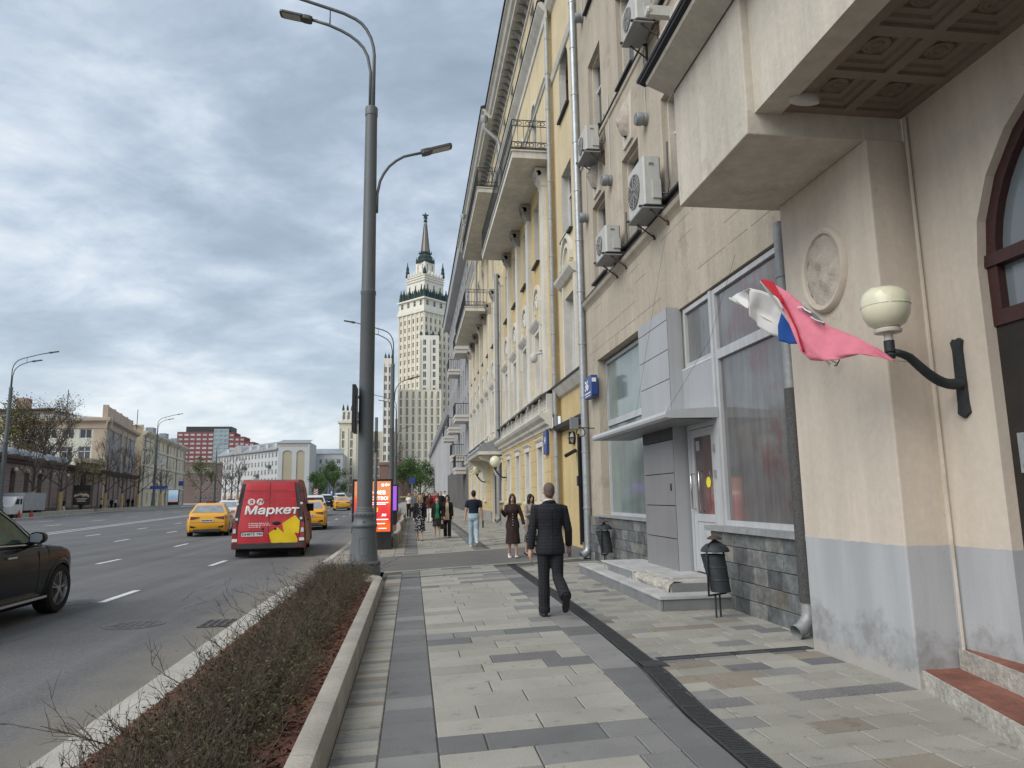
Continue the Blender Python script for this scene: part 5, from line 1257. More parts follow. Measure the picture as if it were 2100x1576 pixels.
# arcaded brown stone wall
aw=bld('arcade_wall','long low brown stone arcade with tall arched openings and covered units along its top',(-46,90,0))
A=(at(278,137),137.); Bp=(at(0,75),75.); dv=Vector((Bp[0]-A[0],Bp[1]-A[1])).normalized(); B=(Bp[0]+dv.x*14,Bp[1]+dv.y*14)
W=Wall(A,B); LN=W.L
def uY(px,W=W):           # distance along a wall where it meets an image column
    d=ray(px,1000); a=Vector((W.A[0],W.A[1])); dd=Vector(W.d); den=dd.x*d.y-dd.y*d.x
    return (d.x*a.y-d.y*a.x)/den if abs(den)>1e-9 else 0
ops=[(uY(x)-.75,uY(x)+.75,1.9,5.2,True) for x in (24,53,80)]+[(uY(x)-.75,uY(x)+.75,1.9,5.2,True) for x in (-8,)]+[(uY(170)-1.5,uY(170)+1.5,.5,5.6,True)]
ops=[o for o in ops if 0<o[0]]
m=MB(); facade(m,W,0,LN,.2,6.0,ops,.6); m.poly([W.F(0,.2),W.F(0,.2,6),W.F(0,6,6),W.F(0,6)]); part('wall',m,M['brown_stone'],aw,world=True)
m=MB()
for o in ops: m.poly([W.F(o[0],o[2],.55),W.F(o[1],o[2],.55),W.F(o[1],o[3],.55),W.F(o[0],o[3],.55)])
part('dark_opening',m,M['dark_door'],aw,world=True)
m=MB(); wprof(m,W,-.3,LN,[(0,5.6),(-.25,5.7),(-.3,5.95),(-.55,6.05),(-.6,6.3),(0,6.35)]); part('cornice',m,M['brown_dark'],aw,world=True)
m=MB(); wbox(m,W,0,LN,.2,1.1,-.15,.1); part('plinth',m,M['brown_dark'],aw,world=True)
k=0; u=1.2
while u<LN:
    if not any(o[0]-.6<u<o[1]+.6 for o in ops): m=MB(); wbox(m,W,u-.35,u+.35,1.1,5.6,-.18,.1); part('pilaster',m,M['brown_stone'],aw,world=True)
    u+=3.1
m=MB()
for j in range(7):
    wbox(m,W,0,LN,1.5+j*.6,1.53+j*.6,-.004,.05)
part('stone_course',m,M['brown_dark'],aw,world=True,kind='stuff')
uP=uY(168); m=MB(); wbox(m,W,uP-5.4,uP+4.4,6.7,7.3,-2.0,0); wbox(m,W,uP-4.9,uP+3.9,6.1,6.7,-1.2,0)
for k in range(8): wbox(m,W,uP-4.8+k*1.15,uP-4.4+k*1.15,5.7,6.2,-1.0,0)
part('portal_balcony',m,M['tan_pil'],aw,world=True)
for x in (9,37,61,87,113,138,201,222,242,260):
    u=uY(x); c=W.F(u,6.3,1.0); m=MB(); m.lathe([(.95,0),(1.0,.35),(.75,.8),(.3,1.05),(0,1.1)],10,c); m.lathe([(1.15,.3),(1.15,.42),(.9,.5)],10,c,cap=False); part('rooftop_unit',m,M['glass_pale'],aw,world=True,smooth=True)
for x in (20,45,70,100,130):
    c=W.F(uY(x),5.0,-.4); m=MB(); m.ell(c,.2,.2,.22,8,6); part('wall_globe',m,M['globe'],aw,world=True,smooth=True)
# pale three-storey building behind it
pb=bld('corner_building','pale green-grey corner building with tan quoins, white windows and a pink parapet',(-52,115,0))
cx0,cy0=at(210,113),113.; fx,fy=at(271,139),139.; W1=Wall((cx0,cy0),(cx0-34,cy0+3)); W2=Wall((fx,fy),(cx0,cy0)); zt_=PY(210,858,113)[2]
ops=[]
for px in (168,130,92): 
    u=cx0-at(px,113.5)-.9
    for z0,z1 in ((12.3-1.2,12.3+.75),(7.6,9.9),(3.4,5.6)): ops.append((u,u+1.75,z0,z1))
m=MB(); facade(m,W1,1.9,34,0,zt_,ops,.2); part('wall',m,M['green_grey'],pb,world=True)
for o in ops: simplewin(pb,W1,o[0],o[2],o[1]-o[0],o[3]-o[2],.15)
ops=[]
for k in range(3):
    u=W2.L*(.84-.3*k)
    for z0,z1 in ((11.0,13.2),(7.3,9.8)): ops.append((u-.7-1.2,u+.7-1.2,z0,z1))
m=MB(); facade(m,W2,0,W2.L-1.5,0,zt_,ops,.25); part('wall',m,M['slate_grey'],pb,world=True)
for o in ops: simplewin(pb,W2,o[0],o[2],1.4,o[3]-o[2],.15,mf='tan_pil')
for u0,u1,k in ((W2.L*.34,W2.L*.72,'tan_pil'),):
    for a in (.33,.52): m=MB(); wbox(m,W2,W2.L*a,W2.L*a+1.0,6,13.6,-.25,0); part('pilaster',m,M[k],pb,world=True)
m=MB(); wbox(m,W1,0,1.9,0,zt_,-.05,.4); wbox(m,W2,W2.L-1.5,W2.L+.05,0,zt_,-.05,.4); part('quoin_pier',m,M['tan_pil'],pb,world=True)
for Wq,L_ in ((W1,34),(W2,W2.L)):
    m=MB(); wprof(m,Wq,-.8 if Wq is W1 else 0,L_+.8 if Wq is W2 else L_,[(0,zt_-1.6),(-.15,zt_-1.5),(-.2,zt_-.7),(-.8,zt_-.4),(-.85,zt_),(0,zt_+.15)]); part('cornice',m,M['tan_pil'],pb,world=True)
m=MB(); wbox(m,W2,W2.L*.12,W2.L-.3,zt_+.1,zt_+1.9,.1,.7)
for k in range(5): wbox(m,W2,W2.L*.12+k*5.6,W2.L*.12+k*5.6+.7,zt_+.1,zt_+2.05,.05,.75)
part('parapet',m,M['pink_plaster'],pb,world=True)
m=MB(); q=[(cx0,cy0),(cx0-34,cy0+3),(fx-30,fy),(fx,fy)]; cxm,cym=cx0-14,cy0+14
for i in range(4): a,b=q[i],q[(i+1)%4]; m.poly([(a[0],a[1],zt_+.1),(b[0],b[1],zt_+.1),(cxm,cym,zt_+2.2)])
part('roof',m,M['roof_sheet'],pb,world=True)
m=MB(); m.tube([(cx0-8,cy0+5,zt_),(cx0-8,cy0+5,zt_+5)],.06,4); m.tube([(fx+3,fy-8,zt_),(fx+3,fy-8,zt_+3.5)],.06,4); part('mast',m,M['black_metal'],pb,world=True)
bk=bld('brick_building','red-brown brick building with chimneys behind the bare trees',(-75,130,0))
x0,x1=at(-60,132),at(95,132); zb=PY(30,838,132)[2]; W=Wall((x1,132),(x0,134)); m=MB(); facade(m,W,0,W.L,0,zb,[],.2); m.box(x0,x1,134.1,150,0,zb-.1); part('wall',m,M['brick_pale'],bk,world=True)
m=MB()
for k in range(3): m.box(x1-8-k*6,x1-6.4-k*6,136,138,zb-.1,zb+2.4)
part('chimney',m,M['brick_pale'],bk,world=True); m=MB(); wprof(m,W,-.4,W.L,[(0,zb-.4),(-.5,zb-.3),(-.5,zb),(0,zb+.05)]); part('cornice',m,M['black_metal'],bk,world=True)
# cream building with arched windows
cb=bld('cream_building','cream four-storey building with paired arched windows, downpipes and a grey roof',(-60,170,0))
A=(at(376,196),196.); B=(at(287,147),147.); W=Wall(A,B); zc_=PY(287,884,147)[2]; ops=[]; n=11
for k in range(n):
    u=W.L*(k+.5)/n
    for z0,h,ar in ((1.5,2.0,0),(5.2,2.4,1),(9.2,2.1,0),(12.5,2.0,1)): ops.append((u-.55,u+.55,z0,z0+h)+((True,) if ar else ()))
m=MB(); facade(m,W,0,W.L,0,zc_,ops,.3); part('wall',m,M['cream_wall'],cb,world=True)
for o in ops: simplewin(cb,W,o[0],o[2],1.1,o[3]-o[2],.25)
for z in (4.4,8.6,11.9): m=MB(); wbox(m,W,0,W.L,z,z+.25,-.25,0); part('string_course',m,M['white_plaster'],cb,world=True)
m=MB(); wprof(m,W,-.5,W.L+.5,[(0,zc_-1),(-.3,zc_-.8),(-.9,zc_-.3),(-.95,zc_),(0,zc_+.1)]); part('cornice',m,M['cream_wall'],cb,world=True)
m=MB(); W3=Wall(B,(B[0]-7,B[1]+1)); facade(m,W3,0,7,0,zc_+1.2,[],.2); part('gable_wall',m,M['cream_shade'],cb,world=True)  # side wall's shade put into the colour, a darker copy of the cream
m=MB(); m.poly([W.F(0,zc_,-.9),W.F(W.L,zc_,-.9),W.F(W.L,zc_+2.2,3.5),W.F(0,zc_+2.2,3.5)]); part('roof',m,M['roof_sheet'],cb,world=True)
for k in range(3):
    u=W.L*(k+.9)/3.6; m=MB(); c=W.F(u,zc_+.2,.6); m.box(c[0]-.7,c[0]+.7,c[1]-1,c[1]+1,c[2],c[2]+1.3); part('dormer',m,M['roof_sheet'],cb,world=True)
for k in range(5):
    u=.6+W.L*k/4.2; m=MB(); m.tube([W.F(u,.3,-.15),W.F(u,zc_-1.2,-.15),W.F(u,zc_,-1)],.13,6); part('downpipe',m,M['zinc_dull'],cb,world=True)
# red high-rise
rb=bld('red_high_rise','stepped red high-rise with white ribbon windows and a glazed blue strip',(-140,520,0))
Y=520; zz=lambda py,x=430: PY(x,py,Y)[2]
for (p0,p1,top,nc,gl) in ((357,433,886,6,0),(433,464,880,3,1),(464,476,887,1,0),(476,497,896,2,0),(497,517,907,2,0)):
    xa,xb=at(p0,Y),at(p1,Y); W=Wall((xb,Y),(xa,Y)); zt2=zz(top); ops=[]; wd=W.L/nc
    r=0
    while zt2-1.3-r*3.08-1.5>1.5:
        for c in range(nc): ops.append((c*wd+.55,(c+1)*wd-.55,zt2-1.2-r*3.08-1.5,zt2-1.2-r*3.08))
        r+=1
    m=MB(); facade(m,W,0,W.L,0,zt2,ops,.4); m.box(xa+.01,xb-.01,Y+.5,Y+18,0,zt2-.02); part('wall',m,M['glass_cyan' if gl else 'red_wall'],rb,world=True)
    for o in ops: simplewin(rb,W,o[0],o[2],o[1]-o[0],1.5,.25,mf='white_wall',mp='glass_cyan' if gl else 'glass_white',bars=2)
xa,xb=at(374,Y),at(468,Y); m=MB(); m.box(xa,xb,Y+1,Y+17,zz(886),zz(875)); part('roof_storey',m,M['plastic_dark'],rb,world=True)
# small brown building with a sign on its roof line
sbn=bld('brown_building','small pinkish brown building with a white rooftop sign, in front of the red high-rise',(-80,262,0))
Y=262; xa,xb=at(384,Y),at(447,Y); W=Wall((xb,Y+5),(xa,Y-5)); zt3=PY(415,948,Y)[2]; ops=[(1.2+k*1.9,2.3+k*1.9,z,z+1.4) for k in range(5) for z in (2.2,5.2,8.2)]
m=MB(); facade(m,W,0,W.L,0,zt3,ops,.2); m.poly([W.F(0,0),W.F(0,0,12),W.F(0,zt3,12),W.F(0,zt3)]); m.poly([W.F(0,zt3),W.F(W.L,zt3),W.F(W.L,zt3,12),W.F(0,zt3,12)]); part('wall',m,M['brick_pale'],sbn,world=True)
for o in ops: simplewin(sbn,W,o[0],o[2],1.1,1.4,.15)
m=MB(); wbox(m,W,W.L*.28,W.L*.85,zt3-4.0,zt3-1.9,-.3,-.05); part('sign_board',m,M['white_wall'],sbn,world=True)
m=MB(); wprof(m,W,0,W.L,[(0,zt3-.4),(-.4,zt3-.3),(-.4,zt3),(0,zt3)]); part('cornice',m,M['tan_pil'],sbn,world=True)
# long white building and its gable with two blind arches
wb=bld('white_building','long grey-white apartment building with balconies and a domed attic',(-65,290,0))
A=(at(568,269),269.); B=(at(444,312),312.); W=Wall(A,B); zw=PY(568,921,269)[2]; ops=[]; n=19
for k in range(n):
    u=W.L*(k+.5)/n
    for r in range(6): ops.append((u-.6,u+.6,1.6+r*3.1,3.4+r*3.1))
m=MB(); facade(m,W,0,W.L,0,zw,ops,.25); part('wall',m,M['white_wall'],wb,world=True)
for o in ops: simplewin(wb,W,o[0],o[2],1.2,1.8,.2)
m=MB(); wprof(m,W,0,W.L,[(0,zw-.6),(-.8,zw-.4),(-.9,zw),(0,zw+.1)]); part('cornice',m,M['grey_wall'],wb,world=True)
m=MB(); m.poly([W.F(0,zw,-.8),W.F(W.L,zw,-.8),W.F(W.L,zw+3.5,5),W.F(0,zw+3.5,5)]); part('roof',m,M['roof_sheet'],wb,world=True)
for u,rr in ((W.L*.63,4.2),(W.L*.24,2.0)):
    m=MB(); rows=[]
    for d in (-.6,3):
        rows.append([W.F(u-rr*math.cos(PI*k/12),zw-.3+rr*.85*math.sin(PI*k/12),d) for k in range(13)])
    m.grid(rows,False,True,True); part('attic_gable',m,M['grey_wall'],wb,world=True)
for k in range(7):
    u=W.L*(.05+.13*k); m=MB(); wbox(m,W,u,u+1.6,zw+.3,zw+2.3,.6,4); part('dormer',m,M['white_wall'],wb,world=True)
for k,(a,r) in enumerate(((.12,2),(.12,4),(.3,3),(.3,1),(.5,2),(.5,4),(.75,3),(.9,2))):
    u=W.L*a; m=MB(); wbox(m,W,u-1.3,u+1.3,1.1+r*3.1,2.0+r*3.1,-1.0,0); part('balcony',m,M['grey_dark'],wb,world=True)
gw=bld('gable_building','white gable wall with two tall blind arches painted tan',(-50,268,0))
xa,xb=at(568,267),at(633,267); W=Wall((xb,267),(xa,267)); zg=PY(600,907,267)[2]; ops=[]
for p0,p1 in ((606,623),(577,597)): ops.append((xb-at(p1,267),xb-at(p0,267),2,PY(600,924,267)[2],1.1))
m=MB(); facade(m,W,0,W.L,0,zg,ops,.3); m.box(xa+.01,xb-.01,267.5,285,0,zg-.02); part('wall',m,M['white_wall'],gw,world=True)
for o in ops: m=MB(); m.poly([W.F(o[0],2,.29),W.F(o[1],2,.29),W.F(o[1],o[3],.29),W.F(o[0],o[3],.29)]); part('blind_arch',m,M['tan_wall'],gw,world=True)
m=MB(); wprof(m,W,-.3,W.L+.3,[(0,zg-.5),(-.5,zg-.3),(-.5,zg),(0,zg)]); part('cornice',m,M['white_wall'],gw,world=True)
for k in range(14): m=MB(); wbox(m,W,1+k*.78,1.4+k*.78,zg-1.7,zg-.7,-.06,.02); part('frieze_block',m,M['tan_wall'],gw,world=True)
m=MB(); m.poly([W.F(0,zg),W.F(W.L,zg),W.F(W.L,zg+1.5,9),W.F(0,zg+1.5,9)]); part('roof',m,M['roof_sheet'],gw,world=True)
ab=bld('apartment_block','white five-bay apartment block with tan panels beside the corner tower',(-35,287,0))
xa,xb=at(634,287),at(702,287); W=Wall((xb,287),(xa,287)); za=PY(660,931,287)[2]; ops=[]
for c,w_ in ((.13,1.5),(.31,.9),(.5,.9),(.68,.9),(.87,1.5)):
    for r in range(6): ops.append((W.L*c-w_/2,W.L*c+w_/2,za-3.9-r*3.0,za-2.2-r*3.0))
m=MB(); facade(m,W,0,W.L,0,za,ops,.25); m.box(xa+.01,xb-.01,287.5,300,0,za-.02); part('wall',m,M['white_wall'],ab,world=True)
for o in ops: simplewin(ab,W,o[0],o[2],o[1]-o[0],1.7,.2)
for c in (.22,.595):
    m=MB(); wbox(m,W,W.L*c-.5,W.L*c+.5,2,za-4,-.06,.1); part('panel',m,M['tan_wall'],ab,world=True)
m=MB(); m.poly([W.F(-.3,za,-.4),W.F(W.L+.3,za,-.4),W.F(W.L,za+2.3,6),W.F(0,za+2.3,6)]); part('roof',m,M['roof_sheet'],ab,world=True)
# hills of far roofs close the view at the end of the avenue
m=MB()
for k in range(60):
    x=-420+k*14; h=rng.uniform(9,15); m.box(x,x+13.5,640+rng.uniform(0,40),720,0,h)
o=solo('far_roofline',m,M['white_wall'],'distant low pale buildings closing the horizon','skyline',world=True); o['kind']='stuff'

# ------------------------------------------------ trees
mk('bark',(.095,.075,.065),.95,big=(2,.2)); mk('bark_grey',(.12,.105,.095),.95,big=(2,.2)); mk('wrap',(.50,.36,.17),.9,big=(3,.15)); mk('leaf_green',(.065,.12,.03),.7,big=(.6,.35)); mk('leaf_olive',(.13,.13,.04),.8,big=(.6,.3)); mk('leaf_brown',(.12,.09,.045),.8,big=(.6,.3))
def grow(m,tips,p,d,ln,r,depth,rg,spread=.75,up=.12):
    n=3; pts=[p]; dd=d
    for i in range(n):
        dd=(dd+Vector((rg.gauss(0,.13),rg.gauss(0,.13),rg.gauss(up*.5,.08)))).normalized(); p=p+dd*ln/n; pts.append(p)
    m.tube(pts,[max(r*(1-.45*i/n),.012) for i in range(n+1)],5 if r>.05 else 3,False)
    if depth==0: tips.extend(pts[1:]); return
    for k in range(rg.choice((3,3,4)) if depth>1 else rg.choice((3,4,5))):
        i=rg.choice((1,2,3,3)); s=Vector((rg.gauss(0,1),rg.gauss(0,1),rg.gauss(.15,.5))).normalized()
        grow(m,tips,pts[i],(dd+s*spread).normalized(),ln*rg.uniform(.5,.75),r*.56,depth-1,rg,spread,up)
def tree(name,label,loc,h,trunk_h,r,depth,seed,leaf=None,nleaf=0,wrap=0,group=None,spread=.75,lsz=.12,bk_='bark',nb=6,scat=.35):
    rg=random.Random(seed); t=thing(name,label,'tree',loc,0,group); m=MB(); tips=[]
    m.tube([(0,0,-.1),(.02,0,trunk_h*.5),(0,.03,trunk_h),(0,.05,h*.62),(.05,.02,h*.9)],[r*1.25,r,r*.85,r*.45,r*.12],7); part('trunk',m,M[bk_],t,smooth=True)
    m=MB()
    for k in range(nb):
        z=trunk_h+(h*.8-trunk_h)*k/(nb-1)*.95; a=2.4*k+rg.random(); q=1-.55*k/nb
        grow(m,tips,Vector((0,0,z)),Vector((math.cos(a)*q,math.sin(a)*q,.75)).normalized(),(h-trunk_h)*.40*(1-.35*k/nb),r*.5*q,depth,rg,spread)
    cr=part('crown',m,M[bk_],t)
    if leaf:
        m=MB()
        for _ in range(nleaf):
            p=rg.choice(tips)+Vector((rg.gauss(0,scat),rg.gauss(0,scat),rg.gauss(0,scat))); a=Vector((rg.gauss(0,1),rg.gauss(0,1),rg.gauss(0,1))).normalized()*lsz*rg.uniform(.6,1.3); b=a.orthogonal().normalized(); b=b*lsz*rg.uniform(.35,.6)
            m.poly([p-a,p+b,p+a,p-b])
        part('leaves',m,M[leaf],cr,kind='stuff')
    if wrap:
        m=MB(); m.lathe([(r*1.55,.05),(r*1.5,wrap*.5),(r*1.35,wrap)],8); part('trunk_wrap',m,M['wrap'],t)
    return t
gname='bare street trees on the far side'
for i,(px,Y,h,lab) in enumerate(((68,86,9,'bare street tree with a tan wrapped trunk beside the white truck'),(125,93,8,'bare pinkish street tree with wrapped trunk left of the dark advertising panel'),(217,116,10,'bare street tree with wrapped trunk before the grey end of the corner building'),(251,124,9,'bare street tree with wrapped trunk standing between two others by the corner building'),(284,133,10,'bare street tree with wrapped trunk in front of the cream building gable'))):
    h*=farY(px,.92)/Y; Y=farY(px,.92); tree('street_tree',lab,(at(px,Y),Y,tz(Y)),h,2.5,.15,3,20+i,wrap=2.4,group=gname,spread=.6,nb=8)
tree('street_tree','tall dark bare tree behind the brown arcade wall, broadest crown of all',(at(84,97),97,.5),13.2,4,.28,4,31,leaf='leaf_brown',nleaf=2500,lsz=.1,bk_='bark',nb=11,spread=.8)
tree('street_tree','bare tree with brownish buds above the arcade beside the lamp post',(at(38,99),99,.5),13,4,.25,3,32,leaf='leaf_brown',nleaf=1500,nb=8,lsz=.14)
tree('street_tree','tree with thin olive leaves between the lamp post and the tall bare tree',(at(22,96),96,.5),11.5,4,.25,3,34,leaf='leaf_olive',nleaf=2400,nb=8,lsz=.15)
tree('street_tree','small tree with sparse yellow green leaves before the arcade portal',(at(168,farY(168,.94)),farY(168,.94),.5),6.6,2.4,.13,3,33,leaf='leaf_olive',nleaf=900,nb=7,lsz=.10)
tree('street_tree','young tree beginning to leaf in front of the small brown building',(at(412,205),205,.8),11.5,3,.22,3,36,leaf='leaf_olive',nleaf=1800,nb=8,lsz=.2,scat=.5)
for i,(px,Y,h,lab) in enumerate(((462,190,10,'dark bare tree with wrapped trunk at the end of the long white building'),(475,185,11,'bare tree with wrapped trunk between two others before the white building'),(488,180,10.5,'bare tree with wrapped trunk just behind the red van'),(330,150,7,'slim young tree by the blue street sign'))):
    tree('street_tree',lab,(at(px,Y),Y,tz(Y)),h,3,.2,3,50+i,wrap=2.6,group='bare trees before the white building',spread=.5,nb=8,bk_='bark_grey')
for i,(px,Y,h,nl,lab) in enumerate(((650,215,7.2,3000,'round green tree beyond the red and white traffic column'),(684,222,9.8,5000,'large full green tree in front of the corner tower'),(838,170,8.4,3600,'green tree behind the walking crowd'),(862,175,7.8,3600,'green tree against the low light grey building'),(826,190,12,1200,'thin brownish tree before the dark rotunda'))):
    tree('green_tree',lab,(at(px,Y),Y,tz(Y)),h,1.6,.2,3,70+i,leaf='leaf_green' if nl>2000 else 'leaf_brown',nleaf=nl,nb=8,lsz=.2,scat=.5,group='green trees at the end of the avenue')
m=MB()
for k in range(30):
    x=at(800,175)+k*.5; m.box(x,x+.46,172,172.6,.5,1.9)
o=solo('fence',m,M['grey_dark'],'low dark fence with an orange rail at the end of the pavement','fence',world=True)
m=MB(); m.box(at(820,171.5),at(870,171.5),171.4,171.7,1.75,2.05); part('rail',m,M['wrap'],o)
# ------------------------------------------------ street lamps
def lamp_head(m,g,base,dirx,rise,ln=.62):
    ux=dirx*math.cos(rise); uz=math.sin(rise); vz=math.cos(rise); vx=-dirx*math.sin(rise)
    def P(a,b,c): return (base[0]+ux*a+vx*c,base[1]+b,base[2]+uz*a+vz*c)
    for pts,a0 in (([(0,.075),(.05,.105),(.16,.105),(.21,.09)],0),):
        m.grid([[P(a,s*w_,c) for s,c in ((-1,-.055),(1,-.055),(1,.03),(.6,.055),(-.6,.055),(-1,.03))] for a,w_ in pts],True,True,True)
    m.grid([[P(a,s*w_,c) for s,c in ((-1,-.03),(1,-.03),(1,.012),(.8,.03),(-.8,.03),(-1,.012))] for a,w_ in ((.19,.09),(.22,.125),(ln+.02,.13),(ln+.07,.11),(ln+.085,.07))],True,True,True)
    g.grid([[P(a,s*.098,-.0345) for s in (-1,1)] for a in (.25,ln+.03)]); m.tube([P(-.12,0,0),P(.02,0,0)],.032,8)
def street_lamp(loc,label,H=1.0):
    t=thing('street_lamp',label,'street lamp',loc,0,'tall grey street lamps with curved arms')
    m=MB(); m.lathe([(.335,-.05),(.335,.24),(.325,.26),(.325,.30),(.335,.31),(.34,.335),(.325,.36),(.285,.375),(.28,.39),(.238,.98),(.236,1.02),(.25,1.035),(.262,1.06),(.258,1.09),(.235,1.125),(.21,1.17),(.20,1.22),(.205,1.24),(.215,1.26),(.213,1.31),(.20,1.325),(.188,1.34),(.19,1.36),(.183,1.38),(.172,1.385),(.174,1.41),(.165,1.42),(.158,1.43)],28); part('base',m,M['pole'],t,smooth=35)
    m=MB()
    for k in range(16):
        a=2*PI*k/16; m.ell((.212*math.cos(a),.212*math.sin(a),1.285),.018,.018,.02,6,4)
    for a0 in (-PI/2,PI/2):
        P=[(u,v) for u,v in ((-.06,.50),(-.085,.53),(-.085,.80),(-.06,.83),(.06,.83),(.085,.80),(.085,.53),(.06,.50))]
        pts=[]
        for u,v in P+[P[0]]: r=.28-.042*(v-.39)/.59+.001; pts.append((r*math.cos(a0+u/r),r*math.sin(a0+u/r),v))
        m.tube(pts,.006,4)
    m.box(-.012,.012,-.24,-.215,1.12,1.17); part('ornament',m,M['pole'],t)
    m=MB(); m.lathe([(.157,1.42),(.152,5.86),(.162,5.88),(.162,5.95),(.146,5.97),(.128,9.95),(.138,9.96),(.138,10.14),(.128,10.16),(0,10.17)],28,cap=False); part('shaft',m,M['pole'],t,smooth=30)
    m=MB(); m.tube([(-.035,0,10.1),(-.035,0,11.02),(-.105,0,11.4),(-.20,0,11.6),(-.33,0,11.75),(-.5,0,11.88),(-.7,0,11.99),(-.99,0,12.11),(-1.34,0,12.2)],.034,10); part('arm',m,M['pole'],t,smooth=True)
    m=MB(); m.tube([(.04,0,10.1),(.04,0,11.44),(.02,0,11.63),(-.04,0,11.86),(-.14,0,12.06),(-.25,0,12.2),(-.39,0,12.3),(-.65,0,12.42),(-.96,0,12.51),(-1.8,0,12.75),(-2.5,0,12.9)],.036,10); m.tube([(-.95,0,12.10),(-.95,0,12.5)],.016,6); part('arm',m,M['pole'],t,smooth=True)
    m=MB(); m.tube([(.15,0,7.72),(.155,0,8.15),(.21,0,8.45),(.29,0,8.63),(.40,0,8.8),(.55,0,8.94),(.72,0,9.05),(1.1,0,9.16)],.03,10); m.box(.12,.165,-.03,.03,7.72,8.1); part('arm',m,M['pole'],t,smooth=True)
    for b,dx,rs in (((-1.34,0,12.2),-1,.16),((-2.5,0,12.9),-1,.16),((1.1,0,9.16),1,.30)):
        m=MB(); g=MB(); lamp_head(m,g,b,dx,rs); h=part('lamp_head',m,M['lamp_head'],t); part('lamp_glass',g,M['lamp_glass'],h)
    return t
s0=street_lamp((-.95,14.87,0),'tall grey street lamp with ornate base at the end of the planter')
dup(s0,(-1.32,46.5,tz(46)),0,'second tall grey street lamp behind the orange advertising panel')
dup(s0,(-1.85,82,tz(82)),0,'third street lamp of the row, behind the purple panel')
dup(s0,(at(3,66),66,.2),PI,'street lamp on the far kerb at the edge of the picture by the white truck',s=1.12)
dup(s0,(at(316,120),120,.5),PI,'street lamp on the far kerb before the cream building',s=1.16)
dup(s0,(at(441,172),172,.6),PI,'street lamp on the far kerb before the long white building',s=1.15)
dup(s0,(at(671,235),235,.8),PI,'thin distant street lamp between the two green trees',s=.9)
# small dark panel strapped to the lamp shaft
t=thing('pole_sign','thin black sign box strapped edge-on to the near lamp shaft','sign',(-1.18,14.87,2.95)); m=MB(); m.box(-.035,.035,-.35,.35,0,.95); part('panel',m,M['black_metal'],t); m=MB(); m.box(.036,.10,-.02,.02,.2,.26); m.box(.036,.10,-.02,.02,.7,.76); part('clamp',m,M['zinc'],t)
t=thing('sign_post','slim grey post in front of the orange advertising panel','post',(at(770,20.6),20.6,0)); m=MB(); m.tube([(0,0,0),(0,0,3.9)],.045,10); part('pole',m,M['pole'],t,smooth=True); m=MB(); m.box(-.05,.05,-.05,.05,2.9,3.5); m.tube([(-.1,0,2.7),(-.1,0,3.6)],.02,5); part('cable_box',m,M['plastic_dark'],t)
# ------------------------------------------------ advertising panels
def screen_mat(k,stops,e):
    m=bpy.data.materials.new(k); m.use_nodes=True; n=m.node_tree.nodes; l=m.node_tree.links; b=n['Principled BSDF']
    tc=n.new('ShaderNodeTexCoord'); sp=n.new('ShaderNodeSeparateXYZ'); l.new(tc.outputs['Generated'],sp.inputs[0])
    nz_=n.new('ShaderNodeTexNoise'); nz_.inputs['Scale'].default_value=3.5; nz_.inputs['Detail'].default_value=4; l.new(tc.outputs['Generated'],nz_.inputs['Vector'])
    ad=n.new('ShaderNodeMath'); ad.operation='MULTIPLY_ADD'; l.new(nz_.outputs['Fac'],ad.inputs[0]); ad.inputs[1].default_value=.5; l.new(sp.outputs[2],ad.inputs[2])
    rp=n.new('ShaderNodeValToRGB'); el=rp.color_ramp.elements
    while len(el)<len(stops): el.new(.5)
    for i,(p,c) in enumerate(stops): el[i].position=p; el[i].color=(*c,1)
    l.new(ad.outputs[0],rp.inputs[0]); l.new(rp.outputs[0],b.inputs['Base Color']); l.new(rp.outputs[0],b.inputs['Emission Color']); b.inputs['Emission Strength'].default_value=e; b.inputs['Roughness'].default_value=.15
    M[k]=m
screen_mat('screen_orange',[(.1,(.85,.10,.03)),(.35,(.9,.16,.03)),(.55,(.75,.03,.06)),(.8,(.85,.08,.05)),(.95,(.9,.2,.04)),(1.0,(.8,.28,.12))],.22)
M['screen_purple']=mat('screen_purple',(.21,.07,.45),.2,emit=.7); screen_mat('screen_blue',[(.2,(.5,.25,.2)),(.6,(.25,.42,.62)),(1,(.45,.58,.7))],.25)
screen_mat('poster_dark',[(.2,(.03,.028,.028)),(.62,(.04,.035,.03)),(.72,(.45,.38,.28)),(.8,(.06,.05,.045)),(1,(.02,.02,.02))],.1)
def panel(loc,rz,w_,h,z0,scr,label,depth=.22,group='lit advertising panels'):
    t=thing('advertising_panel',label,'advertising panel',loc,rz,group); m=MB(); m.box(-w_/2,w_/2,-depth/2,depth/2,z0-.06,h); part('cabinet',m,M['black_metal'],t)
    m=MB(); m.box(-w_/2+.03,w_/2-.03,-depth/2+.02,depth/2-.02,0,z0-.06); part('base',m,M['car_black'],t)
    m=MB(); m.poly([(-w_/2+.07,-depth/2-.004,z0),(w_/2-.07,-depth/2-.004,z0),(w_/2-.07,-depth/2-.004,h-.07),(-w_/2+.07,-depth/2-.004,h-.07)]); s=part('screen',m,M[scr],t); return t,s
M['text_lit']=mat('text_lit',(.95,.93,.9),.5,emit=.7); M['text_gold']=mat('text_gold',(.9,.6,.05),.5,emit=.6)
t,s=panel((-1.25,23.5,0),0,1.28,2.22,.56,'screen_orange','black advertising panel with a lit orange and red screen behind the near lamp base')
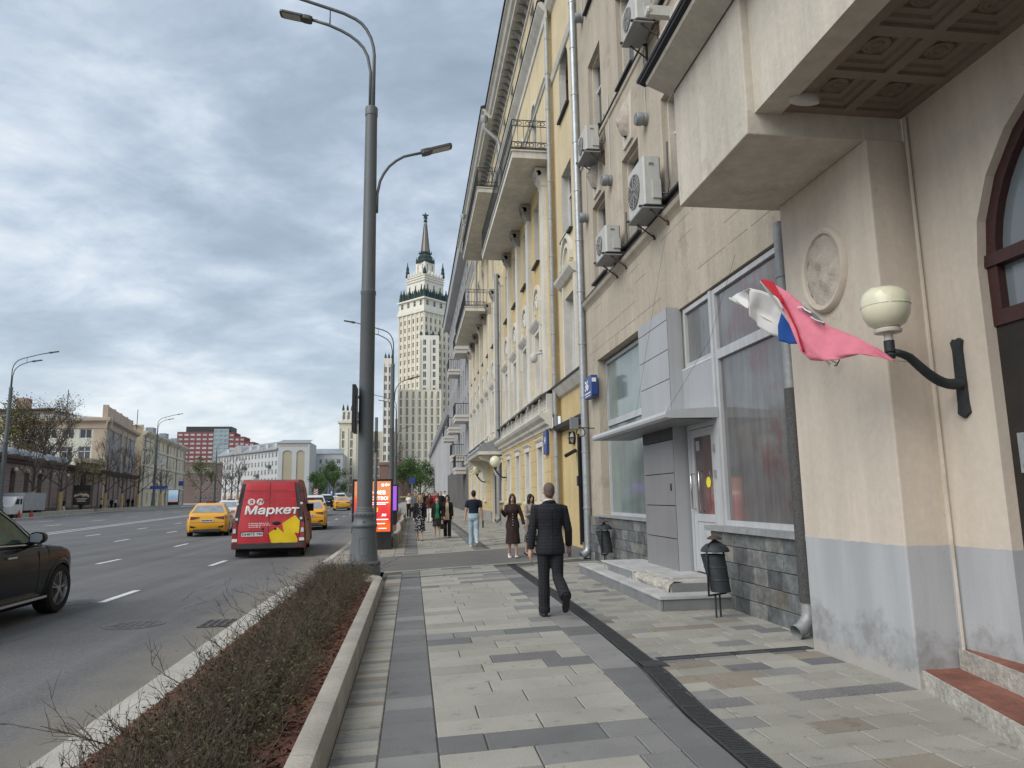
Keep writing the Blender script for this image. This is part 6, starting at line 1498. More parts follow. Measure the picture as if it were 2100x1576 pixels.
for tx,sz,px,z,mt in (('ГЕНИЕВ',.16,.10,1.78,'text_lit'),('ИСКУССТВО!',.145,.02,1.60,'text_lit'),('0+',.13,.47,2.03,'text_lit'),('7 8',.2,.05,1.24,'text_gold'),('.RU',.1,.36,1.08,'text_lit')): text('lettering',tx,sz,M[mt],s,(px,-.1165,z),FACE_CAM,.001,bold=.004)
m=MB()
for z,a,b_ in ((1.46,-.1,.5),(1.41,.0,.42),(.93,.1,.5),(.80,.12,.4),(.65,.2,.45)): m.box(a,b_,-.1165,-.1155,z,z+.025)
part('text_line',m,M['text_lit'],s)
m=MB(); m.lathe([(.045,-.12),(.045,-.1155),(.02,-.1155),(.02,-.12)],14,(.32,0,2.03),'y',cap=False); m.v=[(a,b,c) for a,b,c in m.v]; part('emblem',m,M['text_lit'],s)
t,s=panel((-.98,33,tz(33)),0,.72,2.15,1.0,'screen_purple','black advertising panel with a plain purple screen half hidden behind the orange one'); text('lettering','+',.14,M['text_lit'],s,(-.0,-.1165,1.62),FACE_CAM,.001)
t,s=panel((at(357,150),150,tz(150)),0,2.0,3.3,.9,'screen_blue','black advertising panel with a pale blue picture on the far kerb',.5); 
t=thing('billboard','dark poster billboard with a gold picture on a single post at the far kerb','billboard',(at(170,farY(170,.9)),farY(170,.9),tz(farY(170,.9)))); m=MB(); m.box(-.95,.95,-.15,.15,.9,3.25); part('cabinet',m,M['black_metal'],t); m=MB(); m.poly([(-.85,-.155,1.0),(.85,-.155,1.0),(.85,-.155,3.15),(-.85,-.155,3.15)]); s=part('poster',m,M['poster_dark'],t); m=MB(); m.box(-.1,.1,-.1,.1,-.6,.9); part('post',m,M['black_metal'],t)
for z,wd in ((1.6,1.2),(1.45,.9),(1.3,1.0)): m=MB(); m.box(-wd/2,wd/2,-.158,-.1555,z,z+.06); part('text_line',m,M['text_white'],s)
# second planter beyond the driveway
pl2=thing('planter','second concrete planter beyond the driveway running on beside the pavement','planter',(-.8,33,0))
for k in range(18):
    y=24.2+k*1.5; m=MB(); w_=.05*math.sin(k*.9); m.grid([[(x+w_,yy,z+tz(yy)) for x,z in ((-.45,-.02),(-.45,.42),(-.48,.45),(-.60,.45),(-.62,.42),(-.62,-.02))] for yy in (y,y+1.49)],True,True,True); part('kerb_block',m,M['kerbw'],pl2,world=True)
m=MB(); m.grid([[(x,y,.36+tz(y)+rng.uniform(-.02,.02)) for x in (-.62,-1.0,-1.5)] for y in range(24,52)]); part('mulch',m,M['mulch'],pl2,world=True)
m=MB()
for k in range(160):
    y=34.5+17*rng.random(); twig(m,(rng.uniform(-1.4,-.7),y,.34+tz(y)),(rng.gauss(0,.5),rng.gauss(0,.5),1),.4,.006,1)
o=solo('shrub',m,M['twig'],'low bare shrubs in the second planter','shrub',(-1,40,.4),world=True); o['kind']='stuff'
# planters with pale edging along the far kerb
for k,(a,b) in enumerate(((70,90),(94,112),(115,138))):
    m=MB(); m.grid([[(LK(y)-dx,y,tz(y)+z) for dx,z in ((.6,.0),(.6,.42),(1.0,.42),(3.0,.36),(3.0,0))] for y in (a,(a+b)/2,b)],True,True,True); solo('planter',m,M['kerbw'],('nearest far-side planter strip under the wrapped trees','middle far-side planter strip by the dark billboard','farthest far-side planter strip before the cream building')[k],'planter',(LK(a)-1.5,a,tz(a)),world=True,group='planter strips on the far kerb')
# signs
def road_sign(px,py,Y,wd,hh,kind,label):
    p=PY(px,py,Y); t=thing('road_sign',label,'road sign',(p[0],Y,tz(Y))); m=MB(); m.tube([(0,0.06,0),(0,.06,p[2]-tz(Y)+hh*.4)],.05,6); part('post',m,M['zinc_dull'],t)
    m=MB(); z=p[2]-tz(Y); m.box(-wd/2,wd/2,-.03,.02,z-hh/2,z+hh/2); s=part('plate',m,M[kind],t); return t,s,z
road_sign(326,1000,118,2.6,.5,'sign_blue','wide dark blue direction sign on the far kerb'); road_sign(371,992,150,.9,.9,'sign_blue','square blue road sign beside the cream building')
t,s,z=road_sign(680,1011,160,1.1,1.1,'sign_blue','square blue road sign with a white arrow over the far traffic'); m=MB(); m.prism([(-.09,z-.42),(.09,z-.42),(.09,z+.05),(.26,z+.05),(0,z+.42),(-.26,z+.05),(-.09,z+.05)],-.036,-.031,'y'); part('arrow',m,M['text_white'],s)
t,s,z=road_sign(845,986,95,.8,.8,'sign_blue','small blue road sign beside the green trees over the crowd')
mk('chev',(.72,.70,.66),.6); mk('chev_red',(.48,.05,.04),.6)
t=thing('traffic_column','tall red and white striped traffic column beyond the red van','traffic column',(at(648,150),150,tz(150))); m=MB(); m.box(-.35,.35,-.15,.15,.2,3.1); c=part('panel',m,M['chev'],t)
for k in range(6): m=MB(); z=.3+k*.48; m.poly([(-.34,-.153,z),(.34,-.153,z+.3),(.34,-.153,z+.55),(-.34,-.153,z+.25)]); part('stripe',m,M['chev_red'],c)
p=PY(332,948,150); t=thing('street_clock','square white street clock on a post before the cream building','clock',(p[0],150,tz(150))); m=MB(); m.box(-.85,.85,-.2,.2,p[2]-1.3,p[2]); part('case',m,M['white_wall'],t); m=MB(); m.tube([(0,0,0),(0,0,p[2]-1.3)],.09,6); part('post',m,M['zinc_dull'],t); m=MB(); m.box(-.03,.03,-.22,-.205,p[2]-.65,p[2]-.2); m.box(-.4,0,-.22,-.205,p[2]-.68,p[2]-.62); part('hand',m,M['ink'],t)
for i,(px,Y,lab) in enumerate(((8,68,'orange traffic cone at the truck front wheel'),(44,70,'orange traffic cone behind the white truck'),(70,71,'orange traffic cone by the first wrapped tree'))):
    m=MB(); m.box(-.2,.2,-.2,.2,0,.04); m.lathe([(.16,.04),(.03,.72)],10); o=solo('traffic_cone',m,M['orange_lit'] if 0 else M['chev_red'],lab,'traffic cone',(at(px,Y),Y,tz(Y)-.02),group='traffic cones by the truck')

# ------------------------------------------------ vehicles (x forward, y to the driver's left, z up)
def outline(top,xs,r,zb,x0,x1):
    """closed side outline: top points rear->front, then the underside with wheel arches front->rear"""
    P=list(top)
    P.append((x1,zb))
    for xc in sorted(xs,reverse=True):
        P.append((xc+r,zb))
        for k in range(1,10): a=PI*k/10; P.append((xc+r*math.cos(a),zb+r*math.sin(a)*1.0))
        P.append((xc-r,zb))
    P.append((x0,zb)); return P
def loft_body(m,P,L_,w,tumble,ends=(.05,.12),cap=True):
    rows=[]
    for q,e in ((-1,.17),(-.985,.11),(-.93,.06),(-.75,.022),(-.4,.005),(0,0),(.4,.005),(.75,.022),(.93,.06),(.985,.11),(1,.17)):
        row=[]
        for x,z in P:
            x2=x
            if x<.45: x2=x+e*(1-x/.45)*1.0*ends[0]/.12
            if x>L_-.8: x2=x-e*((x-(L_-.8))/.8)*1.3*ends[1]/.12
            row.append((x2-L_/2,q*(w/2)*tumble(z),z))
        rows.append(row)
    m.grid(rows,True,cap,cap)
def ip(P,x):
    if x<=P[0][0]: return P[0][1]
    for (a,za),(b,zb) in zip(P,P[1:]):
        if x<=b: return za+(zb-za)*(x-a)/(b-a)
    return P[-1][1]
def plan_(x,x1,k=.17,d=.55):
    e=min(x,x1-x); return 1 if e>=d else 1-k*(1-max(e,0)/d)**2
def loft2(m,up,lo,xs,r,za,x1,off,w,B):
    S=[0,.006,.015,.03,.05,.08,.13,.2,.3]+[.45+.16*k for k in range(40)]
    S=[x for x in S if x<x1-.32]+[x1-q for q in (.3,.2,.13,.08,.05,.03,.015,.006,0)]
    for xc in xs: S+=[xc+r*math.cos(PI*k/12) for k in range(13)]+[xc+r+.002,xc-r-.002]
    rows=[]
    for x in sorted(set(round(x,4) for x in S)):
        zu,zl=ip(up,x),ip(lo,x)
        for xc in xs:
            if abs(x-xc)<=r+1e-4: zl=max(zl,za+math.sqrt(max(0,r*r-(x-xc)**2)))
        zl=min(zl,zu-.01); h=[]
        for t,f in ((0,.985),(.08,1),(.25,1),(.42,1),(.58,1),(.72,1),(.84,.998),(.92,.985),(.97,.962),(1,.925)):
            z=zl+(zu-zl)*t; h.append((w/2*plan_(x,x1)*B(z)*f,z-(.012 if t==1 else 0)))
        row=[(x-off,-y,z) for y,z in h]+[(x-off,-h[-1][0]*.6,zu+.006),(x-off,0,zu+.012),(x-off,h[-1][0]*.6,zu+.006)]+[(x-off,y,z) for y,z in reversed(h)]
        rows.append(row)
    m.grid(rows,True,True,True)
def rear_x(up,lo,w,x1,B):
    def f(y,z):
        ch=up if z>=up[0][1] else lo; xz=0
        for (a,za),(b,zb) in zip(ch,ch[1:]):
            if min(za,zb)<=z<=max(za,zb) and b<.5: xz=a+(b-a)*(z-za)/(zb-za) if zb!=za else a; break
        q=abs(y)/(w/2*B(z)*.995); xy=0
        if q>.83: xy=.55*(1-math.sqrt(max(0,(1-min(q,1))/.17)))
        return max(xz,xy)
    return f
def wheel(par,x,y,r,wd,spokes=5,rim=.66,name='wheel'):
    s=-1 if y<0 else 1; m=MB(); m.lathe([(r*rim,-wd/2),(r*.93,-wd/2),(r,-wd/2+.035),(r,wd/2-.035),(r*.93,wd/2),(r*rim,wd/2)],30,(x,y,r),'y',cap=False)
    t=part(name,m,M['rubber'],par,smooth=35); m=MB(); f=y+s*(wd/2-.012)
    m.lathe([(r*rim,f-y+s*.0),(r*rim*.95,f-y+s*.008),(r*rim*.9,f-y-s*.05)],28,(x,y,r),'y',cap=False)
    for k in range(spokes):
        a=2*PI*k/spokes+.31
        for o in (-.13,.13):
            c,d=math.cos(a+o),math.sin(a+o); c2,d2=math.cos(a+o*.5),math.sin(a+o*.5)
            m.tube([(x+c2*r*.12,f,r+d2*r*.12),(x+c*r*rim*.93,f-s*.005,r+d*r*rim*.93)],r*.032,4)
    m.lathe([(0,f-y+s*.006),(r*.14,f-y+s*.002),(r*.15,f-y-s*.03)],14,(x,y,r),'y',cap=False); part('rim',m,M['alloy'],t)
    m=MB(); m.lathe([(0,f-y-s*.06),(r*rim,f-y-s*.06)],20,(x,y,r),'y',cap=False); part('brake',m,M['ac_dark'],t); return t
def sedan(paint,label,loc,rz,group,taxi=False,s=1,plate_txt=None):
    t=thing('parked_car' if 0 else 'car',label,'car' if not taxi else 'taxi',loc,rz,group); L_=4.4; w=1.73
    top=[(.06,.24),(.0,.36),(.0,.52),(.03,.60),(.03,.70),(.01,.88),(.05,.97),(.12,1.0),(.42,1.01),(.75,1.0),(2.9,.97),(3.35,.93),(3.95,.80),(4.25,.68),(4.38,.5),(4.4,.34)]
    up=[(0,.56),(.006,.72),(.03,.86),(.07,.95),(.15,.99),(.42,1.01),(.75,1.0),(2.9,.97),(3.35,.93),(3.95,.80),(4.22,.69),(4.35,.58),(4.4,.48)]; lo=[(0,.5),(.02,.36),(.08,.25),(.2,.2),(4.2,.2),(4.36,.26),(4.4,.4)]
    B=lambda z:1-.07*max(0,(z-.66)/.35)**1.4-.05*max(0,(.5-z)/.3)**2+.010*math.exp(-((z-.80)/.035)**2)
    RX_=rear_x(up,lo,w,4.4,B); SY=lambda x,z:w/2*plan_(x,4.4)*B(z)
    m=MB(); loft2(m,up,lo,(.93,3.5),.345,.315,4.4,L_/2,w,B); part('body',m,M[paint],t,smooth=40)
    m=MB(); m.box(.15-L_/2,4.2-L_/2,-.72,.72,.19,.45); part('underbody',m,M['hole'],t)
    def cab(m,z0,pts,w0,w1,off=0):
        rows=[]
        for q in (-1,-.9,-.4,.4,.9,1):
            rows.append([(x-L_/2,q*((w0+(w1-w0)*(z-z0)/.47)/2+off),z+(.02 if abs(q)<.95 and z>1.3 else 0)) for x,z in pts])
        m.grid(rows,True,True,True)
    CP=[(.42,.99),(.98,1.36),(1.25,1.43),(1.7,1.455),(2.15,1.44),(2.4,1.39),(3.25,.95)]
    m=MB(); cab(m,.97,CP,1.60,1.12); part('cabin',m,M[paint],t,smooth=38)
    def Wy(z,q): return q*((1.60+(1.12-1.60)*(z-.97)/.47)/2)
    m=MB()
    def qd(a,b,ins,lift):
        (x0,z0),(x1,z1)=a,b; nx,nz=-(z1-z0),(x1-x0); l_=math.hypot(nx,nz); nx,nz=nx/l_*lift,nz/l_*lift
        return [(x0+nx-L_/2,Wy(z0,-1)+ins,z0+nz),(x0+nx-L_/2,Wy(z0,1)-ins,z0+nz),(x1+nx-L_/2,Wy(z1,1)-ins,z1+nz),(x1+nx-L_/2,Wy(z1,-1)+ins,z1+nz)]
    m.poly(qd((.50,1.045),(.96,1.352),.09,.012)); part('rear_window',m,M['car_glass_pale'],t)
    m=MB(); m.poly(qd((2.45,1.37),(3.15,1.0),.08,.012)); part('windscreen',m,M['car_glass'],t)
    for sg in (-1,1):
        m=MB()
        for P in ([(.78,1.02),(1.02,1.28),(1.2,1.37),(1.72,1.39),(1.72,1.02)],[(1.80,1.02),(1.80,1.39),(2.12,1.38),(2.38,1.32),(2.95,1.02)]):
            m.poly([(x-L_/2,Wy(z,sg)+sg*.006,z) for x,z in P])
        part('side_window',m,M['car_glass'],t)
        m=MB(); m.box(2.72-L_/2,2.9-L_/2,sg*.80,sg*.98,.98,1.10); part('mirror',m,M[paint],t)
        m=MB(); q=[(.022,.70),(.012,.80),(.03,.88),(.2,.90),(.55,.86),(.2,.78)] ; 
        m.grid([[(RX_(yy,z)-L_/2-.012,sg*yy,z) for z in (a,a*.5+b*.5,b)] for yy,a,b in ((.30,.83,.86),(.45,.79,.87),(.58,.765,.88),(.68,.75,.89),(.75,.75,.90),(.80,.76,.90),(.83,.78,.90))]); part('tail_light',m,M['tail_dark'],t)
        m=MB(); m.grid([[(RX_(yy,z)-L_/2-.01,sg*yy,z) for z in (a,b)] for yy,a,b in ((.45,.41,.44),(.56,.40,.47),(.66,.40,.50),(.74,.41,.52),(.79,.42,.53))]); part('bumper_vent',m,M['car_black'],t)
        m=MB(); m.poly([(L_/2-.05,sg*.5,.60),(L_/2-.32,sg*.80,.66),(L_/2-.38,sg*.80,.72),(L_/2-.11,sg*.5,.68)]); part('headlight',m,M['lens_clear'],t)
        m=MB()
        for x in (1.76,2.78): m.tube([(x-L_/2,sg*(SY(x,z)+.0005),z) for z in (.32,.5,.66,.75,.8,.85,.94)],.004,4)
        m.box(1.55-L_/2,1.72-L_/2,sg*.845,sg*.868,.82,.85); m.box(2.5-L_/2,2.68-L_/2,sg*.845,sg*.868,.82,.85); part('door_seam',m,M['car_black'],t)
    m=MB(); m.box(-L_/2-.012,-L_/2+.06,-.55,.55,.23,.34); part('diffuser',m,M['plastic_dark'],t)
    m=MB(); m.box(-L_/2-.02,-L_/2+.02,-.26,.26,.655,.765); pl_=part('plate',m,M['plate'],t)
    if plate_txt:
        m=MB()
        for y,a in ((.20,.03),(.14,.025),(.09,.025),(.04,.025),(-.02,.03),(-.08,.03),(-.17,.05)): m.box(-L_/2-.0212,-L_/2-.0195,y-a*.8,y+a*.8,.685,.738)
        part('plate_character',m,M['ink'],pl_)
    m=MB(); m.tube([(RX_(y,.63)-L_/2-.001,y,.63) for y in (-.7,-.5,0,.5,.7)],.006,4); part('boot_seam',m,M['car_black'],t)
    if taxi: m=MB(); m.box(-.55,-.42,-.22,.22,1.47,1.55); part('roof_sign',m,M['orange_lit'] if False else M['tail_dark'],t)
    for x in (.93,3.5):
        for y in (-.76,.76): wheel(t,x-L_/2,y,.315,.2,5)
    if s!=1: t.scale=(s,s,s)
    return t
HD=PI/2
tx=sedan('car_yellow','yellow taxi saloon with dark tail lights seen from behind beside the red van',(-9.75,37.2,-.03),HD+R(10),'cars on the avenue',True,1.05,'Х 066 КК 797')
def recolour(root,a,b):
    for o in root.children_recursive:
        for sl2 in o.material_slots:
            if sl2.material is M[a]: sl2.link='OBJECT'; sl2.material=M[b]
def car2(px,Y,label,col,dz=0,rz=None,s=1.05,src=tx):
    c=dup(src,(at(px,Y),Y,tz(Y)-.1+dz),HD+R(10 if rz is None else rz),label,s=s)
    if col!='car_yellow': recolour(c,'car_yellow',col); c['category']='car'
    c.name='car'; return c
car2(476,50,'white saloon with lit red tail lights half hidden between the taxi and the van','car_white')
tl=[o for o in bpy.data.objects['car.001'].children if o.name.startswith('tail_light')] if 'car.001' in bpy.data.objects else []
for o in tl:
    o.material_slots[0].link='OBJECT'; o.material_slots[0].material=M['tail_lit']
car2(638,41,'yellow taxi mostly hidden behind the right side of the van','car_yellow',rz=6)
car2(701.5,84,'yellow taxi farther up the road left of the orange panel','car_yellow',rz=8)
car2(716,101,'dark grey car ahead of the farther yellow taxi','car_grey',rz=8)
car2(685,140,'white car ahead of the black off-roader','car_white',rz=12,s=1.15)
car2(712,128,'dark car in the queue close to the orange panel','car_black',rz=10)
def suv(paint,label,loc,rz,group,detail=False):
    global plan_
    t=thing('car',label,'car',loc,rz,group); L_=4.92; w=1.95
    top=[(.07,.34),(.0,.5),(.0,.66),(.04,.74),(.03,.95),(.06,1.10),(.16,1.16),(3.35,1.09),(3.6,1.075),(4.2,1.01),(4.46,.92),(4.6,.78),(4.67,.58),(4.66,.36)]
    RW=.425 if detail else .40; XW=(.98,3.93)
    up=[(0,.62),(.012,.8),(.03,.98),(.07,1.09),(.16,1.14),(3.35,1.10),(3.6,1.085),(4.1,1.03),(4.38,.95),(4.56,.84),(4.64,.72),(4.67,.6)]; lo=[(0,.55),(.03,.42),(.1,.33),(.3,.28),(4.4,.28),(4.6,.34),(4.67,.5)]
    B=lambda z:1-.055*max(0,(z-.82)/.3)**1.5-.06*max(0,(.62-z)/.35)**2+.004*math.exp(-((z-.93)/.05)**2)
    RX_=rear_x(up,lo,w,4.67,B); SY=lambda x,z:w/2*plan_(x,4.67,.2,.75)*B(z)
    _p=plan_; plan_=(lambda x,x1,k=.2,d=.75,f=_p:f(x,x1,.2,.75))
    m=MB(); loft2(m,up,lo,XW,RW,.36,4.67,L_/2,w,B); part('body',m,M[paint],t,smooth=40); plan_=_p
    CP=[(.12,1.12),(.42,1.58),(.6,1.69),(1.2,1.735),(2.1,1.735),(2.55,1.66),(3.42,1.07)]
    def Wy(z,q,off=0): return q*((1.80+(1.32-1.80)*(z-1.1)/.62)/2+off)
    m=MB(); rows=[]
    for q in (-1,-.92,-.5,.5,.92,1): rows.append([(x-L_/2,Wy(z,q),z+(.02 if abs(q)<.95 and z>1.5 else 0)) for x,z in CP])
    m.grid(rows,True,True,True); part('cabin',m,M[paint],t,smooth=38)
    m=MB(); m.poly([(.155-L_/2-.01,Wy(1.18,-1)+.1,1.18),(.155-L_/2-.01,Wy(1.18,1)-.1,1.18),(.40-L_/2-.012,Wy(1.56,1)-.08,1.56),(.40-L_/2-.012,Wy(1.56,-1)+.08,1.56)]); part('rear_window',m,M['car_glass'],t)
    m=MB(); m.poly([(2.62-L_/2,Wy(1.64,-1)+.07,1.635),(2.62-L_/2,Wy(1.64,1)-.07,1.635),(3.36-L_/2,Wy(1.13,1)-.07,1.13),(3.36-L_/2,Wy(1.13,-1)+.07,1.13)]); part('windscreen',m,M['car_glass'],t)
    for sg in (-1,1):
        for P in ([(.5,1.2),(.72,1.57),(1.3,1.62),(1.3,1.17)],[(1.37,1.17),(1.37,1.62),(2.08,1.63),(2.08,1.15)],[(2.2,1.15),(2.2,1.625),(2.5,1.575),(2.78,1.41),(3.12,1.135)]):
            m=MB(); m.poly([(x-L_/2,Wy(z,sg)+sg*.006,z) for x,z in P]); part('side_window',m,M['car_glass_green' if detail else 'car_glass'],t)
        m=MB(); m.tube([(x-L_/2,Wy(z,sg)+sg*.016,z) for x,z in ((.42,1.17),(1.4,1.145),(2.4,1.12),(3.2,1.10))],.012,4); m.tube([(x-L_/2,Wy(z,sg)+sg*.012,z) for x,z in ((.6,1.6),(1.3,1.655),(2.1,1.66),(2.53,1.60),(2.83,1.42),(3.2,1.11))],.008,4); part('window_trim',m,M['chrome'],t)
        m=MB(); m.tube([(.6-L_/2,sg*.62,1.72),(.8-L_/2,sg*.62,1.79),(2.2-L_/2,sg*.62,1.80),(2.5-L_/2,sg*.62,1.70)],.018,6); part('roof_rail',m,M['chrome'],t)
        m=MB(); m.grid([[(2.90+dx-L_/2,sg*(1.05+(y-1.05)*f),1.205+(z-1.205)*f) for y,z in ((.95,1.14),(1.02,1.12),(1.10,1.12),(1.145,1.145),(1.16,1.19),(1.155,1.25),(1.12,1.285),(1.05,1.295),(.98,1.28),(.945,1.24))] for dx,f in ((0,.97),(.02,1),(.07,1),(.13,.9),(.18,.7),(.2,.45))],True,True,True); m.tube([(3.0-L_/2,sg*.86,1.09),(3.0-L_/2,sg*1.0,1.15)],.035,6); mi_=part('mirror',m,M[paint],t,smooth=40)
        m=MB(); m.poly([(2.897-L_/2,sg*y,z) for y,z in ((.97,1.15),(1.10,1.14),(1.138,1.19),(1.13,1.255),(1.05,1.278),(.965,1.25))]); part('mirror_glass',m,M['glass_pale'],mi_)
        m=MB()
        for x,z0,z1 in ((1.33,.5,1.15),(2.14,.36,1.12),(3.22,.36,1.09)): m.tube([(x-L_/2+.015*(1-zz),sg*(SY(x,zz)+.0005),zz) for zz in (z0,.45,.6,.75,.88,.93,.98,z1-.09)],.0045,4)
        part('door_seam',m,M['ink'],t)
        for x in (1.5,2.32):
            m=MB(); m.grid([[(x+dx-L_/2,sg*y,.955+dz) for y,dz in ((.968,-.018),(.995,-.012),(.995,.012),(.968,.018))] for dx in (0,.03,.2,.23)],True,True,True); part('handle',m,M['chrome'],t)
        m=MB(); m.box(1.5-L_/2,3.4-L_/2,sg*.90 if sg>0 else -1.03,1.03 if sg>0 else -.90,.30,.335); part('running_board',m,M['chrome'],t)
        for xc in XW:
            m=MB(); rows=[]
            for k in range(17):
                a=PI*(k-1)/14; c,d=math.cos(a),math.sin(a); rows.append([(xc+q*c-L_/2,sg*(SY(xc+q*c,max(.36+q*d,.3))+y),.36+q*d) for q,y in ((RW-.012,-.05),(RW-.012,.008),(RW+.02,.014),(RW+.05,.010),(RW+.07,-.004))])
            m.grid(rows); part('arch_trim',m,M[paint],t,smooth=True)
        m=MB(); m.grid([[(RX_(y,z)-L_/2-.012,sg*y,z) for z in (.92,.98,1.04)] for y in (.5,.65,.75,.82,.88,.9)]); part('tail_light',m,M['tail_dark'],t)
    m=MB(); m.box(-L_/2-.02,-L_/2+.03,-.27,.27,.78,.90); part('plate',m,M['plate'],t)
    m=MB(); m.box(-L_/2-.01,-L_/2+.1,-.8,.8,.36,.5); part('bumper',m,M['plastic_dark'],t)
    m=MB(); m.box(.25-L_/2,4.6-L_/2,-.82,.82,.2,.5); m.box(XW[0]-.4-L_/2,XW[0]+.4-L_/2,-.6,.6,.3,.68); m.box(XW[1]-.4-L_/2,XW[1]+.4-L_/2,-.6,.6,.3,.68); part('underbody',m,M['hole'],t)
    for x in XW:
        for y in (-.845,.845): wheel(t,x-L_/2,y,.375,.265,5,.70)
    return t
sv=suv('suv_black','glossy black off-roader with five-spoke wheels, front half in view at the edge of the picture',(-6.50,11.05,-.1),HD,'cars on the avenue',True)
b=dup(sv,(at(671,112),112,tz(112)-.1),HD+R(11),'black off-roader seen from behind, left of the farther yellow taxi')
b=dup(sv,(at(646,66),66,tz(66)-.1),HD+R(8),'white off-roader ahead of the taxi hidden by the van'); recolour(b,'suv_black','car_white')
b=dup(sv,(at(668,150),150,tz(150)-.1),HD+R(12),'white high car in the far traffic above the black off-roader',s=1.2); recolour(b,'suv_black','car_white')
b=dup(sv,(at(696,165),165,tz(165)-.1),HD+R(12),'white van-like car in the far traffic above the farther taxi',s=1.35); recolour(b,'suv_black','car_white')
# red delivery van
vn=thing('delivery_van','dirty red delivery van with white lettering and a yellow star decal on its rear doors','van',(-4.50,25.2,-.15),HD+R(5.5),'cars on the avenue')
L_=5.6; w=1.92; top=[(.04,.40),(.0,.5),(.0,.9),(.03,1.25),(.11,2.2),(.16,2.36),(.30,2.43),(1.6,2.46),(3.2,2.46),(3.7,2.40),(4.05,2.22),(4.75,1.36),(5.35,1.12),(5.52,.95),(5.58,.6),(5.58,.35)]
tb=lambda z:1-.035*max(0,(z-.5))/.6-(.115*max(0,(z-1.1))/1.3)
m=MB(); loft_body(m,outline(top,(1.05,4.55),.38,.33,.1,5.5),L_,w,tb,(.06,.14)); part('body',m,M['van_dirty'],vn,smooth=38)
def RX(z):
    for (a,za),(b_,zb) in zip(top,top[1:]):
        if za<=z<=zb: return a+(b_-a)*(z-za)/(zb-za)
    return .1
def rear(poly,mt,name,lift,par=vn,th=.012):
    m=MB(); f=[(RX(z)-L_/2-lift,y,z) for y,z in poly]; m.grid([[(x+th,y,z) for x,y,z in f],f],True,False,True); return part(name,m,M[mt],par)
def K(cx_,cy_): return (-(cx_-1160)*.0024,.44+(1000-cy_)*.00243)      # photo crop -> rear face
def rows_(pts): return pts
dl=[]
for sg in (-1,1):
    m=MB(); rows=[]
    for z in (.47,.7,.9,1.05,1.25,1.5,1.75,2.0,2.2,2.3,2.35):
        o=.803*tb(z) if z<2.33 else .66
        rows.append([(RX(z)-L_/2-lf,sg*y,z) for lf,y in ((-.02,.008),(.013,.010),(.013,o*.5),(.013,o-.02),(.006,o),(-.02,o))])
    m.grid(rows,False,False,False); d=part('rear_door',m,M['van_red'],vn,smooth=40); dl.append(d)
    q=[(sg*.805*tb(z),z) for z in (1.12,1.5,1.9,2.3)]+[(sg*.93*tb(z),z) for z in (2.3,1.9,1.5,1.12)]; rear(q,'plastic_dark','corner_pillar',.004)
    q=[(sg*.81,.66),(sg*.93,.66),(sg*.92,1.12),(sg*.83,1.12)]; l_=rear(q,'tail','tail_light',.016); rear([(sg*.835,.82),(sg*.915,.82),(sg*.905,.95),(sg*.845,.95)],'lens_clear','lens',.032,l_)
    rear([(sg*.80,.56),(sg*.93,.56),(sg*.93,.65),(sg*.80,.65)],'decal_white','lamp',.014)
    for z in (1.2,1.66): rear([(sg*.80,z),(sg*.865,z),(sg*.865,z+.07),(sg*.80,z+.07)],'lens_clear','hinge',.02)
    rear([(sg*.04,2.07),(sg*.62,2.07),(sg*.65,2.11),(sg*.62,2.13),(sg*.04,2.13)],'van_red','rib',.02,d); rear([(sg*.04,1.80),(sg*.66,1.80),(sg*.68,1.83),(sg*.66,1.85),(sg*.04,1.85)],'van_red','rib',.018,d)
    m=MB(); m.box(-L_/2+.28,-L_/2+.30,min(sg*.5,sg*.86),max(sg*.5,sg*.86),.1,.36); part('mud_flap',m,M['rubber'],vn)
    m=MB(); m.box(1.55,1.68,min(sg*.84,sg*1.02),max(sg*.84,sg*1.02),1.38,1.66); part('mirror',m,M['ink'],vn)
    # grimy ochre swirl, seams and window on the flanks
    m=MB(); P=[(.5,.45),(.5,1.15),(.95,1.45),(1.25,1.1),(1.9,1.3),(2.3,.95),(2.9,1.1),(2.9,.45)]
    m.poly([(x-L_/2,sg*((w/2)*tb(z)+.004),z) for x,z in P]); part('side_decal',m,M['van_ochre'],vn)
    m=MB()
    for x in (2.1,3.3,4.3): m.tube([(x-L_/2,sg*((w/2)*tb(z)-.002),z) for z in (.45,1.1,1.7,2.25)],.006,4)
    m.tube([(x-L_/2,sg*((w/2)*tb(1.75)+.004),1.75) for x in (.3,3.3)],.014,4); m.tube([(x-L_/2,sg*((w/2)*tb(2.1)+.004),2.1) for x in (.3,3.3)],.014,4); m.box(2.15-L_/2,2.35-L_/2,sg*.93-.02,sg*.93+.02,1.1,1.16); part('body_seam',m,M['ink'],vn)
    m=MB(); m.poly([(x-L_/2,sg*((w/2)*tb(z)+.004),z) for x,z in ((3.4,1.4),(3.4,1.95),(4.0,1.95),(4.45,1.4))]); part('side_window',m,M['car_glass'],vn)
m=MB(); m.poly([(4.1-L_/2+.02,-.62,2.18),(4.1-L_/2+.02,.62,2.18),(4.72-L_/2+.02,.70,1.42),(4.72-L_/2+.02,-.70,1.42)]); part('windscreen',m,M['car_glass'],vn)
m=MB(); m.grid([[(x-L_/2,y,z) for x,z in ((-.05,.36),(-.05,.50),(.05,.52),(.12,.36))] for y in (-.93,-.88,.88,.93)],True,True,True); part('bumper',m,M['plastic_dark'],vn)
for y in (-.82,.82): m=MB(); m.box(-L_/2-.055,-L_/2-.045,y-.06,y+.06,.40,.45); part('reflector',m,M['tail'],vn)
m=MB(); m.box(.3-L_/2,5.3-L_/2,-.72,.72,.24,.5); m.tube([(.2-L_/2,-.75,.30),(.2-L_/2,.75,.30)],.06,6); part('underbody',m,M['hole'],vn)
dR=dl[0]
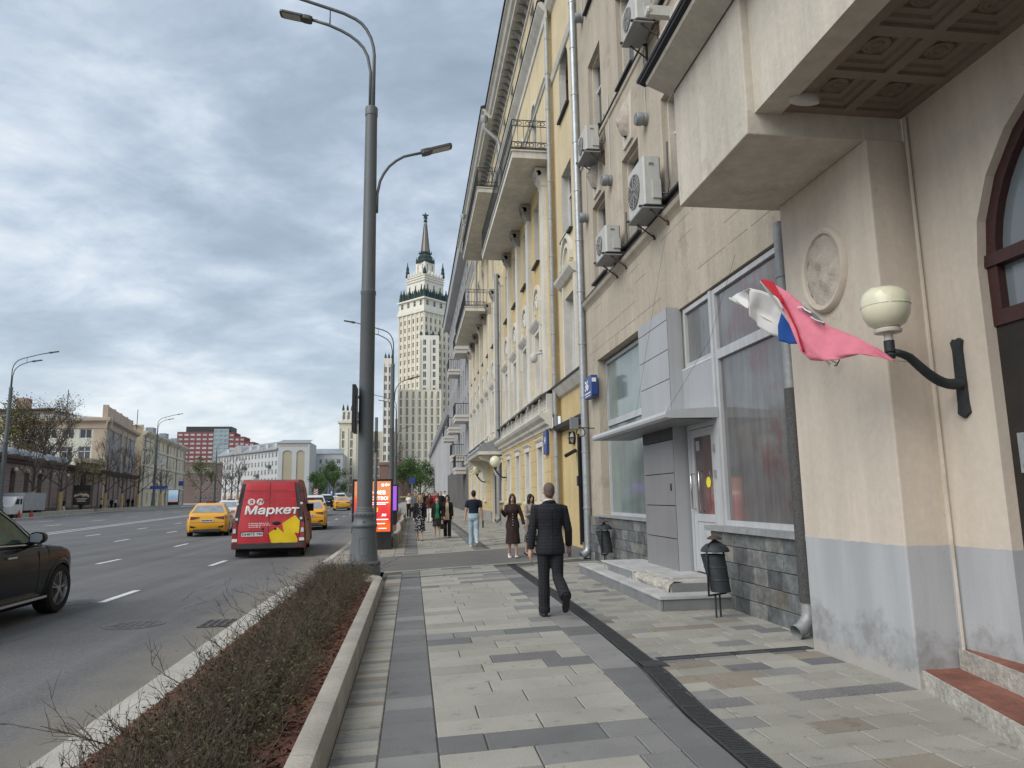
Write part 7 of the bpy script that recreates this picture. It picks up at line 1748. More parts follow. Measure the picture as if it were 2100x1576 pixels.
q=[K(*p) for p in ((1160,850),(1255,782),(1328,855),(1303,735),(1440,632),(1496,708),(1490,860),(1440,850),(1478,940),(1470,985),(1305,985),(1290,962),(1288,985),(1198,985))]
rear(q,'decal_yellow','star_decal',.021,dR,.004)
rt=(PI/2,0,-PI/2)
def rtext(s,size,y,z,mt,**k): return text('lettering',s,size,M[mt],dl[1],(RX(z)-L_/2-.021,y,z),(PI/2-.083,0,-PI/2),.003,**k)
rtext('Маркет',.335,-.045,1.475,'decal_white',shear=.12,bold=.014,sx=1.15)
for c,ch in ((962,'Я'),(1057,'M')):
    y,z=K(c,460); m=MB(); x=RX(z)-L_/2; m.lathe([(0,-.024),(.098,-.024),(.098,-.008),(0,-.008)],22,(x,y,z),'x',cap=False); e=part('emblem',m,M['decal_white'],dl[1]); text('letter',ch,.14 if ch=='Я' else .17,M['van_red'],e,(x-.026,y,z),(PI/2,0,-PI/2),.004,bold=.002,shear=0 if ch=='Я' else .3)
for i,(a,b_) in enumerate(((.52,.02),(.52,-.02),(.52,.22))):
    y0=a; z=1.09-i*.055; m=MB(); y=y0
    while y>b_: w2=rng.uniform(.03,.08); m.box(RX(z)-L_/2-.017,RX(z)-L_/2-.008,max(y-w2,b_-.02),y,z,z+.022); y-=w2+.02
    part('text_line',m,M['decal_white'],dl[1])
m=MB(); y,z=K(1240,730); m.ell((RX(z)-L_/2-.02,y,z),.02,.115,.058,14,6); part('handle',m,M['ink'],dR,smooth=True)
for c in (1095,1230): y,z=K(c,800); m=MB(); m.lathe([(0,-.025),(.035,-.02),(.038,0)],10,(RX(z)-L_/2,y,z),'x'); part('lock',m,M['ink'],dR)
y,z=K(985,862); m=MB(); m.box(-L_/2-.022,-L_/2-.01,y-.27,y+.27,z-.06,z+.06); pl_=part('plate',m,M['plate'],vn); text('lettering','Е648ТЕ 790',.10,M['ink'],pl_,(-L_/2-.023,y,z),rt,.0005,bold=.002); m=MB(); m.box(-L_/2-.02,-L_/2-.005,y-.3,y+.3,z+.062,z+.085); part('plate_lamp',m,M['ink'],vn)
for x in (1.05,4.55):
    for yy in (-.80,.80): wheel(vn,x-L_/2,yy,.335,.22,6,.6)
# white lorry with a grey tarpaulin on the far side
lt=thing('lorry','white double-cab lorry with a grey tarpaulin parked by the brown arcade','lorry',(-35.9,71.8,.26),-HD)
m=MB(); m.prism([(1.0,.45),(1.0,2.0),(1.5,2.05),(2.1,1.95),(2.55,1.25),(3.0,1.1),(3.05,.45)],-.95,.95,'y'); part('cab',m,M['car_white'],lt)
m=MB()
for sg in (-.955,.955): m.poly([(1.15,sg,1.3),(1.15,sg,1.8),(1.5,sg,1.8),(1.5,sg,1.3)]); m.poly([(1.62,sg,1.3),(1.62,sg,1.8),(2.05,sg,1.78),(2.35,sg,1.3)])
part('side_window',m,M['ink'],lt)
m=MB(); m.box(-2.9,.9,-1.0,1.0,.75,2.35); vn.scale=(1,1.10,.975)
mk('tarp',(.36,.37,.38),.7,big=(1.2,.1)); part('tarpaulin',m,M['tarp'],lt); m=MB(); m.box(-2.9,1.0,-.7,.7,.45,.74); part('chassis',m,M['ink'],lt)
for x in (-1.8,2.1):
    for y in (-.82,.82): wheel(lt,x,y,.37,.22,5)
# ------------------------------------------------ people (facing +y in their own space)
mk('skin',(.48,.29,.215),.55,.35); mk('skin_pale',(.55,.37,.29),.55,.35); mk('hair_dark',(.018,.014,.012),.5); mk('hair_brown',(.06,.035,.022),.5); mk('hair_blond',(.36,.25,.13),.6,big=(20,.3)); mk('hair_red',(.20,.06,.03),.6); mk('hair_grey',(.13,.095,.08),.8,fine=(60,.3))
mk('cl_black',(.012,.012,.014),.85,big=(9,.3),bump=(8,.02)); mk('cl_navy',(.012,.017,.032),.85,big=(8,.25),bump=(8,.02)); mk('cl_jeans',(.33,.42,.48),.85,big=(6,.2),fine=(70,.15),bump=(8,.02)); mk('cl_brown',(.035,.02,.018),.8,big=(7,.3),bump=(8,.02)); mk('cl_beige',(.33,.28,.235),.85,big=(6,.15),bump=(8,.02)); mk('cl_green',(.015,.20,.085),.8,big=(9,.2),bump=(8,.02)); mk('cl_white',(.66,.65,.63),.85,big=(8,.1),bump=(8,.02)); mk('cl_peach',(.50,.36,.24),.8,bump=(8,.02)); mk('cl_red',(.26,.02,.025),.8,bump=(8,.02)); mk('cl_maroon',(.075,.02,.018),.85,bump=(8,.02)); mk('cl_grey',(.13,.135,.14),.85,bump=(8,.02)); mk('leather',(.014,.013,.013),.35,.5); mk('bag_brown',(.07,.04,.025),.5)
def patmat(k,base,col,kind):
    m=mat(k,base,.85,bump=(8,.025)); n=m.node_tree.nodes; l=m.node_tree.links; b=n['Principled BSDF']; src=b.inputs['Base Color'].links[0].from_socket
    tc=n.new('ShaderNodeTexCoord'); mx=n.new('ShaderNodeMix'); mx.data_type='RGBA'; l.new(src,mx.inputs[6]); mx.inputs[7].default_value=(*col,1)
    if kind=='check':
        fs=[]
        for ax,sc_ in ((0,27),(2,23)):
            sp=n.new('ShaderNodeSeparateXYZ'); l.new(tc.outputs['Object'],sp.inputs[0]); a=n.new('ShaderNodeMath'); a.operation='MULTIPLY'; l.new(sp.outputs[ax],a.inputs[0]); a.inputs[1].default_value=sc_
            f=n.new('ShaderNodeMath'); f.operation='FRACT'; l.new(a.outputs[0],f.inputs[0]); g=n.new('ShaderNodeMath'); g.operation='GREATER_THAN'; l.new(f.outputs[0],g.inputs[0]); g.inputs[1].default_value=.74; fs.append(g.outputs[0])
        s=n.new('ShaderNodeMath'); s.operation='MAXIMUM'; l.new(fs[0],s.inputs[0]); l.new(fs[1],s.inputs[1]); l.new(s.outputs[0],mx.inputs[0])
    else:
        v=n.new('ShaderNodeTexVoronoi'); v.inputs['Scale'].default_value=kind; l.new(tc.outputs['Object'],v.inputs['Vector']); g=n.new('ShaderNodeMath'); g.operation='LESS_THAN'; l.new(v.outputs['Distance'],g.inputs[0]); g.inputs[1].default_value=.36; l.new(g.outputs[0],mx.inputs[0])
    l.new(mx.outputs[2],b.inputs['Base Color']); M[k]=m
patmat('cl_suit',(.014,.015,.019),(.025,.025,.030),'check'); patmat('cl_floral',(.012,.013,.022),(.55,.55,.55),22); patmat('cl_dots',(.012,.012,.014),(.4,.4,.4),26)
def ringp(c,rx,ry,n=18,tilt=0):
    return [(c[0]+rx*math.cos(2*PI*k/n),c[1]+ry*math.sin(2*PI*k/n),c[2]+tilt*math.sin(2*PI*k/n)) for k in range(n)]
def rot(v,ax,az,s=1):
    """a limb pointing down, swung forward by ax and out sideways by az"""
    x,y,z=0,0,-1; y,z=math.sin(ax)*1.0,-math.cos(ax); return Vector((s*math.sin(az)*math.cos(ax),y,z*math.cos(az)))*v
def remesh(o,vox,sm=4):
    r=o.modifiers.new('remesh','REMESH'); r.mode='VOXEL'; r.voxel_size=vox; r.use_smooth_shade=True
    s=o.modifiers.new('smooth','SMOOTH'); s.factor=.5; s.iterations=sm; return o
def person(label,loc,rz,h=1.75,vox=.014,legs=((.0,.0),(.0,.0)),arms=((.05,.12,.15),(.05,.12,.15)),skin='skin',hair=('short','hair_dark'),top=None,bottom=None,coat=None,shoe='leather',female=False,sleeve='long',group='people walking on the pavement',bald=False,detail=False,face=True,headrot=0):
    """legs: (thigh forward, knee bend) left,right; arms: (forward, out, elbow bend) left,right"""
    t=thing('person',label,'person',loc,rz,group); k=h/1.75; t.scale=(k,k,k)
    sh=.165 if female else .195; hipw=.088; HZ=.93
    hip=[Vector((s*hipw,0,HZ)) for s in (-1,1)]; knee=[];ank=[];toe=[]
    for i,(a,b) in enumerate(legs):
        kn=hip[i]+Vector((0,math.sin(a),-math.cos(a)))*.445; an=kn+Vector((0,math.sin(a-b),-math.cos(a-b)))*.425; pit=(a-b); f=Vector((0,math.cos(pit),math.sin(pit))); knee.append(kn); ank.append(an); toe.append(f)
    low=min(min((ank[i]+toe[i]*.17+Vector((0,math.sin(legs[i][0]-legs[i][1]),-math.cos(legs[i][0]-legs[i][1])))*.075).z,(ank[i]-toe[i]*.06+Vector((0,math.sin(legs[i][0]-legs[i][1]),-math.cos(legs[i][0]-legs[i][1])))*.075).z) for i in (0,1)); dz=Vector((0,0,-low))
    hip=[p+dz for p in hip]; knee=[p+dz for p in knee]; ank=[p+dz for p in ank]; Z=dz.z
    sho=[Vector((s*sh,0,1.405+Z)) for s in (-1,1)]; elb=[];wri=[];hd=[]
    for i,(a,o,e) in enumerate(arms):
        s=-1 if i==0 else 1; el=sho[i]+rot(.30,a,o,s); d=rot(1,a+e,o*.55 if e<1.2 else -.55,s).normalized(); elb.append(el); wri.append(el+d*.26); hd.append(d)
    def torso(m,ins,z0,z1,belly=0):
        T=((.80,.155,.10,0),(.88,.172,.125,-.01),(.95,.168,.118,-.005),(1.03,.150,.10,.005),(1.10,.142,.098,.008),(1.20,.155,.108,.01),(1.30,.172,.118,.005),(1.38,.178,.11,-.005),(1.44,.155,.088,-.01),(1.475,.09,.065,-.012),(1.50,.062,.058,-.008))
        fem=((.80,.165,.11,0),(.88,.180,.125,-.012),(.95,.165,.112,-.006),(1.03,.132,.092,.004),(1.10,.122,.088,.006),(1.20,.135,.105,.018),(1.28,.150,.122,.024),(1.36,.155,.102,.004),(1.43,.135,.08,-.008),(1.475,.08,.058,-.01),(1.50,.052,.05,-.006))
        rows=[]
        for z,rx,ry,cy in (fem if female else T):
            if z0-1e-6<=z<=z1+1e-6: rows.append(ringp((0,cy,z+Z),rx+ins,ry+ins))
        m.grid(rows,True,True,True)
    def limb(m,P,Rr): m.tube(P,Rr,12)
    m=MB(); torso(m,0,.80,1.5)
    for i in (0,1):
        limb(m,[hip[i]+Vector((0,0,.06)),hip[i],(hip[i]*.5+knee[i]*.5),knee[i],knee[i]*.65+ank[i]*.35+Vector((0,-.01,0)),ank[i]*.75+knee[i]*.25,ank[i]],[.085,.084,.07,.054,.052,.038,.036])
        limb(m,[sho[i]+Vector((-.03*(1 if i else -1),0,.012)),sho[i],(sho[i]+elb[i])/2,elb[i],(elb[i]*.6+wri[i]*.4),wri[i]],[.045,.050,.046,.038,.037,.026])
        s=-1 if i==0 else 1; d=hd[i]; side=Vector((s,0,0)); side=(side-d*side.dot(d)).normalized(); fw=d.cross(side)*(1 if s<0 else -1)
        if fw.y<0: fw=-fw
        pc=wri[i]+d*.05; m.tube([wri[i]-d*.02,wri[i]+d*.03,pc+d*.03],[.026,.031,.030],10)
        m.grid([[c+fw*(a*.042)+side*(b*.015) for a,b in ((-1,-1),(1,-1),(1,1),(-1,1))] for c in (wri[i]+d*.015,wri[i]+d*.09)],True,True,True)
        for j,(off,ln) in enumerate(((-.033,.062),(-.011,.074),(.011,.079),(.033,.070))):
            b0=wri[i]+d*.085+fw*off; inn=-side; b1=b0+d*ln*.5+inn*.008; b2=b1+d*ln*.42+inn*.028
            m.tube([b0,b1,b2],[.0098,.0092,.0075],7)
        b0=wri[i]+d*.03+fw*.038; m.tube([b0,b0+d*.035+fw*.022-side*.008,b0+d*.065+fw*.024-side*.02],[.013,.0115,.009],7)
        sp=ank[i]; f=toe[i]; dn=Vector((0,-f.z,f.y))*-1
        m.tube([sp+dn*.02-f*.03,sp+dn*.035+f*.05,sp+dn*.048+f*.12],[.028,.028,.020],8)
    hc=Vector((0,.012,1.635+Z))
    m.tube([(0,-.008,1.46+Z),(0,.0,1.52+Z),(0,.004,1.575+Z)],[.062 if not female else .05,.056 if not female else .045,.054 if not female else .044],12)
    m.ell(hc+Vector((0,-.012,.025)),.074,.094,.095,18,12); m.ell(hc+Vector((0,.022,-.045)),.056,.066,.075,14,10); m.ell(hc+Vector((0,.088,-.018)),.012,.020,.020,8,6); m.tube([hc+Vector((0,.080,.02)),hc+Vector((0,.095,-.012))],[.008,.012],6)
    for s in (-1,1): m.ell(hc+Vector((s*.076,-.006,-.01)),.010,.018,.030,8,6)
    b=remesh(part('body',m,M[skin],t,smooth=True),.0075 if detail else vox*.8,2)
    if face:
        for s in (-1,1):
            m=MB(); m.ell(hc+Vector((s*.030,.082,.008)),.011,.006,.0055,8,6); part('eye',m,M['hair_dark'],b); m=MB(); m.tube([hc+Vector((s*.016,.088,.03)),hc+Vector((s*.044,.076,.028))],.0035,4); part('eyebrow',m,M['hair_brown'],b)
        m=MB(); m.ell(hc+Vector((0,.083,-.062)),.021,.007,.006,8,6); part('lips',m,M['cl_red'] if female else M['hair_red'],b)
    style,hm=hair; m=MB()
    if style=='short':
        m.ell(hc+Vector((0,-.020,.042)),.081,.098,.090,18,12); m.ell(hc+Vector((0,-.045,-.005)),.074,.068,.085,14,10)
    elif style=='crop': m.ell(hc+Vector((0,-.020,.028)),.0775,.0965,.0945,18,12); m.ell(hc+Vector((0,-.042,-.02)),.069,.066,.078,14,10)
    elif style in('long','bob','wavy'):
        m.ell(hc+Vector((0,-.020,.036)),.086,.100,.098,18,12); bot={'long':-.42,'bob':-.14,'wavy':-.22}[style]; wv=.03 if style=='wavy' else .0
        m.grid([ringp(hc+Vector((0,cy,z)),rx,ry,14) for z,rx,ry,cy in ((.05,.085,.07,-.04),(-.05,.094+wv,.066+wv*.6,-.045),(bot*.5,.105+wv,.062+wv*.7,-.055),(bot*.8,.10+wv,.05+wv*.7,-.062),(bot,.06,.03,-.06))],True,True,True)
        for s in (-1,1): m.tube([hc+Vector((s*.055,.06,.075)),hc+Vector((s*.082,.045,.0)),hc+Vector((s*.088,.02,-.10)),hc+Vector((s*.085,.035,max(bot,-.30)))],[.02,.026+wv*.4,.03+wv*.5,.012],8)
    elif style=='tied': m.ell(hc+Vector((0,-.020,.034)),.081,.099,.094,18,12); m.ell(hc+Vector((0,-.12,.02)),.035,.035,.035,10,8)
    hb=remesh(part('hair',m,M[hm],b,smooth=True),.010,3)
    def sleeves(m,r0,full=True):
        for i in (0,1):
            s=-1 if i==0 else 1
            if full: m.tube([sho[i]+Vector((-s*.05,0,.012)),sho[i]+Vector((s*.005,0,.0)),(sho[i]*.6+elb[i]*.4),elb[i],elb[i]*.5+wri[i]*.5,wri[i]*.93+elb[i]*.07],[.042+r0,.054+r0,.054+r0,.048+r0,.045+r0,.040+r0],12)
            else: m.tube([sho[i]+Vector((-s*.05,0,.012)),sho[i],sho[i]*.35+elb[i]*.65],[.052+r0,.066+r0,.066+r0],12)
    if bottom:
        kind,cm_=bottom; m=MB()
        if kind in('trousers','jeans'):
            torso(m,.016,.80,1.03)
            fl=.012 if kind=='jeans' else .016
            for i in (0,1): m.tube([hip[i]+Vector((0,0,.05)),hip[i],hip[i]*.5+knee[i]*.5,knee[i],knee[i]*.5+ank[i]*.5,ank[i]*.93+knee[i]*.07,ank[i]+(ank[i]-knee[i]).normalized()*.03],[.10,.10,.088,.070+fl*.4,.064+fl,.060+fl,.064+fl],12)
            if kind=='jeans' or True:
                for i in (0,1): m.tube([ank[i]-(ank[i]-knee[i])*.12,ank[i]-(ank[i]-knee[i])*.06,ank[i]+(ank[i]-knee[i])*.03],[.058+fl,.070+fl,.060+fl],10)
            remesh(part(kind,m,M[cm_],t,smooth=True),vox)
        else:
            hem={'skirt':.50,'midi':.36,'short':.56}[kind]; mid=(knee[0]+knee[1])/2; rows=[]
            spd=abs(knee[0].y-knee[1].y)
            for z,rx,ry,cy in ((1.04,.145,.10,0),(.95,.185,.13,-.005),(.85,.195,.14,-.005),(.7,.185,.135+spd*.2,mid.y*.4),(hem+.08,.19 if kind!='midi' else .205,.14+spd*.35,mid.y*.8),(hem,.195 if kind!='midi' else .215,.145+spd*.4,mid.y*.9)): rows.append(ringp((0,cy,z+Z),rx,ry))
            for r_ in rows[-2:]:
                for j in range(len(r_)): x,y,z=r_[j]; q=1+.05*math.sin(j*2.3); r_[j]=(x*q,y*q,z+.012*math.sin(j*1.7))
            m.grid(rows,True,True,True); remesh(part('skirt',m,M[cm_],t,smooth=True),vox,2)
    if top:
        kind,cm_=top; m=MB(); torso(m,.012,.95,1.476); sleeves(m,0,kind=='shirt'); remesh(part(kind,m,M[cm_],t,smooth=True),vox)
    if coat:
        kind,cm_=coat; m=MB(); lo={'jacket':.80,'coat':.55,'cardigan':.72}[kind]
        op=kind!='jacket' or female
        T=[(lo,.20 if not female else .205,.135,-.01),(.88,.200,.138,-.01),(.95,.19,.130,-.005),(1.05,.172 if not female else .155,.115,0),(1.12,.168 if not female else .15,.115,.005),(1.22,.182 if not female else .162,.125 if not female else .135,.008 if not female else .016),(1.30,.196 if not female else .172,.132 if not female else .142,.004 if not female else .022),(1.39,.20 if not female else .172,.122,-.006),(1.445,.165 if not female else .145,.096,-.012),(1.48,.09,.07,-.015)]
        rows=[ringp((0,cy,z+Z),rx,ry,24) for z,rx,ry,cy in T]; m.grid(rows,True,True,True); sleeves(m,.008); o=remesh(part(kind,m,M[cm_],t,smooth=True),vox)
        if detail:
            m=MB(); m.tube([(-.075,.0,1.475+Z),(-.055,-.058,1.492+Z),(0,-.078,1.497+Z),(.055,-.058,1.492+Z),(.075,.0,1.475+Z)],.022,8); part('collar',m,M[cm_],o,smooth=True)
            m=MB(); m.tube([(0,-.148,.80+Z),(0,-.150,.95+Z),(0,-.128,1.1+Z),(0,-.131,1.3+Z),(0,-.12,1.4+Z)],.0035,4); part('back_seam',m,M['cl_black'],o)
            m=MB(); m.grid([ringp((0,-.004,z+Z),r,r*.98,18) for z,r in ((1.49,.068),(1.525,.064),(1.53,.060))],True,False,False); part('shirt_collar',m,M['cl_white'],t,smooth=True)
        elif op and top:
            m=MB(); rows=[]; TT=[q for q in T if q[0]<1.46]
            for (z,rx,ry,cy),hw in zip(TT,([.085]*3 if kind!='jacket' else [.03]*3)+[.066,.064,.066,.064,.056,.046]): rows.append([(x,cy+ry*math.sqrt(1-(x/rx)**2)+.006,z+Z) for x in [hw*q for q in (-1,-.6,-.2,.2,.6,1)]])
            m.grid(rows); part('blouse_front',m,M[top[1]],o,smooth=True)
    for i in (0,1):
        sp=ank[i]; f=toe[i]; dn=Vector((0,-f.z,f.y))*-1; m=MB()
        rows=[]
        for a,wd,up in ((-.068,.026,.052),(-.055,.036,.066),(.0,.040,.062),(.06,.046,.042),(.13,.047,.024),(.18,.036,.016),(.198,.016,.010)):
            c=sp+f*a+dn*.078; rows.append([c+Vector((x*wd,0,0))-dn*z*1.0 for x,z in ((-1,0),(1,0),(1,up*.6),(.55,up),(-.55,up),(-1,up*.6))])
        m.grid(rows,True,True,True); part('shoe',m,M[shoe],t,smooth=50)
    return t,dict(hand=[wri[i]+hd[i]*.09 for i in (0,1)],Z=Z,sho=sho,hc=hc)
def held(par,name,m,mt,label,cat):
    o=link(name,m.mesh(name,M[mt] if isinstance(mt,str) else mt,smooth=40)); o.location=par.location; o.rotation_euler=par.rotation_euler; o.scale=par.scale; return tag(o,label,cat)
# man in the checked suit, walking away
t,J=person('man in a dark checked suit walking away down the middle of the pavement',(1.87,9.75,0),R(2),1.765,.0105,legs=((.06,.02),(-.10,1.02)),arms=((-.04,.17,.10),(.10,.24,.34)),hair=('crop','hair_grey'),bottom=('trousers','cl_suit'),coat=('jacket','cl_suit'),detail=True,face=True)
m=MB(); p=J['hand'][1]; m.box(p.x-.015,p.x+.02,p.y-.05,p.y+.09,p.z-.06,p.z+.09); held(t,'document_folder',m,'cl_grey','grey folder held in the suited man hand','folder')
t,J=person('young man in a navy T-shirt and light jeans walking away with a laptop case',(2.03,23.9,0),R(-3),1.80,.014,legs=((.10,.05),(-.16,.45)),arms=((-.05,.20,.12),(.02,.20,.12)),skin='skin',hair=('short','hair_dark'),top=('tshirt','cl_navy'),bottom=('jeans','cl_jeans'),shoe='cl_white',sleeve='short')
m=MB(); p=J['hand'][1]; m.box(p.x-.01,p.x+.025,p.y-.15,p.y+.15,p.z-.2,p.z+.03); held(t,'laptop_case',m,'cl_black','black laptop case carried by the man in the navy T-shirt','bag')
t,J=person('woman in a dark brown jacket and midi skirt with white sneakers, coming closer',(2.66,19.1,0),PI+R(-4),1.63,.014,legs=((.12,.05),(-.12,.2)),arms=((.10,.35,.10),(.45,.22,2.0)),female=True,hair=('long','hair_brown'),skin='skin',bottom=('midi','cl_brown'),coat=('jacket','cl_brown'),shoe='cl_white')
m=MB()
for k in range(6): m.ell((0,.141-.004*k*(k<3),.88+J['Z']+k*.075),.011,.006,.011,8,5)
part('button',m,M['cl_white'],t)
t,J=person('black-haired woman in a beige coat over a dotted black dress looking at her phone',(3.25,19.7,0),PI+R(28),1.62,.014,legs=((.10,.05),(-.08,.15)),arms=((.1,.12,.2),(.25,.12,1.6)),female=True,hair=('long','hair_dark'),skin='skin_pale',bottom=('midi','cl_dots'),top=('shirt','cl_dots'),coat=('coat','cl_beige'),shoe='leather')
m=MB(); p=J['hand'][1]; m.box(p.x-.035,p.x+.035,p.y+.0,p.y+.012,p.z-.03,p.z+.11); held(t,'phone',m,'leather','phone held by the woman in the beige coat','phone')
t,J=person('blond woman in a black cardigan over a floral midi dress',(.30,27.4,0),PI,1.66,.016,legs=((.14,.05),(-.12,.25)),arms=((.05,.16,.15),(-.06,.16,.15)),female=True,hair=('wavy','hair_blond'),skin='skin_pale',bottom=('midi','cl_floral'),top=('shirt','cl_floral'),coat=('cardigan','cl_black'))
t,J=person('red-haired woman in a green top, black jacket and short leather skirt',(.98,28.6,0),PI+R(3),1.60,.016,legs=((.08,.05),(-.05,.12)),arms=((.02,.30,.35),(.02,.12,.15)),female=True,hair=('tied','hair_red'),skin='skin_pale',bottom=('skirt','leather'),top=('shirt','cl_green'),coat=('cardigan','cl_black'))
for o in t.children:
    if o.name.startswith('body'): pass
m=MB(); p=Vector((.98,28.6,0)); 
t,J=person('dark-haired woman in a black cardigan, beige top and black trousers carrying a handbag',(1.40,28.95,0),PI+R(-5),1.66,.016,legs=((.14,.1),(-.10,.2)),arms=((.02,.14,.12),(.06,.14,.15)),female=True,hair=('bob','hair_dark'),skin='skin_pale',bottom=('trousers','cl_black'),top=('shirt','cl_peach'),coat=('cardigan','cl_black'))
m=MB(); p=J['hand'][1]; m.grid([[(p.x+dx,p.y+dy,p.z-z) for dx,dy in ((-w_,-.05),(w_,-.05),(w_,.05),(-w_,.05))] for z,w_ in ((.20,.09),(.26,.15),(.36,.17),(.42,.14))],True,True,True); m.tube([(p.x-.08,p.y,p.z-.2),(p.x-.03,p.y,p.z-.02),(p.x+.03,p.y,p.z-.02),(p.x+.08,p.y,p.z-.2)],.012,6); held(t,'handbag',m,'bag_brown','brown slouchy handbag hanging from the hand of the woman with a beige top','bag')
def far(px,Y,lab,**k):
    if px<300: Y=farY(px,.955)
    d=dict(vox=.028,face=False,legs=((.12,.05),(-.12,.2)),arms=((.05,.14,.15),(-.05,.14,.15))); d.update(k)
    return person(lab,(at(px,Y),Y,tz(Y)),d.pop('rz',PI),d.pop('h',1.68),**d)
far(839,52,'blond woman in a loose white T-shirt and black trousers',female=True,hair=('wavy','hair_blond'),top=('tshirt','cl_white'),bottom=('trousers','cl_black'),vox=.022)
far(852,47,'tall man in a dark jacket walking behind the blond woman in white',h=1.82,coat=('jacket','cl_grey'),bottom=('trousers','cl_black'),vox=.022)
far(868,58,'woman in black, hair loose, in the crowd beside the tall man',female=True,hair=('bob','hair_dark'),coat=('jacket','cl_black'),bottom=('trousers','cl_black'))
far(877,62,'man in black in the crowd behind the green top woman',h=1.76,coat=('jacket','cl_black'),bottom=('jeans','cl_navy'))
far(881,43,'woman in a maroon jacket and white trousers behind the red-haired woman',female=True,hair=('long','hair_brown'),coat=('jacket','cl_maroon'),bottom=('trousers','cl_white'),vox=.022)
far(893,52,'man in a bright red T-shirt in the crowd',h=1.80,top=('tshirt','cl_red'),bottom=('jeans','cl_navy'))
far(904,50,'man in a black coat walking behind the woman with the handbag',h=1.80,coat=('coat','cl_black'),bottom=('trousers','cl_black'),hair=('crop','hair_grey'))
far(912,60,'man in a white shirt at the back of the crowd',h=1.82,top=('shirt','cl_white'),bottom=('trousers','cl_navy'))
far(859,70,'woman in dark clothes far back in the crowd',female=True,hair=('long','hair_dark'),coat=('coat','cl_navy'),bottom=('trousers','cl_black'))
far(847,64,'woman with a pale jacket behind the blond woman in white',female=True,hair=('long','hair_brown'),coat=('jacket','cl_beige'),bottom=('trousers','cl_navy'))
far(898,66,'woman in a black dress jacket at the back near the red shirt',female=True,hair=('bob','hair_dark'),coat=('jacket','cl_black'),bottom=('skirt','cl_black'))
far(871,78,'distant man in a navy jacket far down the pavement',coat=('jacket','cl_navy'),bottom=('trousers','cl_grey'))
far(886,72,'person in a brown jacket far back in the crowd',coat=('jacket','cl_brown'),bottom=('trousers','cl_grey'))
G2='people on the far pavement'
far(134,104,'person in a navy top and white trousers on the far pavement',group=G2,coat=('jacket','cl_navy'),bottom=('trousers','cl_white'),rz=R(100))
far(210,116,'woman in a white jacket and black trousers on the far pavement',group=G2,female=True,hair=('bob','hair_dark'),coat=('jacket','cl_white'),bottom=('trousers','cl_black'),rz=0)
far(221,119,'person in pale blue beside the wrapped tree on the far pavement',group=G2,top=('shirt','cl_jeans'),bottom=('trousers','cl_jeans'))
far(231,120,'person in black next to the white-shirted one on the far pavement',group=G2,coat=('coat','cl_black'),bottom=('trousers','cl_black'))
far(239,121,'person in a white shirt with dark trousers on the far pavement',group=G2,top=('shirt','cl_white'),bottom=('trousers','cl_black'))
far(265,128,'taller of a black-clad pair before the corner building',group=G2,h=1.8,coat=('coat','cl_black'),bottom=('trousers','cl_black'))
far(274,128,'shorter of a black-clad pair before the corner building',group=G2,h=1.68,female=True,hair=('long','hair_dark'),coat=('coat','cl_black'),bottom=('trousers','cl_black'))

# ------------------------------------------------ flags on the pillar
mk('flag_pink',(.62,.19,.25),.8,big=(6,.1),bump=(14,.012)); mk('flag_red',(.40,.02,.03),.8); mk('flag_white',(.62,.61,.60),.8,big=(6,.06)); mk('flag_blue',(.02,.085,.33),.8,big=(6,.1)); mk('pole_white',(.6,.58,.54),.5)
def cloth(rowsA,n=18,rip=.02,fq=9,ph=0,holes=None):
    """surface between polylines given as photo points with their distance from the camera axis"""
    m=MB(); rows=[]
    def samp(P,t):
        q=t*(len(P)-1); i=min(int(q),len(P)-2); f=q-i; f=f*f*(3-2*f)*.5+f*.5; a,b=P[i],P[i+1]; return [a[j]+(b[j]-a[j])*f for j in range(3)]
    nr=12
    for i in range(nr+1):
        v=i/nr*(len(rowsA)-1); a=min(int(v),len(rowsA)-2); f=v-a; row=[]
        for j in range(n+1):
            t=j/n; p=samp(rowsA[a],t); q=samp(rowsA[a+1],t); x=[p[c]+(q[c]-p[c])*f for c in range(3)]
            P=PX(x[0],x[1],x[2]); row.append(P+Vector((-1,-.3,0))*(rip*math.sin(fq*t+2.3*i/nr+ph)+.5*rip*math.sin(17*t-5*i/nr)))
        rows.append(row)
    m.grid(rows); return m
def flag(name,label,pole):
    t=thing('flag',label,'flag',(4.1,5.9,2.9)); m=MB(); m.tube(pole,.012,8); part('pole',m,M['pole_white'],t,world=True); return t
def fpart(name,t,m,mt,lab=None):
    o=part(name,m,M[mt],t,world=True,smooth=True,label=lab); s=o.modifiers.new('thickness','SOLIDIFY'); s.thickness=.003; return o
f1=flag('flag','white blue and red flag on a thin pole, half hidden behind the pink flag',[PX(1496,612,3.30),PX(1640,690,3.7),PX(1700,745,4.09)])
fpart('white_stripe',f1,cloth([[(1500,612,3.34),(1512,602,3.36),(1538,592,3.36)],[(1535,634,3.34),(1536,618,3.40),(1538,596,3.40)]],8,.006),'flag_white','grey shaded fold of the white stripe')
fpart('white_stripe',f1,cloth([[(1537,591,3.38),(1560,596,3.44),(1600,612,3.56),(1625,628,3.6)],[(1537,630,3.36),(1550,634,3.44),(1580,650,3.56),(1618,660,3.6)],[(1540,650,3.37),(1552,668,3.44),(1578,685,3.54),(1599,694,3.58)]],14,.014),'flag_white')
fpart('blue_stripe',f1,cloth([[(1608,622,3.42),(1632,640,3.44),(1660,655,3.5)],[(1597,668,3.40),(1622,680,3.42),(1664,690,3.46)],[(1600,700,3.40),(1620,706,3.42),(1672,706,3.46)]],10,.012),'flag_blue')
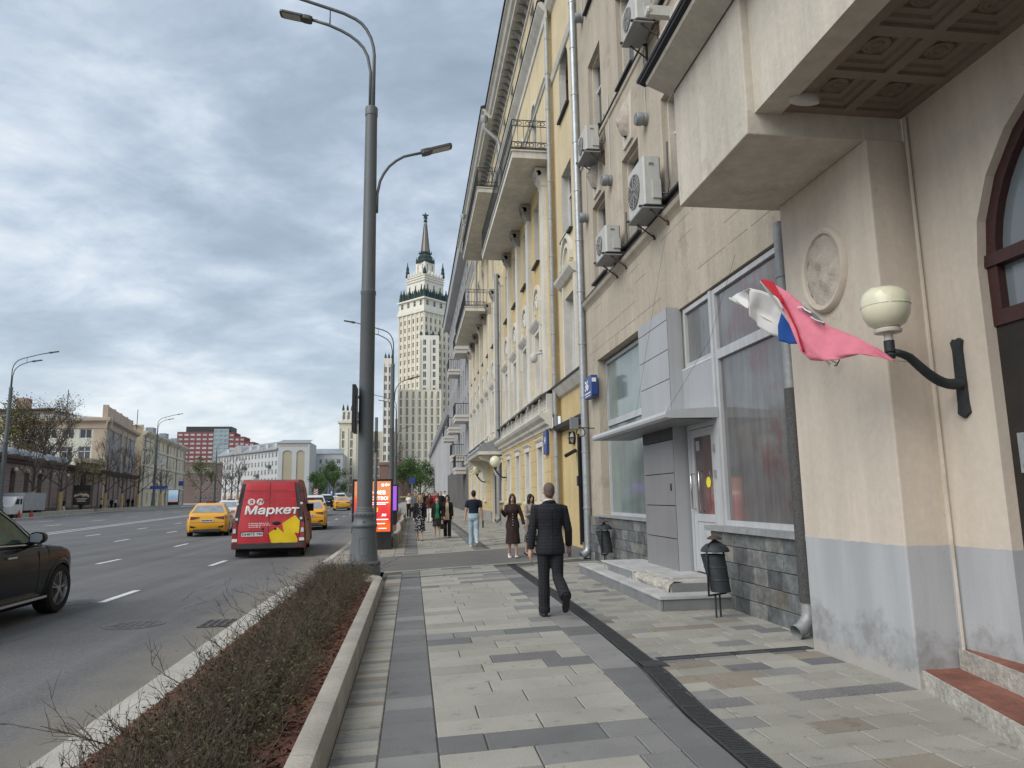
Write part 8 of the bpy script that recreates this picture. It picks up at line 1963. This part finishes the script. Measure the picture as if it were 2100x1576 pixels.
f2=flag('flag','faded pink city flag with a small rider emblem streaming from its pole on the pillar',[PX(1560,576,3.22),PX(1650,705,3.50),PX(1714,744,4.09)])
fpart('cloth',f2,cloth([[(1577,575,3.24),(1620,600,3.30),(1660,640,3.36),(1705,672,3.44),(1760,693,3.54),(1800,713,3.62),(1832,741,3.70)],
    [(1594,606,3.22),(1630,640,3.30),(1668,680,3.32),(1712,708,3.42),(1762,715,3.52),(1798,726,3.60),(1832,741,3.70)],
    [(1612,640,3.22),(1640,690,3.24),(1672,718,3.32),(1716,730,3.40),(1764,727,3.50),(1800,733,3.60),(1832,741,3.70)],
    [(1646,722,3.26),(1658,739,3.28),(1690,741,3.34),(1722,738,3.42),(1766,725,3.50),(1806,734,3.60),(1832,741,3.70)]],30,.016,11),'flag_pink')
fpart('turned_edge',f2,cloth([[(1559,574,3.21),(1568,574,3.22),(1586,578,3.24)],[(1575,592,3.20),(1588,598,3.21),(1600,606,3.22)],[(1606,622,3.20),(1604,622,3.20),(1616,640,3.22)]],8,.004),'flag_red','dark red turned corner of the cloth')
fpart('turned_edge',f2,cloth([[(1600,606,3.21),(1632,676,3.225),(1646,722,3.25)],[(1602,604,3.212),(1635,674,3.227),(1650,722,3.252)]],10,.002),'flag_red')
e=fpart('emblem',f2,cloth([[(1648,627,3.33),(1672,645,3.355),(1692,664,3.38)],[(1645,634,3.315),(1668,650,3.335),(1690,670,3.37)]],8,.003),'cl_grey')
m=MB(); m.tube([PX(1636,631,3.29),PX(1646,630,3.30),PX(1652,636,3.31),PX(1664,642,3.32)],.007,5); m.tube([PX(1646,630,3.30),PX(1650,622,3.30)],.005,4); m.tube([PX(1662,650,3.32),PX(1672,656,3.33),PX(1690,662,3.36)],.005,4); part('rider',m,M['cl_white'],e,world=True)
m=MB(); m.tube([PX(1722,738,4.06),PX(1716,750,4.05),PX(1711,750,4.05)],.006,5); part('hook',m,M['rust'],f2,world=True)
m=MB(); m.tube([PX(1828,739,3.70),PX(1862,743,4.0)],.004,4); part('cord',m,M['pole_white'],f2,world=True)
